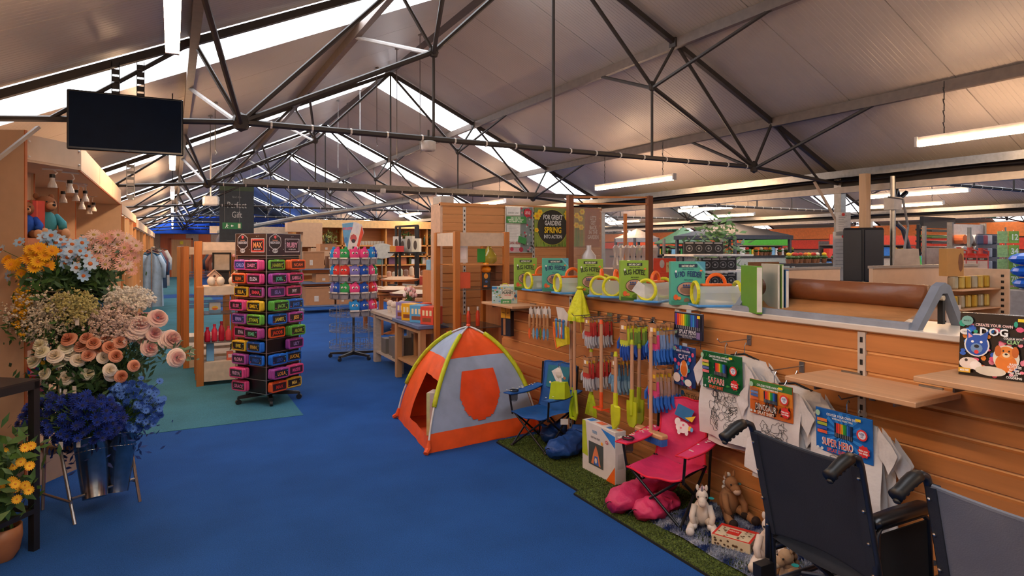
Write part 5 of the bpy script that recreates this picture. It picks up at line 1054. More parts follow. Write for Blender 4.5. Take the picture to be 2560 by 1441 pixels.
ob('cross_bar', MB().path([fl + Vector((-.02, .035, .14)), fr_ + Vector((-.02, .035, .14))], .008, 8), TB_, t, world=True); ob('cross_bar', MB().path([bl + Vector((0, 0, .1)), fl + Vector((-.02, .035, .12))], .008, 8), TB_, t, world=True); ob('cross_bar', MB().path([br + Vector((0, 0, .1)), fr_ + Vector((-.02, .035, .12))], .008, 8), TB_, t, world=True)
for z in (.45, .8, 1.15): ob('cross_bar', MB().path([at(150, 1120, 3.78).lerp(at(130, 740, 4.05), (z - .4) / .95), at(326, 1108, 4.0).lerp(at(265, 740, 4.2), (z - .4) / .95)], .007, 8), TB_, t, world=True)
def scat(n, cu, cv, ru, rv, seed, mind=.0):
    q = random.Random(seed); o = []
    while len(o) < n:
        x, y = q.uniform(-1, 1), q.uniform(-1, 1)
        if x * x + y * y < 1 and all((cu + ru * x - a) ** 2 + (cv + rv * y - b) ** 2 > mind ** 2 for a, b in o): o.append((cu + ru * x, cv + rv * y))
        else: mind *= .997
    return o
mc = lambda h, h2=None: mat(h, .7, kind='petal', c2=h2 or h)
bunch('daisy_bunch', 'bunch of bright yellow daisies at the top left of the stand', [(18, 650), (38, 665), (28, 662), (75, 625), (98, 622), (112, 640), (72, 648), (95, 655), (118, 665), (55, 685), (130, 628), (90, 640), (48, 655), (85, 670)], DAIS, [mc('f0b010', 'e89a08'), mc('f2c21a', 'e8a010')], 3.93, T1t, at(100, 700, 4.03), .95, 160, .07)
bunch('daisy_bunch', 'bunch of pale blue daisies behind the yellow ones', [(50, 607), (110, 594), (128, 590), (152, 600), (205, 608), (215, 640), (150, 628), (168, 645), (200, 628), (190, 670), (212, 682), (225, 660), (162, 660), (5, 625), (118, 612), (180, 612), (208, 690), (176, 630), (140, 608), (24, 690)], ANEM, [mc('8fb8dc', 'a8ccea'), mc('a4c4e0', 'c4dcf0')], 3.98, T1t, at(150, 690, 4.08), 1.0, 200, .07)
bunch('daisy_bunch', 'bunch of pale pink daisies above the ribbed bucket', scat(46, 262, 622, 72, 40, 3, 15) + [(330, 605), (335, 645), (340, 615), (318, 660), (328, 675), (300, 665)], DAIS2, [mc('ecb8a8', 'f0d0c0'), mc('f0ccc0', 'f4e0d0'), mc('e8a898', 'f0c0a8')], 4.1, T2t, at(250, 690, 4.18), .95, 260, .08)
leafy(thing('foliage_sprays', 'dark green leaf sprays filling the top buckets', 'foliage', T1t), at(130, 712, 4.06), at(260, 690, 4.16), 500, random.Random(2), .035, LEAFD, .075)
def breath(label, base, cu, cv, ru, rv, n, depth, col, seed, rs=.007, name='gypsophila_bunch'):
    q = random.Random(seed); t = thing(name, label, 'flowers', Vector(base)); b = MB()
    for i in range(n):
        x, y = q.gauss(0, .5), q.gauss(0, .5)
        if x * x + y * y > 1.3: continue
        p = at(cu + ru * x, cv + rv * y, depth + q.uniform(-.14, .14)); s = rs * q.uniform(.6, 1.3)
        for k in range(3):
            c = p + Vector([q.uniform(-.012, .012) for _ in range(3)]); b.add([c + Vector(v) * s for v in ((1, 0, 0), (0, 1, 0), (-1, 0, 0), (0, -1, 0), (0, 0, 1), (0, 0, -1))], [(0, 1, 4), (1, 2, 4), (2, 3, 4), (3, 0, 4), (1, 0, 5), (2, 1, 5), (3, 2, 5), (0, 3, 5)])
    o = ob('tiny_blossoms', b, mat(col, .8, var=.2, s=40), t, world=True); o['kind'] = 'stuff'
    leafy(t, base, at(cu, cv + 20, depth), 200, q, .022, LEAFM, .055); return t
breath('cream gypsophila cloud at the left of the second tier', at(150, 850, 4.0), 110, 790, 95, 62, 900, 3.98, 'd8ccb4', 5)
breath('greenish yellow yarrow sprays in the middle of the second tier', at(190, 850, 4.0), 180, 768, 62, 45, 700, 3.96, 'b9b070', 6, .008, 'yarrow_bunch')
breath('blush white gypsophila at the right of the second tier', at(270, 860, 4.08), 285, 808, 68, 50, 1000, 4.0, 'd8c0b0', 7)
breath('white blossom clusters above the right side roses', at(290, 850, 4.1), 322, 748, 60, 28, 650, 4.1, 'e4dccc', 8, .009, 'blossom_branch')
breath('yellow forsythia sprigs poking out at the far left', at(70, 830, 4.05), 55, 775, 26, 55, 160, 4.02, 'e0a818', 9, .009, 'forsythia_branch')
bunch('rose_bunch', 'bunch of peach roses in the middle of the stand', [(172, 848), (217, 845), (234, 858), (300, 855), (275, 868), (221, 888), (290, 890), (335, 915), (303, 942), (203, 866), (270, 850), (250, 872)], ROSE, [mc('dc9878', 'b8643c'), mc('e0a488', 'c87c58')], 3.9, M2t, at(245, 930, 3.98), .92, 240, .07, lm=LEAFD)
bunch('rose_bunch', 'bunch of creamy white roses at the left of the middle tier', [(105, 880), (138, 890), (165, 870), (196, 900), (112, 935), (165, 945), (85, 905), (258, 895), (220, 935), (275, 925), (150, 905), (175, 885), (100, 862), (280, 936)], ROSE, [mc('e8e2cc', 'dcd4a8'), mc('ece0d0', 'e4d4b4')], 3.88, M1t, at(170, 950, 3.96), .95, 300, .08, lm=LEAFD)
bunch('rose_bunch', 'large blush pink roses leaning out over the aisle', [(375, 870), (350, 812), (395, 795), (442, 895), (362, 845), (418, 850), (430, 848), (340, 825), (386, 835)], ROSE, [mc('e6c6b6', 'd88a90'), mc('ecd4c4', 'e0a0a4')], 3.98, M2t, at(320, 900, 4.06), 1.3, 200, .09, lm=LEAFD)
leafy(thing('foliage_sprays', 'grey green eucalyptus sprays reaching over the aisle', 'foliage', at(420, 870, 4.02)), at(380, 860, 4.02), at(478, 885, 4.02), 90, random.Random(12), .03, mat('5c7a5c', .6), .035)
leafy(thing('foliage_sprays', 'dark rose leaves filling the middle tier', 'foliage', at(230, 930, 4.0)), at(120, 925, 4.07), at(350, 905, 4.12), 520, random.Random(13), .034, LEAFD, .085)
bunch('daisy_bunch', 'bunch of deep blue daisies low on the left of the stand', scat(165, 185, 1045, 128, 62, 21, 11) + scat(14, 75, 1060, 32, 22, 22, 9), SMALL, [mc('1038a8', '08206a'), mc('1a4cc0', '0c2880')], 3.78, B1t, at(190, 1080, 3.88), 1.15, 420, .07, .025, .12, mat('10265e', .7, var=.4, s=40))
bunch('cornflower_bunch', 'bunch of lighter blue cornflowers beside the aisle', scat(190, 330, 1018, 76, 60, 24, 7) + [(398, 955), (388, 980), (408, 998), (402, 1005), (352, 948), (330, 960)], CORN, [mc('2a62c0', '5a8ad8'), mc('3a72c8', '1c4aa0')], 3.95, B2t, at(320, 1070, 4.02), 1.15, 320, .075, .025, .10, mat('1c3c80', .7, var=.4, s=40))
for i, (u, v, d) in enumerate(((193, 805, 3.85), (163, 983, 3.85), (186, 975, 3.85), (152, 1115, 3.66), (196, 1110, 3.7))): tag(ob('swing_tag', MB().box((-.012, -.001, -.022), (.012, .001, .022)), CARDW, loc=at(u, v, d), rz=-YAW), 'small white price tag on the flowers, %s from the top' % ('first', 'second', 'third', 'fourth', 'fifth')[i], 'tag')
# ---- black table and potted plant
C0 = Vector((-.62, 4.13, 0)); e1 = Vector((-.6, -.8, 0)); e2 = Vector((-.8, .6, 0)); t = thing('side_table', 'black square-legged metal table in the left corner of the view', 'table', C0); BK = mat('18181a', .45)
def q4(a, b_, z0, z1, nm, m=BK): slab(nm, [C0 + e1 * a[0] + e2 * b_[0], C0 + e1 * a[1] + e2 * b_[0], C0 + e1 * a[1] + e2 * b_[1], C0 + e1 * a[0] + e2 * b_[1]], z0, z1, m, t)
q4((0, 1.1), (0, .6), .895, .905, 'table_top', mat('2c2524', .35)); q4((0, 1.1), (0, .03), .855, .895, 'rail'); q4((0, .03), (0, .6), .855, .895, 'rail')
for a in (0, 1.065):
    for b_ in (0, .565): q4((a, a + .035), (b_, b_ + .035), 0, .86, 'leg')
q4((0, .03), (.03, .57), .2, .225, 'stretcher'); q4((.03, 1.07), (0.0, .025), .2, .225, 'stretcher')
t = thing('plant_pot', 'brown glazed pot with yellow flowering leafy plant under the table', 'plant', gp(4, 1400)); ob('pot', MB().lathe([(.05, 0), (.075, .04), (.088, .11), (.086, .17), (.076, .17), (.07, .12)], 24, cap=False), mat('96603c', .45), t, smooth=True); ob('soil', MB().lathe([(.07, .13), (.07, .14)], 16), mat('2c1e14', .9), t)
pc = t.location + Vector((0, 0, .5)); leafy(t, pc + Vector((0, 0, -.25)), pc + Vector((.02, 0, .08)), 260, random.Random(4), .045, mat('3f5f2c', .5, var=.3, s=20), .075, 'leaves')
for i in range(14): bloom(t, DAIS, None, at(R.uniform(0, 85), R.uniform(1095, 1255), 3.15 + R.uniform(-.1, .05)), (Vector((0, 0, 1.6)) - pc), .55, mc('e0a018', 'e8c030'))
stems(t, t.location + Vector((0, 0, .14)), [pc + Vector((R.uniform(-.08, .08), R.uniform(-.08, .08), .1)) for _ in range(8)], .005)
# ---- pine shelving and clothes further down the aisle
t = thing('pine_shelving', 'long pine and beige shelving lining the left of the aisle', 'shelving', (-.6, 9.6, 0))
ob('fascia', MB().box((-.6, 13.4, 1.98), (-.58, 27, 2.14)), BG2, t, world=True); ob('canopy', MB().box((-1.2, 13.4, 1.96), (-.6, 27, 1.98)), BG, t, world=True)
ob('fascia_end', MB().box((-1.2, 13.38, 1.98), (-.58, 13.4, 2.14)), EDGEW, t, world=True); ob('fascia', MB().box((-.6, 9.6, 2.05), (-.58, 13.3, 2.18)), BG2, t, world=True)
for y in (9.75, 10.5, 11.6, 12.7, 13.8, 15.2, 16.8, 18.6, 20.6, 22.8, 25, 26.9): ob('post', MB().box((-.66, y - .03, 0), (-.6, y + .03, 2.05)), PINE, t, world=True); ob('side_panel', MB().box((-1.2, y - .01, 0), (-.66, y + .01, 2.0)), BG, t, world=True)
for z in (.12, .5, .85, 1.2, 1.55): ob('shelf_board', MB().box((-1.2, 9.6, z - .02), (-.64, 27, z)), BG2, t, world=True)
ob('back_panel', MB().box((-1.22, 9.6, 0), (-1.2, 27, 2.0)), BG2, t, world=True)
q = random.Random(31); cl_ = ['8a5a48', '3f6a9a', 'd8c8b0', 'c84a3a', '2a3a5a', 'e0b060', 'b8a090', '5a7a4a']; cn_ = ['brown', 'blue', 'cream', 'red', 'navy', 'amber', 'taupe', 'green']; OR = 'first second third fourth fifth sixth seventh eighth ninth tenth eleventh twelfth'.split()
for zi, z in enumerate((.12, .5, .85, 1.2, 1.55)):
    for j in range(7):
        y = 9.9 + j * .86 + q.uniform(0, .2); k = q.randrange(8); h = q.uniform(.12, .26)
        b = MB().rbox((-.09, -.08, 0), (.09, .08, h * .75), .012).lathe([(.035, h * .75), (.02, h), (.0, h)], 8)
        tag(ob('giftware', b, mat(cl_[k], .6), loc=(-.76, y, z)), '%s giftware jar, %s along the %s shelf of the pine shelving' % (cn_[k], OR[j], ('bottom', 'second', 'third', 'fourth', 'top')[zi]), 'giftware', 'giftware on the pine shelving')
carton('magazine_crate', 'dark red crate at the foot of the pine shelving', 'crate', (-.45, 13.2, 0), .34, .3, .42, '6a2a24', 0)
def garment(label, loc, rz, col, L=1.0, w=.24, kind='coat'):
    t = thing('hanging_garment', label, 'clothing', loc, rz, 'clothes hanging by the aisle'); s = R.random() * 6
    b = MB()
    for k in (-1, 1): b.grid(lambda a, c: ((a * 2 - 1) * w * (.55 + .45 * min(1, c * 5)) * (1 + .15 * c), k * (.05 + .02 * math.sin(14 * a + s + 2 * c)), -.03 - L * c - .08 * abs(a * 2 - 1) * (1 - c)), 10, 8)
    ob('cloth', b, mat(col, .85, kind='cloth', s=8), t, smooth=True)
    if kind == 'coat':
        for sx in (-1, 1): ob('sleeve', MB().path([(sx * w * .7, 0, -.08), (sx * w * 1.2, 0, -.3), (sx * w * 1.15, 0, -.6)], [.05, .06, .055], 8), mat(col, .85, kind='cloth', s=8), t, smooth=True)
    ob('hanger', MB().path([(-.18, 0, -.06), (0, 0, 0), (.18, 0, -.06)], .008, 5).path([(0, 0, 0), (0, 0, .06)], .004, 4), BLACK, t)
for i, (y, x, c, z, L, nm_) in enumerate(((17.0, -.42, 'a8bccc', 1.5, 1.25, 'long pale blue dress'), (17.3, -.42, '2c4a70', 1.5, .8, 'short navy patterned blouse'), (17.7, -.42, '3a6a8c', 1.55, .7, 'mid blue jacket'), (18.1, -.38, '5a3a44', 1.6, .7, 'plum checked shirt'), (18.5, -.35, '2f4a6a', 1.5, .9, 'denim blue coat'), (19.5, -.3, 'b0b8c0', 1.6, 1.0, 'silver grey cardigan'))): garment('%s on the left clothes rail' % nm_, (x, y, z), -.2, c, L, .2)
for i, (y, x, c, z, L, nm_) in enumerate(((20.2, 1.75, '1e2a2c', 1.35, 1.15, 'long black dress'), (20.7, 1.7, '262c34', 1.35, 1.1, 'charcoal trousers'), (21.2, 1.6, '3a3844', 1.35, 1.1, 'dark grey coat'), (22.3, 1.45, 'b8b0a8', 1.4, 1.0, 'off white fleece'), (23.4, 1.3, '7a3c22', 1.45, .8, 'rust brown jacket'), (24.2, 1.25, '2a3442', 1.45, .8, 'slate parka'), (24.8, 1.7, '7a7478', 2.2, .8, 'grey check shirt'))): garment('%s on the right clothes rail' % nm_, (x, y, z), .2, c, L, .24)
for x, y0, y1, z, lb in ((-.42, 16.6, 19.8, 1.66, 'chrome clothes rail on the left of the aisle'), (1.6, 19.8, 25.2, 1.62, 'chrome clothes rail on the right of the aisle')):
    t = thing('clothes_rail', lb, 'clothes rail', (x, y0, 0)); ob('rail', MB().tube((x, y0, z - .05), (x, y1, z - .05), .014, 6), CHROME, t, world=True)
    for y in (y0, y1): ob('upright', MB().tube((x, y, 0), (x, y, z - .05), .016, 6), CHROME, t, world=True); ob('foot', MB().bar((x - .2, y, .02), (x + .2, y, .02), .03, .03), DARK, t, world=True)
# end wall of the aisle
t = tag(E('wall_aisle_end', (0, 39, 0)), kind='structure'); OW = mat('b0501c', .5, kind='wood', ax=2)
for i in range(9): x = -1.2 + i * .62; ob('wall_panel', MB().box((x, 39, 0), (x + .61, 39.05, 2.35)), OW if i in (1, 2, 4) else mat('9a7a62', .6), t, world=True)
t = tag(E('door_end', (.3, 38.95, 0)), kind='structure'); ob('door_leaf', MB().box((-.05, 38.94, 0), (.92, 38.99, 2.05)), mat('c08a58', .5, kind='wood', ax=2), t, world=True); ob('door_frame', MB().box((-.12, 38.93, 0), (-.05, 39, 2.12)).box((.92, 38.93, 0), (.99, 39, 2.12)).box((-.12, 38.93, 2.05), (.99, 39, 2.12)), OW, t, world=True); ob('door_handle', MB().tube((.84, 38.92, 1.0), (.84, 38.9, 1.1), .02, 6), CHROME, t, world=True)
tag(ob('notice', MB().box((.25, 38.91, 1.1), (.55, 38.93, 1.7)), CARDW), 'white paper notice on the door at the aisle end', 'notice')
tag(ob('warning_sign', MB().box((.36, 38.91, 1.8), (.52, 38.93, 1.96)), mat('e0c020', .5)), 'yellow square sign above the paper notice', 'sign')
DB = mat('1450c0', .7, kind='cloth', s=2, var=.3)
tag(ob('blue_drape', MB().grid(lambda a, c: (-1.6 + 9.5 * a, 37.5 + .25 * math.sin(22 * a + 3 * c), 2.35 + .95 * c + .1 * math.sin(7 * a) * c), 60, 6), DB, smooth=True), 'royal blue fabric drape hung across the far end of the aisle', 'drape')
tag(ob('blue_drape', MB().grid(lambda a, c: (-1.3 + 8.6 * a, 30 + 7.5 * c, 3.0 + .12 * math.sin(16 * a) + .3 * math.sin(PI * c) * 0), 40, 6), mat('3a62a8', .7, kind='cloth', s=2), smooth=True), 'pale blue fabric swag spread under the far roof', 'drape')
# ------------------------------------------------------------------ tall slatwall with posters
YS = 6.9; XL, XRR = 2.80, 5.10
tw = thing('display_wall', 'tall orange slatwall display wall with garden posters behind the counter', 'display wall', (XL, YS, 0))
n = 21
for k in range(n):
    for x0, x1 in ((XL, 3.06), (3.10, 4.02), (4.06, XRR)): slat_row(tw, YS, x0 + .002, x1 - .002, k * .1 + .003, (k + 1) * .1 + .003, 'x', SLATX) if False else None
for k in range(8, n):
    for x0, x1 in ((XL, 3.06), (3.10, 4.02), (4.06, XRR)):
        key = ('sx', round(x1 - x0, 3))
        if key not in sl: b = MB(); b.loft([[(x, .016, .004), (x, -.004, .0), (x, .0, .086), (x, .016, .082)] for x in (0, x1 - x0)]); sl[key] = me('slat', b, SLATX)
        ob('slat', sl[key], None, tw, Vector((x0 - XL, 0, k * .1 + .003)))
ob('groove_backing', MB().box((XL, YS + .012, 0), (XRR, YS + .03, 2.1)), GROOVE_HIGHLIGHT, tw, world=True); ob('lower_panel', MB().box((XL, YS - .002, 0), (XRR, YS + .012, .8)), SLATX, tw, world=True)
ob('top_rail', MB().box((XL - .03, YS - .01, 2.1), (XRR + .01, YS + .04, 2.135)), SLATX, tw, world=True)
ob('end_gable', MB().box((XL - .03, YS, 0), (XL, YS + .3, 2.12)), mat('c9a184', .5), tw, world=True)
for x in (3.08, 4.04): upright(tw, YS, x, .8, 2.09, 'x')
def poster(name, label, x0, z0, x1, z1, col, art, frame=None, cat='poster'):
    t = thing(name, label, cat, (x0, YS - .012, z0)); w, h = x1 - x0, z1 - z0
    ob('board', MB().box((0, -.004, 0), (w, .01, h)), mat(col, .35), t); P = Print((0, -.004, 0), (1, 0, 0), (0, 0, 1), t); art(P, w, h); P.done()
    if frame: b = MB().box((-.012, -.01, -.012), (w + .012, .0, .0)).box((-.012, -.01, h), (w + .012, 0, h + .012)).box((-.012, -.01, 0), (0, 0, h)).box((w, -.01, 0), (w + .012, 0, h)); ob('snap_frame', b, mat(frame, .3, .6), t)
    return t
def a_card(P, w, h):
    q = random.Random(9); P.rect(w * .55, 0, w, h, '7d8a86')
    for i in range(50): P.disc(w * .55 + w * .45 * q.random(), h * q.random(), .012, .014, q.choice(['4a4038', 'c03048', 'd8889a', '6f8a5a', 'b8c0bc', '34302c']), 7)
    P.rect(.0, h * .82, w * .52, h, 'e8e4dc').text('GARDEN CARD', w * .26, h * .87, .02, '8a8a80', .8).rect(0, h * .64, w * .75, h * .79, '2f8a3c').text('JOIN OUR FREE\nREWARD CARD TODAY\nAND BENEFIT FROM...', w * .35, h * .715, .02, 'e8f0d8', .75, .05)
    P.rect(.01, h * .1, w * .52, h * .6, 'ddd8d0')
    for i in range(8): P.rect(.03, h * (.55 - .035 * i), w * (.45 - .05 * (i % 2)), h * (.555 - .035 * i) , 'a8a49c')
    P.text('SCAN HERE', w * .28, h * .2, .032, 'a03a38', .8, .05).disc(w * .8, h * .88, .055, .055, 'c81f34', 18).text('SIGN UP\nFOR FREE', w * .8, h * .88, .018, 'f0d8d8', .7, .05).poly([(w * .42, h * .22), (w * .72, h * .16), (w * .76, h * .3), (w * .46, h * .36)], '2f8a44').rect(0, 0, w * .52, h * .09, 'c8a0a0').disc(w * .2, h * .06, .025, .025, 'c03048').disc(w * .55, h * .05, .03, .03, 'a82a40')
pA = yp(1263, 630, YS); pB = yp(1329, 520, YS); poster('framed_poster', 'silver framed white and green reward card poster on the slatwall', pA.x, pA.z, pB.x, pB.z, 'c8ccc6', a_card, 'b8b8b8')
def daff(P, x, y, s=1, c='f0c418'):
    for i in range(6): a = i * PI / 3; P.disc(x + .022 * s * math.cos(a), y + .022 * s * math.sin(a), .016 * s, .012 * s, c, 8, a)
    P.disc(x, y, .014 * s, .014 * s, 'e89a10', 10)
def a_spring(P, w, h):
    P.rect(0, 0, w, h, '8a9a3a').rect(0, h * .6, w, h, '7f8f50'); q = random.Random(3)
    for i in range(30): x = q.random() * w; P.poly([(x, 0), (x + .012, 0), (x + q.uniform(-.03, .03), q.uniform(.05, .18))], q.choice(['5f8a24', '8fb03a', '4a6a1c']))
    P.disc(w / 2, h / 2, w * .445, h * .46, 'c8c83a', 40).disc(w / 2, h / 2, w * .435, h * .45, '1b1c18', 40)
    for x, y, s in ((.06, .78, 1.5), (.14, .88, 1.1), (.93, .86, 1.4), (.04, .42, .9), (.97, .6, .9), (.9, .75, .8)): daff(P, w * x, h * y, s)
    P.text('FOR GREAT', w / 2, h * .76, .062, 'd9d9d4', .66, .05).text('GARDENS', w / 2, h * .61, .062, 'd9d9d4', .66, .05).text('SPRING', w / 2, h * .43, .078, 'f0c414', .74, .05).text('INTO ACTION', w / 2, h * .26, .048, 'd9d9d4', .64, .05)
pA = yp(1335, 617, YS); pB = yp(1421, 522, YS); poster('round_motif_poster', 'black disc poster reading FOR GREAT GARDENS SPRING INTO ACTION', pA.x, pA.z, pB.x, pB.z, '8a9a3a', a_spring)
def a_back(P, w, h):
    P.rect(0, 0, w * .42, h, 'a8863a').rect(w * .42, 0, w, h, 'a5603c'); q = random.Random(4)
    for i in range(24): x = q.random() * w * .36; P.poly([(x, 0), (x + .012, 0), (x + .01, q.uniform(.2, .42))], q.choice(['5f7a24', '7f903a']))
    for x, y in ((.1, .8), (.24, .72), (.3, .9), (.08, .55), (.26, .5)): daff(P, w * x, h * y, 1.2)
    P.text("LET'S\nGET\nBACK\nIN THE\nGARDEN", w * .72, h * .5, .055, 'd8b8a4', .6, .05)
pA = yp(1433, 617, YS); pB = yp(1497, 522, YS); poster('daffodil_poster', "brown daffodil poster reading LET'S GET BACK IN THE GARDEN", pA.x, pA.z, pB.x, pB.z, 'a5603c', a_back)
tag(ob('wrapped_box', MB().rbox((-.09, -.12, 0), (.09, .12, .1), .01), mat('a89c90', .4), loc=(2.88, 6.97 + .1, 2.12)), 'cellophane wrapped box on top of the slatwall corner', 'box')
# timber window frame posts beyond
t = thing('timber_screen', 'open brown timber screen frame standing right of the posters', 'screen', (4.2, 6.3, 0)); BRW = mat('7c4526', .5, kind='wood', ax=2)
for u, y in ((1425, 6.4), (1623, 6.0)): p = yp(u, 600, y); ob('post', MB().box((p.x - .035, y - .03, 0), (p.x + .035, y + .03, 2.24)), BRW, t, world=True)
for u in (1499, 1563): p = yp(u, 600, 7.3); ob('post', MB().box((p.x - .02, 7.28, 0), (p.x + .02, 7.32, 2.1)), ORW, t, world=True)
pa = yp(1425, 600, 6.4); pb = yp(1623, 600, 6.0)
for z in (2.14, 2.22): ob('rail', MB().bar((pa.x, 6.4, z), (pb.x, 6.0, z), .03, .02), ORWX, t, world=True)
ob('glass_sheet', MB().box((pa.x + .1, 6.5, .9), (pb.x, 6.51, 2.1)), mat('e0e6e4', .1, kind='glass', a=.10), t, world=True)
# ---- orange post display unit by the tent
def post_unit(label, x0, y0, w, d, h, zs_, header=.14, pd=.06, name='display_unit', rz=0):
    t = thing(name, label, 'display unit', (x0, y0, 0), rz)
    for sx in (0, w): 
        for sy in (0, d): ob('post', MB().rbox((sx - pd / 2, sy - pd / 2, 0), (sx + pd / 2, sy + pd / 2, h), .004), ORW, t)
    ob('header', MB().box((pd / 2, -.012, h - header - .01), (w - pd / 2, .012, h - .01)).box((pd / 2, d - .012, h - header - .01), (w - pd / 2, d + .012, h - .01)), mat('cdb49c', .5), t); ob('side_header', MB().box((-.012, pd / 2, h - header - .01), (.012, d - pd / 2, h - .01)), mat('cdb49c', .5), t); ob('side_header', MB().box((w - .012, pd / 2, h - header - .01), (w + .012, d - pd / 2, h - .01)), mat('cdb49c', .5), t)
    for z in zs_: ob('glass_shelf', MB().box((pd / 2, 0, z - .008), (w - pd / 2, d, z)), mat('4a5a58', .1, kind='glass', a=.55), t)
    ob('plinth_shelf', MB().box((pd / 2, -.0, .13), (w - pd / 2, d, .16)).box((pd / 2, -.012, .0), (w - pd / 2, .012, .16)), mat('d0b89c', .5), t); return t
U2 = post_unit('orange timber display unit with glass shelves behind the tent', 2.60, 6.02, .58, .55, 1.77, (.42, .75, 1.16))
def lid_bottle(name, label, x, y, z, r, h, c, capc, sh='round', cat='bottle', group=None):
    t = thing(name, label, cat, (x, y, z), 0, group)
    ob('vessel', MB().lathe([(r * .9, 0), (r, h * .06), (r, h * .6), (r * .45, h * .8), (r * .4, h * .86)], 12), mat(c, .25), t, smooth=True); ob('cap', MB().lathe([(r * .5, h * .86), (r * .5, h), (r * .2, h)], 10), mat(capc, .4), t); return t
def a_fold(P, w, h): P.rect(0, 0, w * .35, h, '2f6fc0').rect(w * .4, h * .2, w * .9, h * .8, 'e8dcd8')
carton('toy_pack', 'white toy pack with a blue ribbon print on the unit top shelf', 'box', (2.72, 6.2, 1.44), .16, .03, .2, 'd8ccc4', -.3, a_fold); carton('green_card_toy', 'bright green folded card toy on the orange unit', 'box', (2.98, 6.22, 1.44), .09, .02, .15, '2a8a2c', -.1)
ob('glass_shelf', MB().box((.03, 0, 1.412), (.55, .55, 1.42)), mat('c07a3c', .5), U2)
carton('coral_box', 'coral red box on the orange unit, left of the torch', 'box', (2.74, 6.16, 1.168), .12, .1, .17, 'e8603c', 0)
t = thing('camping_lantern', 'orange and black boxed lantern hanging in the orange unit', 'lantern', (2.99, 6.12, 1.165), -YAW); ob('carton', MB().rbox((-.045, -.03, 0), (.045, .03, .17), .004), mat('23222c', .35), t); ob('lantern_head', MB().lathe([(.045, .17), (.055, .2), (.05, .22), (.03, .235), (.028, .27), (.0, .275)], 14), mat('f09018', .35), t, smooth=True)
P = Print((-.045, -.03, 0), (1, 0, 0), (0, 0, 1), t); P.disc(.045, .13, .022, .03, 'f0a020').disc(.05, .07, .014, .014, '3a6ab0').rect(.02, .012, .06, .03, 'e8842a'); P.done()
t = thing('glass_demijohn', 'yellow green glass jug on the wooden crate', 'jug', (3.19, 6.45, 1.42)); ob('glass', MB().lathe([(.06, 0), (.09, .03), (.09, .09), (.05, .15), (.022, .19), (.025, .23)], 20, cap=False), mat('b9a82a', .1, kind='glass', a=.6), t, smooth=True)
t = thing('wooden_crate', 'weathered wooden crate beside the orange unit', 'crate', (3.32, 6.3, 1.16), -.1)
for z in (0, .085, .17): 
    for y in (-.14, .14): ob('plank', MB().box((-.17, y - .006, z), (.17, y + .006, z + .075)), mat('86583a', .7, kind='wood', ax=0), t)
    for x in (-.17, .17): ob('plank', MB().box((x - .006, -.14, z), (x + .006, .14, z + .075)), mat('86583a', .7, kind='wood', ax=1), t)
ob('base', MB().box((-.17, -.14, 0), (.17, .14, .01)), mat('86583a', .7), t)
tag(ob('support_stand', MB().rbox((3.15, 6.14, 0), (3.5, 6.46, 1.158), .005), mat('b87c50', .5, kind='wood', ax=2)), 'pine pedestal carrying the weathered crate', 'pedestal')
for i in range(6): lid_bottle('drink_bottle', 'coral sports bottle, %s on the middle glass shelf' % OR[i], 2.68 + .055 * i, 6.14 + .12 * (i % 2), .755, .022, .2, 'd8482c', 'e8dcd4', group='coral bottles in the orange unit')
carton('orange_case', 'solid orange case on the lower glass shelf', 'box', (2.72, 6.3, .425), .16, .2, .26, 'e8541c', 0); carton('tool_tin', 'yellow tin with grey tools on the lower glass shelf', 'tin', (2.98, 6.16, .425), .22, .14, .06, 'e0a81c', 0, lambda P, w, h: P.rect(.02, .01, .2, .05, '5a5650')); carton('stone_block_set', 'grey boxed stone set standing behind the yellow tin', 'box', (2.98, 6.38, .425), .2, .1, .14, '8a8478', 0)
for i, c in enumerate(('d86a3a', 'c84a2c')): carton('coral_box', 'coral box on the unit base, %s one' % ('left' if i == 0 else 'right'), 'box', (2.76 + .26 * i, 6.2, .165), .2, .2, .2, c, 0)
# ---- tables with boxes left of it
def table(name, label, x0, y0, x1, y1, h, topc, legc, shelf=None, th=.04, lw=.07, apron=.06):
    t = thing(name, label, 'table', (x0, y0, 0)); ob('table_top', MB().rbox((x0, y0, h - th), (x1, y1, h), .004), topc, t, world=True)
    for x in (x0 + .03, x1 - .03 - lw):
        for y in (y0 + .03, y1 - .03 - lw): ob('leg', MB().rbox((x, y, 0), (x + lw, y + lw, h - th), .003), legc, t, world=True)
    ob('apron', MB().box((x0 + .04, y0 + .045, h - th - apron), (x1 - .04, y0 + .065, h - th)).box((x0 + .045, y0 + .04, h - th - apron), (x0 + .065, y1 - .04, h - th)), legc, t, world=True)
    if shelf: ob('lower_shelf', MB().box((x0 + .04, y0 + .04, shelf - .02), (x1 - .04, y1 - .04, shelf)), legc, t, world=True)
    return t
PN = mat('b98a5c', .5, kind='wood', ax=2); DRIFT = mat('b5a79a', .6, kind='wood', ax=1)
table('blue_top_table', 'pine table with a grey blue top in front of the orange unit', 2.40, 6.62, 2.77, 7.58, .73, mat('5c6c90', .5), PN, .25)
table('slatted_table', 'whitewashed wooden table holding tulips beside the toy spinner', 2.46, 7.62, 3.1, 8.75, .72, DRIFT, DRIFT, .16, lw=.09)
def a_tea(P, w, h): P.rect(.02, .03, w - .02, h * .45, '4a3a30').text('TEA', w / 2, h * .65, .05, 'f0e0b8', .8, .05)
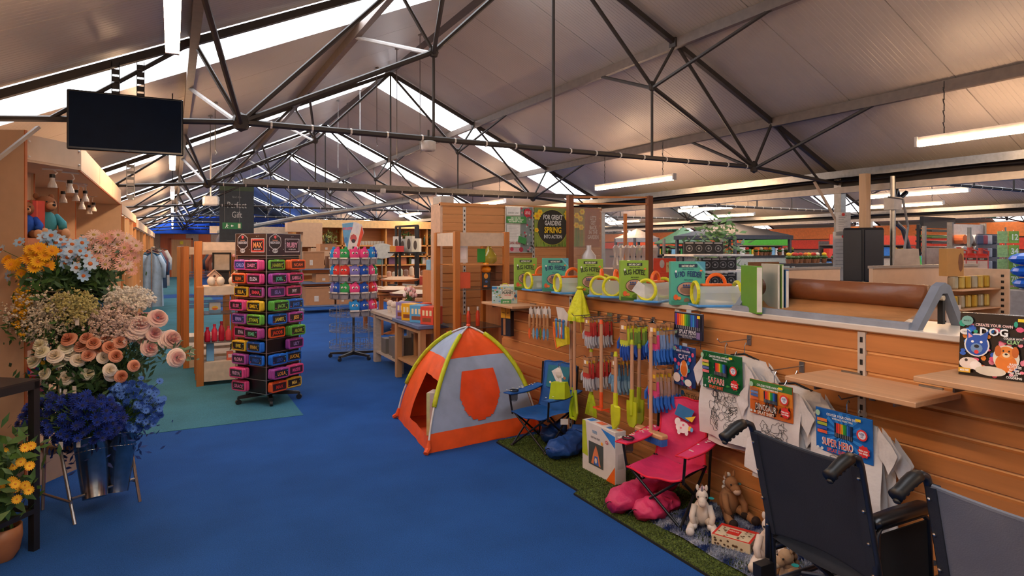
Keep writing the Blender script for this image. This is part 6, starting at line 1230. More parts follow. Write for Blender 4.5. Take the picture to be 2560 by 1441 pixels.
for x, y, c, w_, lb in ((2.54, 7.46, '8a78a8', .17, 'lilac gift box at the back of the blue topped table'), (2.54, 7.22, 'e8a81c', .19, 'yellow gift box on the blue topped table'), (2.56, 6.98, '5a9cc4', .19, 'sky blue gift box with brown print on the blue topped table'), (2.60, 6.74, 'd84a34', .18, 'red gift box nearest on the blue topped table'), (2.69, 7.2, 'e0583c', .12, 'orange red gift box behind the yellow one')): carton('gift_box', lb, 'box', (x, y, .732), w_, .18, .2, c, -PI / 2 + .55, lambda P, w, h: P.rect(.03, .03, w - .03, .075, '8a4a2c').rect(.03, .1, .06, .16, 'e8d0a0').rect(.08, .1, .11, .16, 'e8d0a0').rect(.13, .1, .16, .16, 'e8d0a0'))
for i, (x, y, h) in enumerate(((2.62, 7.85, .28), (2.66, 8.12, .25), (2.9, 7.9, .3), (2.64, 8.4, .2))): carton('storage_box', 'dark grey storage box, %s beneath the whitewashed table' % OR[i], 'box', (x, y, .162), .2, .2, h, '6e6a66', 0)
t = thing('tulip_vase', 'pink tulips with green leaves in a small glass vase', 'flowers', (2.72, 7.86, .722)); ob('glass_vase', MB().lathe([(.04, 0), (.045, .02), (.04, .12), (.045, .15)], 16, cap=False), mat('c8d4d0', .1, kind='glass', a=.4), t, smooth=True)
q = random.Random(14)
for i in range(16):
    a, r = q.uniform(0, 2 * PI), q.uniform(.02, .13); p = (r * math.cos(a), r * math.sin(a), q.uniform(.22, .33)); ob('tulip_stem', MB().path([(0, 0, .03), (p[0] * .4, p[1] * .4, .18), p], .003, 4), LEAFM, t); ob('tulip_head', MB().lathe([(.006, 0), (.022, .012), (.024, .035), (.012, .055)], 8, p), mat('e0a8a0' if i % 3 else 'ead0cc', .6), t, smooth=True)
leafy(t, (2.72, 7.86, .76), (2.72, 7.86, .95), 40, q, .06, LEAFM, .03, 'leaves')
for i, (x, y) in enumerate(((2.6, 8.1), (2.75, 8.25), (2.62, 8.35))): t = thing('white_flower_pot', 'small white flowering pot, %s behind the tulips' % OR[i], 'plant', (x, y, .722)); ob('pot', MB().lathe([(.03, 0), (.045, .07), (.045, .08)], 12), mat('d8ccc0', .6), t); ob('blossom', MB().ell((0, 0, .12), (.05, .05, .045), 8, 5), mat('d8c4b4', .9), t)
t = thing('table_lantern', 'small black metal table lantern with white candle', 'lantern', (2.66, 7.68, .722)); ob('frame', MB().box((-.03, -.03, 0), (.03, .03, .008)).box((-.03, -.03, .1), (.03, .03, .106)).lathe([(.03, .106), (.005, .14)], 6).tube((-.028, -.028, 0), (-.028, -.028, .1), .003, 4).tube((.028, -.028, 0), (.028, -.028, .1), .003, 4).tube((.028, .028, 0), (.028, .028, .1), .003, 4), BLACK, t); ob('candle', MB().lathe([(.018, .008), (.018, .06)], 10), WHITE, t)
# pine box shelf behind
def boxshelf(label, x0, y0, x1, y1, h, zs_, c):
    t = thing('open_shelf', label, 'shelving', (x0, y0, 0)); m = mat(c, .5, kind='wood', ax=2)
    for x in (x0, x1 - .03): ob('side_panel', MB().box((x - .001, y0 - .001, 0), (x + .031, y1 + .001, h - .031)), m, t, world=True)
    for z in zs_ + (h,): ob('shelf_board', MB().box((x0, y0, z - .03), (x1, y1, z)), m, t, world=True)
    return t
boxshelf('pine cube shelf left of the orange unit', 2.78, 7.6, 3.45, 7.95, 1.15, (.1, .45, .8), 'c07c46') if False else boxshelf('pine cube shelf between the tables and the slatwall', 2.80, 7.27, 3.36, 7.57, 1.32, (.5, .9), 'c07c46')
tag(ob('teacup_box', MB().rbox((0, 0, 0), (.3, .14, .13), .005), mat('7fb0cc', .45), loc=(2.82, 7.36, 1.32)), 'pale blue boxed cup set on the pine cube shelf', 'box')
t = thing('bird_house_roof', 'brown peaked wooden roof on the pale blue box', 'ornament', (2.97, 7.43, 1.452)); ob('roof', MB().prism([(-.12, 0), (.12, 0), (0, .1)], -.06, .06, ax=1), mat('7a5540', .6), t)
for i in range(4): lid_bottle('lavender_bottle', 'lavender toned bottle, %s in the pine cube shelf' % OR[i], 2.88 + .07 * i, 7.36, .902, .03, .18, 'a9a0c8', '4a4a5a', group='lavender bottles')
for i in range(3): lid_bottle('pump_bottle', 'slim white bottle, %s on top of the pine cube shelf' % OR[i], 3.14 + .07 * i, 7.42, 1.322, .025, .2, 'cfc2b4', 'cfc2b4', group='slim white bottles')
# ---- left centre unit with bird houses
U1 = post_unit('orange timber unit with pale boards showing bird houses and plants', .28, 8.5, .78, .45, 1.68, (), .1, .075)
t = thing('stepped_unit', 'lower stepped front of the bird house unit with pale boards', 'display unit', (.28, 8.06, 0))
for x in (.28, 1.06): ob('post', MB().rbox((x - .038, 8.06, 0), (x + .038, 8.12, 1.15), .004), ORW, t, world=True)
for z, th_ in ((1.15, .1), (.27, .22)): ob('board', MB().box((.32, 8.07, z - th_), (1.02, 8.1, z)).box((.32, 8.1, z - .02), (1.02, 8.48, z)), mat('d4bda2', .5), t, world=True)
for z in (.83, .5): ob('glass_shelf', MB().box((.32, 8.08, z - .012), (1.02, 8.48, z)), mat('5a5048', .2, kind='glass', a=.7), t, world=True)
ob('side_board', MB().box((.27, 8.12, 0), (.29, 8.46, 1.12)), mat('c8a684', .5, kind='glass', a=.9), t, world=True)
for i, x in enumerate((.44, .70)):
    t = thing('bird_house', 'cream wooden bird house, %s of two above the eggs' % ('left' if i == 0 else 'right'), 'bird house', (x, 8.3, 1.152)); m_ = mat('d2ab90', .6); ob('box', MB().prism([(-.055, 0), (.055, 0), (.055, .12), (0, .17), (-.055, .12)], -.05, .05, ax=1), m_, t); ob('roof', MB().bar((-.075, 0, .11), (.0, 0, .185), .13, .01).bar((.075, 0, .11), (0, 0, .185), .13, .01), mat('c49a7c', .6), t)
    P = Print((-.055, -.05, 0), (1, 0, 0), (0, 0, 1), t); P.disc(.055, .11, .014, .014, '3a2418').disc(.04, .06, .008, .008, '8a5a40').disc(.07, .06, .008, .008, '8a5a40'); P.done()
for i, x in enumerate((.40, .5, .63, .86)): tag(ob('painted_egg', MB().ell((0, 0, .055), (.045, .045, .055), 12, 8), mat('d9cbb8', .5, kind='speck', c2='c88a4a', s=30), loc=(x, 8.17, 1.152), smooth=True), 'decorated pale egg, %s from the left on the pale board' % OR[i], 'egg', 'painted eggs')
t = thing('artificial_bouquet', 'pink blossom bouquet behind the bird houses', 'flowers', (.8, 8.6, 1.1)); ob('vase', MB().lathe([(.04, 0), (.06, .1), (.05, .14)], 12), mat('8a9a8a', .4), t); leafy(t, (.8, 8.6, 1.2), (.82, 8.6, 1.42), 120, q, .04, mat('8a9a6a', .6), .05, 'leaves')
for i in range(14): ob('blossom', MB().ell((q.uniform(-.15, .15), q.uniform(-.08, .05), q.uniform(.26, .48)), (.028, .028, .02), 8, 4), mat('d8a09c', .7), t)
t = thing('framed_picture', 'tilted black picture frame standing behind the bird houses', 'picture', (.55, 8.75, 1.3), -.2); ob('frame', MB().box((-.11, 0, 0), (.11, .02, .018)).box((-.11, 0, .222), (.11, .02, .24)).box((-.11, 0, 0), (-.09, .02, .24)).box((.09, 0, 0), (.11, .02, .24)), BLACK, t); ob('picture', MB().box((-.09, .008, .018), (.09, .016, .222)), mat('b5a898', .6), t); ob('easel', MB().box((-.06, .02, -.19), (.08, .04, .02)), BLACK, t)
for i, x in enumerate((.44, .68)): t = carton('cereal_tub', 'yellow and white boxed tub, %s on the upper glass shelf' % ('left' if i == 0 else 'right'), 'box', (x, 8.2, .832), .12, .08, .12, 'c8c0b0', 0, lambda P, w, h: P.rect(0, 0, w, .04, '6a8aa0').disc(w / 2, .06, .035, .025, 'e8b030').disc(w / 2, .05, .03, .012, 'd8602c'))
t = thing('potted_daffodil', 'small green plant with orange bloom on the upper glass shelf', 'plant', (.86, 8.3, .832)); ob('pot', MB().lathe([(.03, 0), (.04, .06)], 10), mat('8a6a4a', .6), t); leafy(t, (.86, 8.3, .9), (.86, 8.3, 1.05), 60, q, .04, LEAFM, .03, 'leaves')
for i in range(9):
    x = .36 + .075 * i; c = ('c8203c', 'd83048', 'b81c34', 'e84a50', 'c8203c', 'e8c030', '2a3a8a', 'e8604a', 'e8503a')[i]; lid_bottle('gift_bottle', '%s toned gift bottle, %s on the lower glass shelf' % (('crimson', 'scarlet', 'dark red', 'coral', 'ruby', 'yellow', 'navy', 'salmon', 'orange red')[i], OR[i]), x, 8.16, .502, .034, .17 + .03 * (i % 3), c, c, group='gift bottles')
carton('card_box', 'pale blue standing card box on the base board', 'box', (.39, 8.2, .272), .08, .1, .22, '6fa8d0', 0); carton('card_box', 'salmon upright box at the right of the base board', 'box', (.86, 8.2, .272), .09, .08, .26, 'e0583c', 0, lambda P, w, h: P.rect(.02, .15, .07, .22, 'e8d0c8')); carton('card_box', 'small coral box on the base board', 'box', (.6, 8.16, .272), .07, .06, .1, 'e06a50', 0, lambda P, w, h: P.rect(.015, .03, .055, .07, 'e8d8d0'))
t = thing('lily_pot', 'dark pot of white lilies on the base board', 'plant', (.73, 8.26, .272)); ob('pot', MB().lathe([(.05, 0), (.06, .09)], 12), mat('4a3a38', .6), t); leafy(t, (.73, 8.26, .36), (.73, 8.26, .46), 60, q, .04, LEAFD, .05, 'leaves')
for i in range(6): ob('blossom', MB().ell((q.uniform(-.08, .08), q.uniform(-.06, 0), q.uniform(.12, .2)), (.02, .02, .014), 7, 4), WHITE, t)
for i, (x, y) in enumerate(((.16, 9.4), (.14, 10.2), (.1, 11.4))): post_unit('slim orange timber unit, %s beyond the bird house unit' % OR[i], x, y, .7, .5, 1.62, (.8, 1.2), .1, .07)
# ---- far shop wall (bottles) and stock rack
YW = 18.5; t = thing('wall_shelving', 'long timber wall shelving with a pale cornice and wine bottles', 'shelving', (2.5, YW, 0)); CW = mat('c8863e', .5, kind='wood', ax=0)
ob('cornice', MB().box((3.0, YW - .3, 2.18), (8.4, YW + .3, 2.4)), mat('dcb074', .5), t, world=True); ob('back_panel', MB().box((2.9, YW + .28, 0), (8.4, YW + .3, 2.4)), mat('b87a42', .5, kind='wood', ax=0), t, world=True)
for z in (.3, .7, 1.1, 1.36, 1.68): ob('shelf_board', MB().box((3.0, YW - .2, z - .04), (8.4, YW + .28, z)), CW, t, world=True)
for x in (3.0, 4.3, 5.6, 6.9, 8.36): ob('divider', MB().box((x, YW - .2, 0), (x + .04, YW + .28, 2.18)), CW, t, world=True)
ob('side_fascia', MB().box((.9, YW + .6, 2.0), (3.0, YW + .7, 2.2)), mat('c8b49c', .5), t, world=True)
for i in range(26):
    z = (1.68, 1.36, 1.1)[i % 3]; x = 5.75 + .19 * (i // 3) + .05 * (i % 3) if i > 3 else 3.3 + .2 * i
    lid_bottle('wine_bottle', 'dark wine bottle, %s shelf of the far wall, %s in line' % (('top', 'middle', 'lower')[i % 3], OR[i // 3]), x, YW - .05, z, .045, .32, ('26331c', '1f2420', '4a5a2c')[i % 3], ('b8a050', '8a2a2a', 'c8c0a8')[i % 3], group='wine bottles on the far wall')
for i in range(14): tag(ob('drinking_glass', MB().lathe([(.035, 0), (.045, .12)], 10, cap=False), mat('c8c4b4', .1, kind='glass', a=.5), loc=(4.45 + .085 * i, YW - .08, 1.68)), 'clear drinking glass, %s from the left on the far timber shelf' % (OR + ['thirteenth', 'fourteenth'])[i], 'glass', 'drinking glasses on the far shelf')
t = thing('stock_trolley', 'tall grey wire stock trolley loaded with brown cartons', 'trolley', (3.0, 16.0, 0))
for x in (2.75, 4.15):
    for y in (15.8, 16.5): ob('upright', MB().tube((x, y, .15), (x, y, 1.75), .016, 6), STEEL, t, world=True); ob('caster', MB().lathe([(.03, 0), (.07, .04), (.07, .1), (.03, .14)], 10, (x, y, 0)), GR, t, world=True)
for z in (.16, .72, 1.06): ob('deck', MB().box((2.73, 15.78, z), (4.17, 16.52, z + .03)), mat('6f7f9a', .5), t, world=True)
for i, (x, z, w_, h, lb) in enumerate(((3.05, 1.09, .5, .42, 'large'), (3.65, 1.09, .45, .3, 'pale'), (3.2, .19, .7, .45, 'wide low'), (3.8, .19, .4, .3, 'small low'), (3.4, 1.52, .4, .18, 'flat topmost'), (3.35, .75, .5, .2, 'middle'))): carton('carton_box', '%s brown carton on the stock trolley' % lb, 'box', (x, 16.1, z), w_, .5, h, 'b9865c', 0, lambda P, w, h: P.rect(w * .3, h * .2, w * .45, h * .5, 'd8d0c4').rect(0, h * .9, w, h * .93, '8a6040'))
for i, (x, y, z, w_, h, lb) in enumerate(((3.3, 17.5, 1.62, .5, .4, 'stacked'), (3.1, 17.5, 2.02, .9, .25, 'flat top'), (3.5, 17.5, 1.3, .5, .3, 'lower'))): carton('carton_box', '%s carton box in the pile beside the far timber shelving' % lb, 'box', (x, y, z), w_, .4, h, 'c29874', 0)
boxshelf('plain shelf frame under the far carton pile', 2.85, 17.3, 3.9, 17.7, 1.3, (.4, .9), 'b08a62')
# ---- middle tables with gifts
table('gift_table', 'large orange wooden gift table in the middle of the shop', 3.3, 11.2, 5.2, 12.4, .78, mat('c47a3c', .5, kind='wood', ax=0), mat('b4682e', .5, kind='wood', ax=2), .3); table('gift_table', 'second orange wooden gift table behind the bead trays', 4.2, 13.4, 6.0, 14.4, .95, mat('c47a3c', .5, kind='wood', ax=0), mat('b4682e', .5, kind='wood', ax=2), .4)
t = thing('black_frame_stand', 'tall black metal frame stand with gift boxes', 'display stand', (4.3, 12.6, 0)); fx = [yp(990, 560, 12.9).x, yp(1045, 560, 12.1).x]
for x, y in ((fx[0], 12.9), (fx[0] + .35, 12.65), (fx[1] - .3, 12.35), (fx[1], 12.1)): ob('upright', MB().box((x - .02, y - .02, .78), (x + .02, y + .02, 2.05)), BLACK, t, world=True)
ob('top_bar', MB().bar((fx[0], 12.9, 2.05), (fx[1], 12.1, 2.05), .04, .04), BLACK, t, world=True); ob('cross_shelf', MB().bar((fx[0], 12.9, 1.5), (fx[1], 12.1, 1.5), .4, .03), BLACK, t, world=True); ob('cross_shelf', MB().bar((fx[0], 12.9, .82), (fx[1], 12.1, .82), .4, .03), BLACK, t, world=True)
for i in range(4): a = i / 3.5 + .08; x = fx[0] + (fx[1] - fx[0]) * a; y = 12.9 - .8 * a; carton('boxed_lamp', '%s boxed ornament on the black frame stand' % ('white', 'grey', 'speckled', 'cream')[i], 'box', (x, y, 1.52), .16, .12, .32 - .05 * (i % 2), ('cfc6ba', 'a8a49c', 'b8ae9c', 'd0c4a8')[i], -.8, lambda P, w, h: P.disc(w / 2, h / 2, w * .25, h * .35, '4a3a2c'))
for i in range(16):
    x, y = 3.45 + .22 * (i % 8), 11.35 + .4 * (i // 8); tag(ob('woven_basket', MB().lathe([(.06, 0), (.09, .08), (.08, .085), (.06, .02)], 12), mat(('c8a684', 'b88a64', 'd8c4ac')[i % 3], .7, kind='speck', c2='e8dcd0', s=50), loc=(x, y, .782)), '%s gift basket, %s in the %s row of the middle table' % (('tan', 'brown', 'cream')[i % 3], OR[i % 8], ('front', 'back')[i // 8]), 'basket', 'gift baskets')
for i, (u, v, y, c) in enumerate(((1000, 700, 12.0, 'c8a07c'), (985, 725, 11.4, 'd8b898'), (1030, 735, 10.2, 'd8c0a4'))):
    p = yp(u, v, y); t = thing('bead_tray', 'round tray of pale beads, %s of three beside the tulips' % OR[i], 'tray', (p.x, p.y, 0)); ob('tray', MB().lathe([(.35, p.z - .02), (.38, p.z + .02), (.34, p.z + .02)], 20), mat('a8683a', .5), t); ob('beads', MB().lathe([(.34, p.z + .02), (.2, p.z + .06), (.0, p.z + .07)], 20), mat(c, .7, kind='speck', c2='efe6dc', s=70), t); ob('pedestal', MB().lathe([(.2, 0), (.05, .05), (.05, p.z - .02)], 10), mat('a8683a', .5), t)
tag(ob('oval_sign', MB().prism([(.28 * math.cos(a), .17 * math.sin(a)) for a in [2 * PI * i / 20 for i in range(20)]], -.01, .01, ax=1), mat('c0beb0', .5), loc=yp(955, 628, 13.5), rz=-YAW), 'pale oval sign above the middle gift table', 'sign')
ob('sign_post', MB().tube((0, 0, -.17), (0, 0, -1.5), .012, 6), STEEL, bpy.data.objects['oval_sign'])
for i, (u, y, c, h) in enumerate(((925, 13.6, '3a6a48', .35), (1000, 12.3, 'b8302a', .12), (985, 12.5, 'c8842c', .12), (1060, 11.8, 'a8382c', .25), (1070, 11.8, '6a5a50', .3))): p = yp(u, 690, y); carton('gift_carton', '%s gift carton on the middle tables' % ('green', 'ruby', 'amber', 'red hamper', 'grey brown')[i], 'box', (p.x, y, .97 if y > 13 else (1.52 if y > 12.2 else .785)), .16, .14, h, c, -.4)
# hanging banner, exit sign, smoke detector, screen
t = thing('hanging_banner', 'dark slate banner reading Perfect Gift hanging below the roof', 'banner', yp(592, 550, 15.6), -.06); ob('board', MB().box((-.36, -.01, -.78), (.36, .01, .78)), mat('28323a', .5), t)
P = Print((-.36, -.01, -.78), (1, 0, 0), (0, 0, 1), t); P.text('Perfect', .36, 1.12, .15, 'c8ccc8', .7, 0).text('Gift', .36, .9, .15, 'c8ccc8', .7, 0).text('find the', .36, 1.3, .05, '8a9490', .9, 0).rect(.15, .3, .57, .305, '8a9490').rect(.0, 1.44, .72, 1.56, '3a5030').disc(.48, .12, .05, .05, '5a6a78'); P.done()
for s in (-.3, .3): ob('suspension_wire', MB().tube((s, 0, .78), (s, 0, 1.75), .004, 4), STEEL, t)
t = thing('exit_sign', 'green running man exit sign hanging before the dark banner', 'sign', yp(580, 565, 14.9), -.06); ob('sign_box', MB().box((-.19, -.015, -.07), (.19, .015, .07)), mat('12703c', .4), t); P = Print((-.19, -.015, -.07), (1, 0, 0), (0, 0, 1), t)
def man(P, x, y, s, c='e8f0e8'): P.disc(x, y + .035 * s, .008 * s, .008 * s, c, 8).poly([(x - .012 * s, y + .024 * s), (x + .01 * s, y + .024 * s), (x + .004 * s, y - .005 * s), (x - .012 * s, y - .005 * s)], c).poly([(x - .01 * s, y), (x, y), (x + .02 * s, y - .03 * s), (x + .012 * s, y - .034 * s)], c).poly([(x - .012 * s, y), (x - .002 * s, y - .004 * s), (x - .022 * s, y - .034 * s), (x - .03 * s, y - .03 * s)], c).poly([(x + .006 * s, y + .02 * s), (x + .024 * s, y + .01 * s), (x + .022 * s, y + .004 * s), (x + .004 * s, y + .012 * s)], c)
man(P, .09, .065, 1.3); P.rect(.17, .06, .22, .08, 'e8f0e8').poly([(.165, .07), (.19, .1), (.19, .04)], 'e8f0e8').rect(.31, .02, .36, .12, 'd8d8b8'); P.done()
for s in (-.15, .15): ob('suspension_wire', MB().tube((s, 0, .07), (s, 0, 1.3), .003, 4), STEEL, t)
for u, v, y, nm_ in ((1071, 365, 5.2, 'white round speaker fixed under the first roof truss'), (957, 478, 10.38, 'small pale dome sensor under the second truss')):
    p = yp(u, v, y); t = thing('ceiling_speaker', nm_, 'speaker', p + Vector((0, -.0, -.0))); s = .062 if y < 6 else .05; ob('housing', MB().lathe([(s * .85, -.045), (s, -.03), (s * 1.08, .035), (s * .9, .04)], 24), mat('cfc8c2', .4), t, smooth=True); ob('grille', MB().lathe([(s * .5, -.047), (s * .5, -.045)], 16), mat('8a8480', .5), t); ob('bracket', MB().tube((0, 0, .035), (0, 0, .14 if y < 6 else .09), .01, 6), TR, t)
for u, y, zt, z in ((430 + 60, 15.6, 2.5, 2.3),): t = thing('projector', 'white projector hanging over the aisle', 'projector', yp(527, 503, 13.2)); ob('housing', MB().rbox((-.14, -.12, -.09), (.14, .12, .09), .03), mat('c9c0b4', .4), t); ob('mount', MB().tube((0, 0, .08), (0, 0, ZR - abs(t.location.x - XR) * TAN - t.location.z), .015, 6), mat('c9c0b4', .4), t)
t = thing('hanging_screen', 'black flat television hanging from the first roof truss', 'television', (0, 5.02, 0)); z0, z1 = yp(310, 382, 5.02).z, yp(310, 238, 5.02).z; xa, xb = yp(168, 300, 5.02).x, yp(458, 300, 5.02).x
ob('casing', MB().rbox((xa, 4.99, z0), (xb, 5.03, z1), .006), mat('0c0c0e', .25), t, world=True); ob('screen_panel', MB().box((xa + .012, 4.986, z0 + .018), (xb - .012, 4.99, z1 - .012)), mat('06182e', .5, spec=.1), t, world=True); ob('rear_housing', MB().rbox((xa + .1, 5.03, z0 + .06), (xb - .1, 5.07, z1 - .08), .01), BLACK, t, world=True); ob('logo', MB().box(((xa + xb) / 2 - .012, 4.985, z0 + .006), ((xa + xb) / 2 + .012, 4.989, z0 + .011)), mat('6a7480', .3), t, world=True)
for u in (288, 351):
    x = yp(u, 230, 5.05).x; zt = yp(u, 152, 5.05).z; b = MB().box((x - .024, 5.075, z1 - .2), (x - .02, 5.1, zt)).box((x + .02, 5.075, z1 - .2), (x + .024, 5.1, zt))
    z = z1 - .2
    while z < zt - .02: b.box((x - .024, 5.075, z), (x + .024, 5.09, z + .034)); z += .05
    ob('slotted_strut', b, mat('3a3735', .6, .2), t, world=True)
ob('truss_clamp', MB().box((yp(288, 230, 5.1).x - .03, 5.1, 2.53), (yp(351, 230, 5.1).x + .03, 5.24, 2.58)), DARK, t, world=True)
t = thing('slotted_bracket', 'short slotted grey bracket hanging at the left of the second truss', 'bracket', yp(326, 452, 10.3)); b = MB().box((-.05, 0, -.24), (-.04, .03, .24)).box((.04, 0, -.24), (.05, .03, .24))
for i in range(6): b.box((-.05, .02, -.24 + .085 * i), (.05, .03, -.20 + .085 * i))
ob('strut', b, STEEL, t); ob('fixing', MB().box((-.03, .0, -.26), (.03, .15, -.2)), STEEL, t)
# greenery and smaller stock on the far timber shelving and middle tables
for i, (x, z, lb) in enumerate(((4.0, 1.68, 'small dark leafy plant on the far shelf beside the drinking glasses'), (7.2, 1.68, 'trailing green plant on the right of the far timber shelf'), (7.7, 1.68, 'pale leafed plant near the end of the far timber shelf'), (6.3, 1.68, 'glossy dark plant beneath the pale cornice'), (8.0, 1.36, 'low fern on the middle level of the far shelf'))):
    t = thing('shelf_plant', lb, 'plant', (x, YW - .05, z)); ob('pot', MB().lathe([(.05, 0), (.07, .1)], 10), mat('4a3a30', .6), t); leafy(t, (x, YW - .05, z + .12), (x, YW - .05, z + .35), 110, random.Random(i), .06, LEAFM if i % 2 else mat('9aa05a', .6, var=.3, s=20), .1, 'leaves')
for i in range(14):
    k = i % 5; carton('gift_pack', '%s gift pack, %s along the lower far timber shelf' % (('cream', 'teal', 'plum', 'copper', 'white')[k], (OR + ['thirteenth', 'fourteenth'])[i]), 'pack', (3.3 + .36 * i, YW - .06, 1.1), .2, .12, .16 + .05 * (i % 3), ('d8c8b0', '4a7a78', '6a4058', 'b0683c', 'd8d4cc')[k], 0, group='gift packs on the far shelf')
for i in range(12):
    x, y = 4.35 + .27 * (i % 6), 13.55 + .4 * (i // 6); k = (i * 7) % 4; h = .12 + .05 * (i % 3)
    tag(ob('candle_jar', MB().lathe([(.05, 0), (.055, .02), (.055, h * .8), (.03, h * .9), (.03, h)], 12), mat(('c8b8a0', 'a8bcae', 'd0a890', '8a6a5a')[k], .4), loc=(x, y, .952)), '%s candle jar, %s in the %s row of the second gift table' % (('cream', 'sage', 'blush', 'brown')[k], OR[i % 6], ('front', 'back')[i // 6]), 'jar', 'candle jars')
# ------------------------------------------------------------------ till island and plant hall on the right
t = tag(E('trim_post', (0, 0, 0)), kind='structure'); p = xp(2162, 600, 7.4); ob('timber_post', MB().box((p.x - .045, p.y - .045, 0), (p.x + .045, p.y + .045, 2.5)), mat('c0a080', .6, kind='wood', ax=2), t, world=True)
for i, (u, v, w_, h) in enumerate(((2108, 640, .24, .62), (2108, 560, .17, .3))):
    p = xp(u, v, 7.58); pp = thing('paper_notice', 'white printed notice sheet taped to the steel column, %s one' % ('lower', 'upper')[i], 'notice', p, -YAW - .3); ob('sheet', MB().box((-w_ / 2, -.004, -h / 2), (w_ / 2, 0, h / 2)), mat('cfccc8', .6), pp); P = Print((-w_ / 2, -.004, -h / 2), (1, 0, 0), (0, 0, 1), pp)
    for k in range(10): P.rect(.03, h - .05 - .045 * k * h / .6, w_ - .04 - .02 * (k % 3), h - .045 - .045 * k * h / .6, '8a8a8c')
    P.disc(w_ * .5, h * .9, .02, .02, 'c8302c'); P.done()
# black cabinet
pc = xp(2200, 640, 7.2); t = thing('wall_cabinet', 'black plastic cabinet standing open behind the timber post', 'cabinet', (pc.x, pc.y + .2, 0), -YAW - .5); KB = mat('1a1d24', .4)
ob('body', MB().rbox((-.21, 0, 1.18), (.21, .3, 1.84), .02), KB, t); ob('door', MB().rbox((-.21, -.03, 1.2), (-.01, 0, 1.82), .01), KB, t); ob('door', MB().rbox((.01, -.03, 1.2), (.21, 0, 1.82), .01), mat('141a26', .3), t); ob('pedestal', MB().box((-.1, .1, 0), (.1, .2, 1.18)), KB, t)
# beige till screens
def panel(label, u0, u1, X0, X1, vt, z0=0):
    a, b_ = xp(u0, vt, X0), xp(u1, vt, X1); t = thing('till_screen_wall', label, 'counter', (a.x, a.y, 0)); z = (a.z + b_.z) / 2
    ob('panel', MB().bar((a.x, a.y, z / 2), (b_.x, b_.y, z / 2), .03, z), mat('c8a98e', .5), t, world=True); ob('cap', MB().bar((a.x, a.y, z + .01), (b_.x, b_.y, z + .01), .045, .02), mat('8f8680', .5), t, world=True); return a, b_, z
# perpendicular (facing the camera) screens at fixed depth lines
def ypanel(label, u0, u1, Y, vt, col='c8a98e', name='till_screen_wall'):
    a, b_ = yp(u0, vt, Y), yp(u1, vt, Y); t = thing(name, label, 'counter', (a.x, Y, 0)); ob('panel', MB().box((a.x, Y, 0), (b_.x, Y + .03, a.z)), mat(col, .5, var=.05), t, world=True); ob('cap', MB().box((a.x, Y - .01, a.z), (b_.x, Y + .04, a.z + .02)), mat('8f8680', .5), t, world=True); return a, b_
ypanel('low beige till screen left of the steel column', 1948, 2100, 4.3, 676); a_, b_ = ypanel('beige till screen with cable tray behind the paper roll', 2182, 2445, 2.9, 672)
t = thing('till_counter', 'brown till counter behind the paper roll', 'counter', (4.4, 1.2, 0)); ob('worktop', MB().box((4.2, 1.0, .98), (5.4, 2.86, 1.02)), mat('b07a50', .5, kind='wood', ax=1), t, world=True); ob('cabinet_body', MB().box((4.25, 1.05, 0), (5.35, 2.84, .98)), mat('8a5a3a', .5), t, world=True)
p = yp(2232, 742, 2.6); t = thing('till_monitor', 'tilted grey till touch screen on the brown counter', 'monitor', (p.x, 2.6, 1.02), -YAW - .5)
ob('foot', MB().rbox((-.09, -.07, 0), (.09, .07, .02), .005), BLACK, t); ob('neck', MB().bar((0, .02, .02), (0, .05, .16), .05, .03), BLACK, t); T = Matrix.Translation((0, 0, .24)) @ Matrix.Rotation(-.75, 4, 'X'); ob('screen', MB(T).rbox((-.15, -.012, -.11), (.15, .012, .11), .006), mat('2a2826', .4), t); ob('display', MB(T).box((-.135, -.0135, -.095), (.135, -.012, .095)), mat('5c5650', .2), t)
carton('receipt_printer', 'small cream box beside the till screen', 'box', yp(2280, 740, 2.55) * 1 if False else (yp(2283, 742, 2.55).x, 2.55, 1.022), .11, .1, .15, 'cdb8a4', -.5)
# brass tins on shelves at the end of the island
t = thing('tin_rack', 'cream perforated end rack holding rows of brass tins', 'rack', yp(2395, 760, 2.6)); p0 = yp(2330, 760, 2.6); p1 = yp(2428, 760, 2.6); x0, x1 = p0.x, p1.x; ztop = yp(2395, 672, 2.6).z
ob('side_panel', MB().box((x1, 2.35, .9), (x1 + .02, 2.75, ztop)), mat('d0b294', .5), t, world=True)
for i in range(9): z = 1.02 + .045 * i; ob('slot', MB().box((x1 - .002 + .0, 2.38, z), (x1 + .001, 2.4, z + .02)), BLACK, t, world=True)
for z in (1.02, 1.16, 1.30): ob('shelf_board', MB().box((x0, 2.4, z - .01), (x1, 2.75, z)), mat('c8a07c', .5), t, world=True)
for k, z in enumerate((1.162, 1.302)):
    for i in range(6): tag(ob('round_tin', MB().lathe([(.03, 0), (.033, .01), (.033, .08), (.03, .09)], 14), mat(('b8963c', 'a8a08c', 'c0a458')[(i + k) % 3], .3, .8), loc=(x0 + .04 + i * (x1 - x0 - .06) / 5.5, 2.48, z), smooth=False), '%s tin, %s on the %s shelf of the end rack' % (('brass', 'pewter', 'gold')[(i + k) % 3], OR[i], ('lower', 'upper')[k]), 'tin', 'round metal tins')
carton('kraft_bag', 'tall kraft paper bag with brown print atop the end rack', 'bag', (x0 + .06, 2.5, 1.395), .13, .08, .2, 'b8894a', -.4, lambda P, w, h: P.disc(w * .8, h * .5, .02, .07, '7a4a2a', 8))
carton('price_board', 'white price board standing by the brass tins', 'sign', (x0 - .03, 2.44, 1.022), .1, .01, .17, 'cfc9c2', -.5, lambda P, w, h: P.text('PRICE\n5.99', w / 2, h * .6, .018, '6a6a6a'))
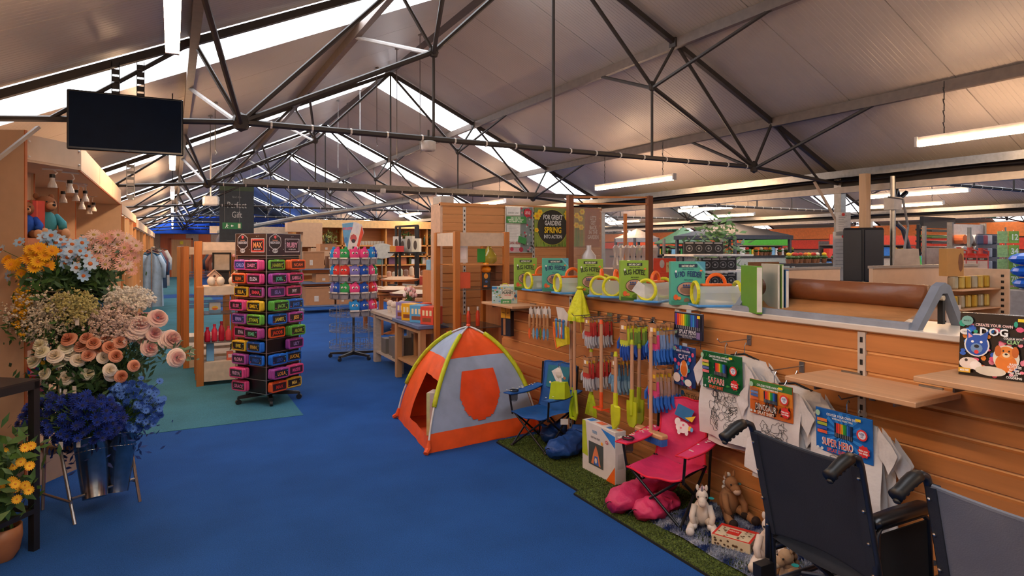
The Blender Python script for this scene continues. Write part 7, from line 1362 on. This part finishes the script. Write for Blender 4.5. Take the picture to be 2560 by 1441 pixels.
# red jugs rack
def jug(u, v, Y, k, sh):
    p = yp(u, v, Y); t = thing('red_jug', 'red weedkiller jug with white label, %s on the %s shelf' % (OR[k], sh), 'bottle', p, -YAW - .4, 'red plastic jugs'); ob('jug_body', MB().rbox((-.085, -.05, 0), (.085, .05, .26), .03), mat('c02c1c', .35), t, smooth=False); ob('neck', MB().lathe([(.03, .26), (.025, .3), (.03, .3), (.03, .34)], 12), mat('b0281a', .35), t); ob('handle', MB().path([(.03, 0, .31), (.09, 0, .29), (.085, 0, .22)], .012, 6), mat('c02c1c', .35), t)
    P = Print((-.085, -.05, 0), (1, 0, 0), (0, 0, 1), t); P.rect(.02, .03, .15, .16, 'cfb8ac').rect(.02, .17, .15, .2, '2a1c18').text('BLEND', .085, .185, .015, 'e8d8c8', .8); P.done()
YJ = 4.6
for k, u in enumerate((2397, 2424, 2452)): jug(u, 681, YJ, k, 'upper')
for k, u in enumerate((2432, 2462)): jug(u, 765, YJ, k, 'lower')
p0 = yp(2380, 681, YJ); p1 = yp(2482, 765, YJ); t = thing('metal_gondola', 'grey metal gondola shelf carrying the red jugs', 'shelving', (p0.x, YJ, 0))
for z in (p0.z, p1.z): ob('shelf_board', MB().box((p0.x - .1, YJ - .12, z - .03), (p1.x, YJ + .3, z)), mat('9a8c82', .5, .3), t, world=True)
for x in (p0.x - .1, p1.x): ob('upright', MB().box((x - .02, YJ + .28, 0), (x + .02, YJ + .32, 1.9)), STEEL, t, world=True)
ob('back_sheet', MB().box((p0.x - .1, YJ + .3, 0), (p1.x, YJ + .31, 1.6)), mat('a8988c', .5), t, world=True)
# white reels, house number spinner, blue bags: racks on the far right
def peg_rack(label, u0, u1, Y, vt, vb, col, items, name='peg_rack'):
    a, b_ = yp(u0, vt, Y), yp(u1, vb, Y); t = thing(name, label, 'rack', (a.x, Y, 0)); ob('back_panel', MB().box((a.x, Y, 0), (b_.x, Y + .04, a.z)), mat(col, .6), t, world=True)
    for x in (a.x, b_.x): ob('upright', MB().box((x - .025, Y - .03, 0), (x + .025, Y + .06, a.z + .03)), STEEL, t, world=True)
    for z in (.25, .6, .95): ob('shelf_board', MB().box((a.x, Y - .25, z - .02), (b_.x, Y, z)), STEEL, t, world=True)
    return a, b_
YR = 6.2; a_, b_ = peg_rack('tall white peg rack with boxed reels', 2378, 2460, YR, 560, 760, 'b8aca4', 0); k = 0
for j in range(4):
    for i in range(5):
        x = a_.x + .14 + i * (b_.x - a_.x - .2) / 4.6; z = a_.z - .28 - .2 * j; c = 'd8d2cc' if (i * 3 + j) % 4 else 'e0703a'; tag(ob('white_reel', MB().path([(0, -.16, 0), (0, 0, 0)], .085, 14), mat(c, .4), loc=(x, YR, z)), 'round white boxed reel, row %s column %s of the peg rack' % (('one', 'two', 'three', 'four')[j], ('one', 'two', 'three', 'four', 'five')[i]), 'reel', 'white reels on the peg rack')
YN = 5.4; a_ = yp(2505, 590, YN); ns = thing('number_spinner', 'wire spinner of green house number cards at the far right', 'display stand', (a_.x + .12, YN, 0), -YAW - .45); star_base(ns, .3, .06, 5, None, .2); ob('pole', MB().tube((0, 0, .06), (0, 0, 1.95), .015, 6), STEEL, ns)
b = MB()
for z in [.5 + .24 * i for i in range(6)]: b.path([(.2 * math.cos(a), .2 * math.sin(a), z) for a in [PI / 4 + PI / 2 * i for i in range(4)]], .005, 4, closed=True).tube((-.14, 0, z), (.14, 0, z), .004, 4)
ob('wire_frame', b, WIRE, ns)
NW = ['twelve', 'thirty four', 'five', 'seventy eight', 'ninety']
nums = ['12', '34', '5', '78', '90']
for j, nn in enumerate(nums):
    z = 1.68 - .235 * j
    for s in (0, 1):
        p = Matrix.Rotation(-YAW - .45, 4, 'Z') @ Vector((-.145 + .15 * s, -.15, z)) + Vector((a_.x + .12, YN, 0)); t = thing('number_card', 'green card of %s' % (('house number ' + NW[j]) if s else 'leaf pattern left of number ' + NW[j]), 'card', p, -YAW - .45, 'green house number cards'); ob('card', MB().box((0, -.012, 0), (.14, 0, .2)), mat('7aa03a' if s else '8fae6a', .4, var=.25, s=30), t); ob('card_hook', MB().path([(.07, 0, .2), (.07, .02, .215)], .003, 4), WIRE, t)
        if s: P = Print((0, -.012, 0), (1, 0, 0), (0, 0, 1), t); P.text(nn, .08, .1, .1, 'dfe4c8', .75, .05); P.done()
for j, (x, z) in enumerate(((-.14, .33), (.02, .33))): p = Matrix.Rotation(-YAW - .45, 4, 'Z') @ Vector((x, -.16, z)) + Vector((a_.x + .12, YN, 0)); carton('seed_pack', 'landscape print seed pack at the bottom of the number spinner, %s' % ('left', 'right')[j], 'pack', p, .14, .02, .22, '3f9a5a', -YAW - .45, lambda P, w, h: P.rect(0, h * .6, w, h, '4a90c8').rect(.0, .0, w, .05, '6aa03a').disc(w * .5, h * .45, .03, .04, 'd8c03a').rect(.03, .0, w - .03, .025, 'c8402c'))
for i in range(18):
    u = 2450 + 11 * (i % 4); p = yp(u, 600 + 32 * (i // 4), 5.9); tag(ob('hose_pack', MB().rbox((-.05, -.02, -.08), (.05, .02, .08), .01), mat(('3a3f5a', '8a3a4a', 'a8a8b0', '2a2c38')[i % 4], .5), loc=p, rz=-.8), '%s hose fitting pack, %s row beside the white reels' % (('navy', 'maroon', 'silver', 'black')[i % 4], OR[i // 4]), 'pack', 'hose fitting packs')
pa = yp(2450, 600, 5.93); pb = yp(2490, 600, 5.93); tag(ob('mesh_panel', MB().box((pa.x - .08, 5.92, 0), (pb.x + .1, 5.95, 1.85)), mat('5a5a62', .5)), 'dark mesh panel behind the hose fitting packs', 'panel')
for i, (u, v) in enumerate(((2540, 700), (2545, 725), (2550, 745))): p = yp(u, v, 5.0); tag(ob('blue_sack', MB().ell((0, 0, 0), (.3, .2, .1), 12, 6), mat('1f5fc0', .4), loc=(p.x + .3, 5.0, 1.02 + .2 * (2 - i))), 'shiny blue sack, %s in the pile at the far right' % ('topmost', 'middle', 'lowest')[i], 'sack', 'blue sacks')
p = yp(2545, 760, 5.0); tag(ob('pallet_stand', MB().rbox((p.x, 4.8, 0), (p.x + .7, 5.25, .915), .01), mat('8a8078', .6)), 'grey plinth under the shiny blue sacks', 'plinth')
# black tiered display and compost bags
YB = 8.0; a_ = yp(2300, 560, YB); b_ = yp(2385, 690, YB); t = thing('tiered_rack', 'black tiered rack with green and black garden trays', 'rack', (a_.x, YB, 0))
for x in (a_.x, b_.x): ob('upright', MB().box((x - .03, YB, 0), (x + .03, YB + .06, 2.12)), BLACK, t, world=True)
for i in range(6): z = 1.3 + .13 * i; ob('tray', MB().loft([[(a_.x, YB - .25, z), (b_.x, YB - .25, z), (b_.x, YB + .1, z + .04), (a_.x, YB + .1, z + .04)], [(a_.x, YB - .25, z + .04), (b_.x, YB - .25, z + .04), (b_.x, YB + .1, z + .08), (a_.x, YB + .1, z + .08)]]), mat('4a6a20' if i == 4 else ('1c1c1c' if i % 2 else '5a3a20'), .5), t, world=True)
ob('header', MB().box((a_.x + .1, YB - .02, 2.05), (b_.x + .02, YB + .06, 2.3)), BLACK, t, world=True); ob('lower_panel', MB().box((a_.x, YB, 0), (b_.x, YB + .05, 1.3)), mat('2a2624', .6), t, world=True)
for i, (u, c, lb) in enumerate(((2285, '3fa03a', 'green'), (2310, '2a78c8', 'blue'), (2345, 'b8c4cc', 'silver'), (2378, '2a6ad0', 'bright blue'), (2352, '58b040', 'lime'))):
    p = yp(u, 660, 6.6 + .15 * i); t = thing('compost_bag', '%s standing garden product bag behind the till screen' % lb, 'bag', (p.x, p.y, .85), -YAW - .3); ob('bag', MB().loft([[(x * .12, y * .05, 0) for x, y in ((-1, -1), (1, -1), (1, 1), (-1, 1))], [(x * .13, y * .07, .2) for x, y in ((-1, -1), (1, -1), (1, 1), (-1, 1))], [(x * .11, y * .012, .6) for x, y in ((-1, -1), (1, -1), (1, 1), (-1, 1))]]), mat(c, .35), t); P = Print((-.1, -.06, .12), (1, 0, 0), (0, .08, 1), t); P.z = .02; P.disc(.1, .22, .05, .07, 'dfe4d8').rect(.02, .02, .18, .1, '1f4f8a'); P.done()
p = yp(2330, 700, 6.9); tag(ob('stock_plinth', MB().rbox((p.x - 1.4, 6.45, 0), (p.x + 1.2, 7.5, .848), .01), mat('9a8a7c', .6)), 'low beige plinth under the garden product bags', 'plinth')
t = thing('card_terminal', 'blank white panel with cable on the till screen top', 'panel', yp(2262, 668, 3.2), -.5); ob('board', MB().loft([[(-.1, 0, -.02), (.14, 0, -.02), (.14, .012, -.02), (-.1, .012, -.02)], [(-.08, 0, .16), (.12, 0, .16), (.12, .012, .16), (-.08, .012, .16)]]), mat('a89c94', .5), t); ob('cable', MB().path([(0, .02, .1), (.06, .05, .35), (.02, .06, .6), (-.1, .08, .62)], .01, 6), mat('6a6a6c', .4, .5), t)
ob('support', MB().box((-.02, .0, -1.6), (.02, .02, 0)), DARK, t)
# boxes of bulbs just behind the counter
def wheel_pack(i, j, u, Y, z): 
    p = yp(u, 650, Y); return carton('reel_pack', 'black carded wheel pack, %s in the %s row behind the bird craft box' % (OR[i], ('top', 'middle', 'bottom')[j]), 'pack', (p.x, Y, z), .17, .06, .2, '17171a', -YAW, lambda P, w, h: P.disc(w / 2, h * .45, .055, .055, '8a8a8c', 14).disc(w / 2, h * .45, .045, .045, '202024', 14).disc(w / 2, h * .45, .018, .018, 'a0a0a0', 10).rect(.02, h - .03, w - .02, h - .012, 'b8b4b0'), 'black carded wheel packs')
for i in range(4): wheel_pack(i, 0, 1722 + 24 * i, 7.6, 1.50)
for i in range(4): wheel_pack(i, 1, 1766 + 20 * i, 7.3, 1.24)
for i in range(4): wheel_pack(i, 2, 1766 + 20 * i, 7.3, .98)
p0, p1 = yp(1700, 650, 7.6), yp(1850, 650, 7.3); t = thing('wheel_rack', 'white metal shelf rack of black wheel packs', 'rack', (p0.x, 7.3, 0))
for z in (.97, 1.235, 1.495): ob('shelf_board', MB().box((p0.x - .1, 7.2, z - .03), (p1.x + .2, 7.9, z)), mat('cfc6be', .4), t, world=True)
for x in (p0.x - .1, p1.x + .18): ob('upright', MB().box((x, 7.86, 0), (x + .03, 7.9, 1.75)), STEEL, t, world=True)
t = thing('hook_board', 'orange red display board with kitchen utensils behind the craft boxes', 'display', yp(1640, 720, 6.9), -YAW); RB_ = mat('d8401c', .45)
ob('board', MB().box((-.17, 0, -1.17 + .0), (.17, .02, .22)), RB_, t); ob('rear_board', MB().box((-.02, .06, -1.17), (.3, .08, .42)), RB_, t); P = Print((-.17, 0, 0), (1, 0, 0), (0, 0, 1), t); P.disc(.1, .17, .05, .025, 'f0a020').rect(.02, .1, .16, .11, 'f0c8a0').poly([(.22, .02), (.3, .02), (.27, .14), (.25, .14)], 'cfc8c0').disc(.1, .03, .03, .02, 'e8a030'); P.done()
P = Print((-.02, .06, 0), (1, 0, 0), (0, 0, 1), t); P.disc(.12, .34, .035, .06, 'b8b0a8').rect(.18, .22, .3, .36, 'd8b070').text('KITCHEN\nTOOLS', .24, .3, .022, '5a3a20', .7); P.done('header_print')
for i in range(12): u = 1540 + 14 * (i % 8); p = yp(u, 640, 7.2 + .3 * (i // 8)); tag(ob('glass_ornament', MB().lathe([(.04, 0), (.05, .05), (.03, .16), (.05, .3), (.02, .34)], 12, cap=False), mat('c8c0bc', .1, kind='glass', a=.5), loc=(p.x, p.y, 1.3)), 'clear glass ornament, %s along the shelf behind the craft boxes' % OR[i], 'ornament', 'glass ornaments')
p0, p1 = yp(1535, 640, 7.1), yp(1655, 640, 7.1); tag(ob('ornament_shelf', MB().box((p0.x, 7.05, 1.27), (p1.x, 7.7, 1.3)).box((p0.x, 7.05, 0), (p0.x + .04, 7.7, 1.27)).box((p1.x - .04, 7.05, 0), (p1.x, 7.7, 1.27)), mat('8a6a50', .5)), 'dark shelf carrying the clear glass ornaments', 'shelving')
t = thing('paper_cone_bottle', 'white bottle with flared top behind the middle green box', 'bottle', yp(1472, 660, 6.4) * 1, 0); t.location.z = 1.3; ob('vessel', MB().lathe([(.05, 0), (.09, .1), (.09, .2), (.03, .28), (.03, .33)], 16), mat('d8d0cc', .3, kind='glass', a=.85), t, smooth=True); ob('pedestal', MB().box((-.08, -.08, -1.3), (.08, .08, 0)), DARK, t)
# parasol, gazebo, plants, planter tables in the hall
def pyramid(nm, label, u, v0, v1, t_, w_, col, h, valance=.0, n=8):
    p = at(u, v0, t_); q_ = at(u, v1, t_); t = thing(nm, label, 'parasol' if n == 8 else 'gazebo', (p.x, p.y, 0)); b = MB(); r = w_ / 2; zt, zb = p.z, q_.z
    seg = [2 * PI * i / n + PI / n for i in range(n)]; ap = (0, 0, zt); ring = [(r * math.cos(a), r * math.sin(a), zb) for a in seg]; mid = [(r * .3 * math.cos(a), r * .3 * math.sin(a), zt - (zt - zb) * .32) for a in seg]
    for i in range(n): j = (i + 1) % n; ob('canopy_panel', MB().add([ap, mid[i], mid[j]], [(0, 1, 2)]).add([mid[i], ring[i], ring[j], mid[j]], [(0, 1, 2, 3)]).add([ring[i], (ring[i][0], ring[i][1], zb - valance), (ring[j][0], ring[j][1], zb - valance), ring[j]], [(0, 1, 2, 3)]), mat(col, .7), t)
    if n == 8: ob('pole', MB().tube((0, 0, 0), (0, 0, zt), .03, 8), DARK, t); ob('base', MB().lathe([(.3, 0), (.3, .06), (.05, .1)], 14), DARK, t); ob('finial', MB().ell((0, 0, zt + .03), .04, 8, 5), DARK, t)
    else:
        for c in ring: ob('post', MB().box((c[0] * .94 - .04, c[1] * .94 - .04, 0), (c[0] * .94 + .04, c[1] * .94 + .04, zb)), mat('4a4a4c', .5), t)
    return t
pyramid('garden_parasol', 'muted green garden parasol open in the plant hall', 1708, 568, 608, 22, 2.1, '4a6a48', 0, .04)
pyramid('gazebo', 'charcoal grey gazebo canopy beyond the green parasol', 1830, 556, 590, 20, 3.6, '3c3f48', 0, .12, 4)
pyramid('white_canopy', 'white scalloped canopy glimpsed between the timber posts', 1592, 572, 596, 24, 1.7, 'a8a4a4', 0, .15, 4)
def stuffplant(label, u, v, t_, r, n, name='leafy_plant', m=LEAFM):
    p = at(u, v, t_); t = thing(name, label, 'plant', (p.x, p.y, 0)); leafy(t, p, p + Vector((0, 0, .3)), n, random.Random(int(u)), .12, m, r, 'foliage'); ob('trunk', MB().tube((0, 0, .3), (0, 0, p.z), .03, 6), mat('5a4030', .8), t); ob('pot', MB().lathe([(.14, 0), (.2, .32), (.18, .3)], 14), mat('6a5a50', .6), t)
stuffplant('big leafy green plant beside the charcoal gazebo', 1800, 598, 17.5, .25, 160); stuffplant('dark green bush below the gazebo edge', 1805, 640, 17, .3, 160, m=LEAFD); stuffplant('low green shrub at the foot of the green parasol', 1745, 645, 18, .3, 120, m=LEAFD)
def bench(label, u0, u1, Y, v, col, items, h=None):
    a, b_ = yp(u0, v, Y), yp(u1, v, Y); t = thing('planter_bench', label, 'bench', (a.x, Y, 0)); ob('top', MB().box((a.x, Y, a.z - .06), (b_.x, Y + .8, a.z)), mat('26221f', .6), t, world=True); ob('front_panel', MB().box((a.x, Y + .03, 0), (b_.x, Y + .06, a.z - .06)), mat(col, .6), t, world=True)
    q = random.Random(int(u0))
    for i in range(items):
        x = a.x + (i + .5) * (b_.x - a.x) / items; c = q.randrange(5); tt = thing('potted_primrose', '%s potted flower, %s along the %s' % (('yellow', 'red', 'white', 'orange', 'cream')[c], OR[i % 12] if i < 12 else ('thirteenth', 'fourteenth')[i - 12], label), 'plant', (x, Y + .15 + .3 * q.random(), a.z), 0, 'potted flowers in the plant hall')
        ob('pot', MB().lathe([(.05, 0), (.07, .1)], 8), mat('8a5a3c', .6), tt); ob('leaves', MB().lathe([(.04, .1), (.09, .14), (.05, .18)], 7), LEAFM, tt); ob('flower_head', MB().ell((0, 0, .21), (.06, .06, .045), 7, 4), mat(('e0b828', 'c8382c', 'dcd4c4', 'e07a30', 'd8c8a0')[c], .8), tt)
    return t
bench('planter bench right of the gazebo', 1990, 2105, 9.5, 660, 'b8a894', 12); bench('long planter bench with red tulips', 1838, 2000, 13, 640, 'b0b0a0', 14); bench('far planter bench of pale flowers', 1560, 1830, 17, 640, 'a89c90', 14); bench('small planter bench before the black cabinet', 2200, 2300, 12, 640, 'b8a894', 8)
t = thing('low_display', 'brown and blue low display panel behind the green folder', 'display', yp(1880, 700, 5.6)); a_, b_ = yp(1876, 690, 5.6), yp(1948, 655, 5.6); ob('timber_board', MB().box((a_.x, 5.6, a_.z + .02), (b_.x, 5.64, b_.z)), mat('8a5a2c', .5), t, world=True); ob('blue_board', MB().box((a_.x, 5.6, 0), (b_.x, 5.64, a_.z + .02)), mat('1f3f6a', .6), t, world=True)
# shelves of bright goods and fascias at the far walls
def bright_bay(label, x0, x1, Y, z0, rows, cols, header, seed, pal):
    t = thing('product_bay', label + ' in the hall', 'shelving', (x0, Y, 0)); ob('back_panel', MB().box((x0, Y + .35, 0), (x1, Y + .38, z0 + .4 * rows + .1)), mat('6a6460', .6), t, world=True); ob('header', MB().box((x0, Y, z0 + .4 * rows), (x1, Y + .03, z0 + .4 * rows + .3)), mat(header, .5), t, world=True)
    for r in range(rows + 1): ob('shelf_board', MB().box((x0, Y, z0 + .4 * r - .03), (x1, Y + .35, z0 + .4 * r)), STEEL, t, world=True)
    q = random.Random(seed)
    for r in range(rows):
        for c in range(cols):
            x = x0 + (c + .5) * (x1 - x0) / cols; k = q.randrange(len(pal)); w_ = (x1 - x0) / cols * .8
            tag(ob('boxed_product', MB().rbox((-w_ / 2, -.1, 0), (w_ / 2, .1, q.uniform(.22, .34)), .01), mat(pal[k], .5), loc=(x, Y + .15, z0 + .4 * r)), '%s pack, %s row, %s in line on the %s' % (PALN[k], ('bottom', 'middle', 'upper', 'top')[r], OR2[c], label), 'pack', 'packs on the ' + label)
OR2 = OR + ['thirteenth', 'fourteenth', 'fifteenth', 'sixteenth']
PALN = ['grey white', 'green', 'blue', 'red', 'yellow', 'orange', 'white', 'pale blue']
PAL = ['c8c4bc', '3f9a4a', '2a70b8', 'd83a2a', 'e8b830', 'e0702c', 'dcd8d0', '7ab0d0']
p0, p1 = yp(1858, 600, 17), yp(1975, 600, 17); bright_bay('green headed product bay', p0.x, p1.x, 17, .5, 3, 10, '4aa82c', 1, PAL)
p0, p1 = yp(2060, 600, 12), yp(2300, 600, 12); bright_bay('red headed product bay', max(p0.x, 17.3), p1.x if p1.x < 25 else 25, 12, .5, 3, 12, 'd8401c', 2, PAL)
p0 = yp(1960, 600, 18); bright_bay('orange headed product bay', 17.5, 25.3, 22, .5, 3, 14, 'e0501c', 3, PAL)
t = thing('orange_fascia', 'long orange fascia board along the far side wall', 'fascia', (25.5, 5, 0)); ob('board', MB().box((25.4, 3, 2.0), (25.5, 34, 2.5)), mat('e0742c', .6), t, world=True); ob('red_band', MB().box((25.36, 3, 1.55), (25.4, 34, 1.95)), mat('d83a1c', .6), t, world=True); ob('back_panel', MB().box((25.5, 3, 0), (25.52, 34, 2.5)), mat('8a6a5a', .7), t, world=True)
for i, (u, v, y, lb) in enumerate(((2006, 525, 14.0, 'above the planter benches'), (1680, 570, 21.0, 'above the green parasol'), (2472, 535, 8.5, 'at the far right over the peg racks'))):
    p = yp(u, v, y); t = thing('exit_sign', 'small green exit sign hanging ' + lb, 'sign', p, -YAW); s = 1 if y < 20 else 1.1; ob('sign_box', MB().box((-.18 * s, -.02, -.1 * s), (.18 * s, .02, .1 * s)), mat('10804a', .4), t); P = Print((-.18, -.02, -.1), (1, 0, 0), (0, 0, 1), t); man(P, .28, .1, 1.9); P.rect(.09, .09, .2, .11, 'e8f0e8').poly([(.1, .1), (.14, .14), (.14, .06)], 'e8f0e8').rect(.0, .02, .05, .18, 'e0ece0'); P.done()
    zt = ZR - .0 - abs((p.x - XE) % 9 - 4.5) * TAN
    for sx in (-.12, .12): ob('suspension_wire', MB().tube((sx, 0, .1), (sx, 0, zt - p.z - .01), .004, 4), STEEL, t)
t = thing('pvc_conduit', 'steel conduit post rising beside the black cabinet', 'conduit', yp(2232, 700, 4.4)); t.location.z = 0; ob('pipe', MB().tube((0, 0, 0), (0, 0, 2.45), .03, 8), STEEL, t); ob('junction_box', MB().box((-.08, -.06, 2.05), (.08, .06, 2.2)), mat('b8b0a8', .5), t); ob('cable_bundle', MB().path([(.02, 0, 2.2), (.15, .05, 2.3), (.3, .1, 2.2), (.45, .1, 2.28)], .03, 6), BLACK, t); ob('flexible_hose', MB().path([(.06, 0, 1.9), (.21, 0, 1.82), (.36, .02, 1.6), (.36, .04, 1.35)], .028, 8), mat('5a5a5c', .4, .4), t)
t = thing('diagonal_prop', 'pale timber prop leaning up to the gutter beam', 'prop', xp(2063, 520, 7.5)); ob('timber', MB().bar((xp(2036, 455, 7.3)), (xp(2095, 560, 7.62)), .035, .02), mat('c0a890', .6), t, world=True)
t = thing('wall_strap', 'white steel strap bracing the left eave behind the gable', 'strap', yp(50, 350, 5.25)); ob('strap', MB().bar(yp(96, 318, 5.06), yp(-40, 425, 4.85), .03, .02), mat('a8a098', .5), t, world=True)
t = thing('gable_board', 'beige boarding high under the left eave behind the screen', 'board', (-1.2, 5.6, 0)); ob('board', MB().box((-1.22, 5.6, 2.35), (-1.2, 9.5, 2.5)), BG, t, world=True)
# thin rods and loops left hanging from the roof over the middle of the shop
for i, (u, v0, v1, y) in enumerate(((992, 268, 470, 8.5), (942, 295, 400, 9.6), (1050, 230, 470, 8.0), (870, 360, 470, 13.0), (900, 322, 420, 11.5), (526, 366, 420, 9.0), (845, 345, 470, 12.0), (538, 340, 400, 8.2))):
    a, b_ = yp(u, v0, y), yp(u, v1, y); zt = ZR - abs(a.x - XR) * TAN
    t = thing('hanging_rod', 'thin metal rod hanging from the roof, %s of the loose ones' % OR[i], 'rod', a, 0, 'loose hanging rods'); L = (a.z - b_.z)
    ob('rod', MB().tube((0, 0, zt - a.z), (0, 0, -L * .6), .006, 5), STEEL, t); ob('hook_end', MB().path([(0, 0, -L * .6), (.02, 0, -L * .6 - .03), (0, 0, -L * .6 - .05)], .005, 5), STEEL, t); ob('ceiling_washer', MB().lathe([(.03, zt - a.z - .02), (.03, zt - a.z)], 10), STEEL, t)
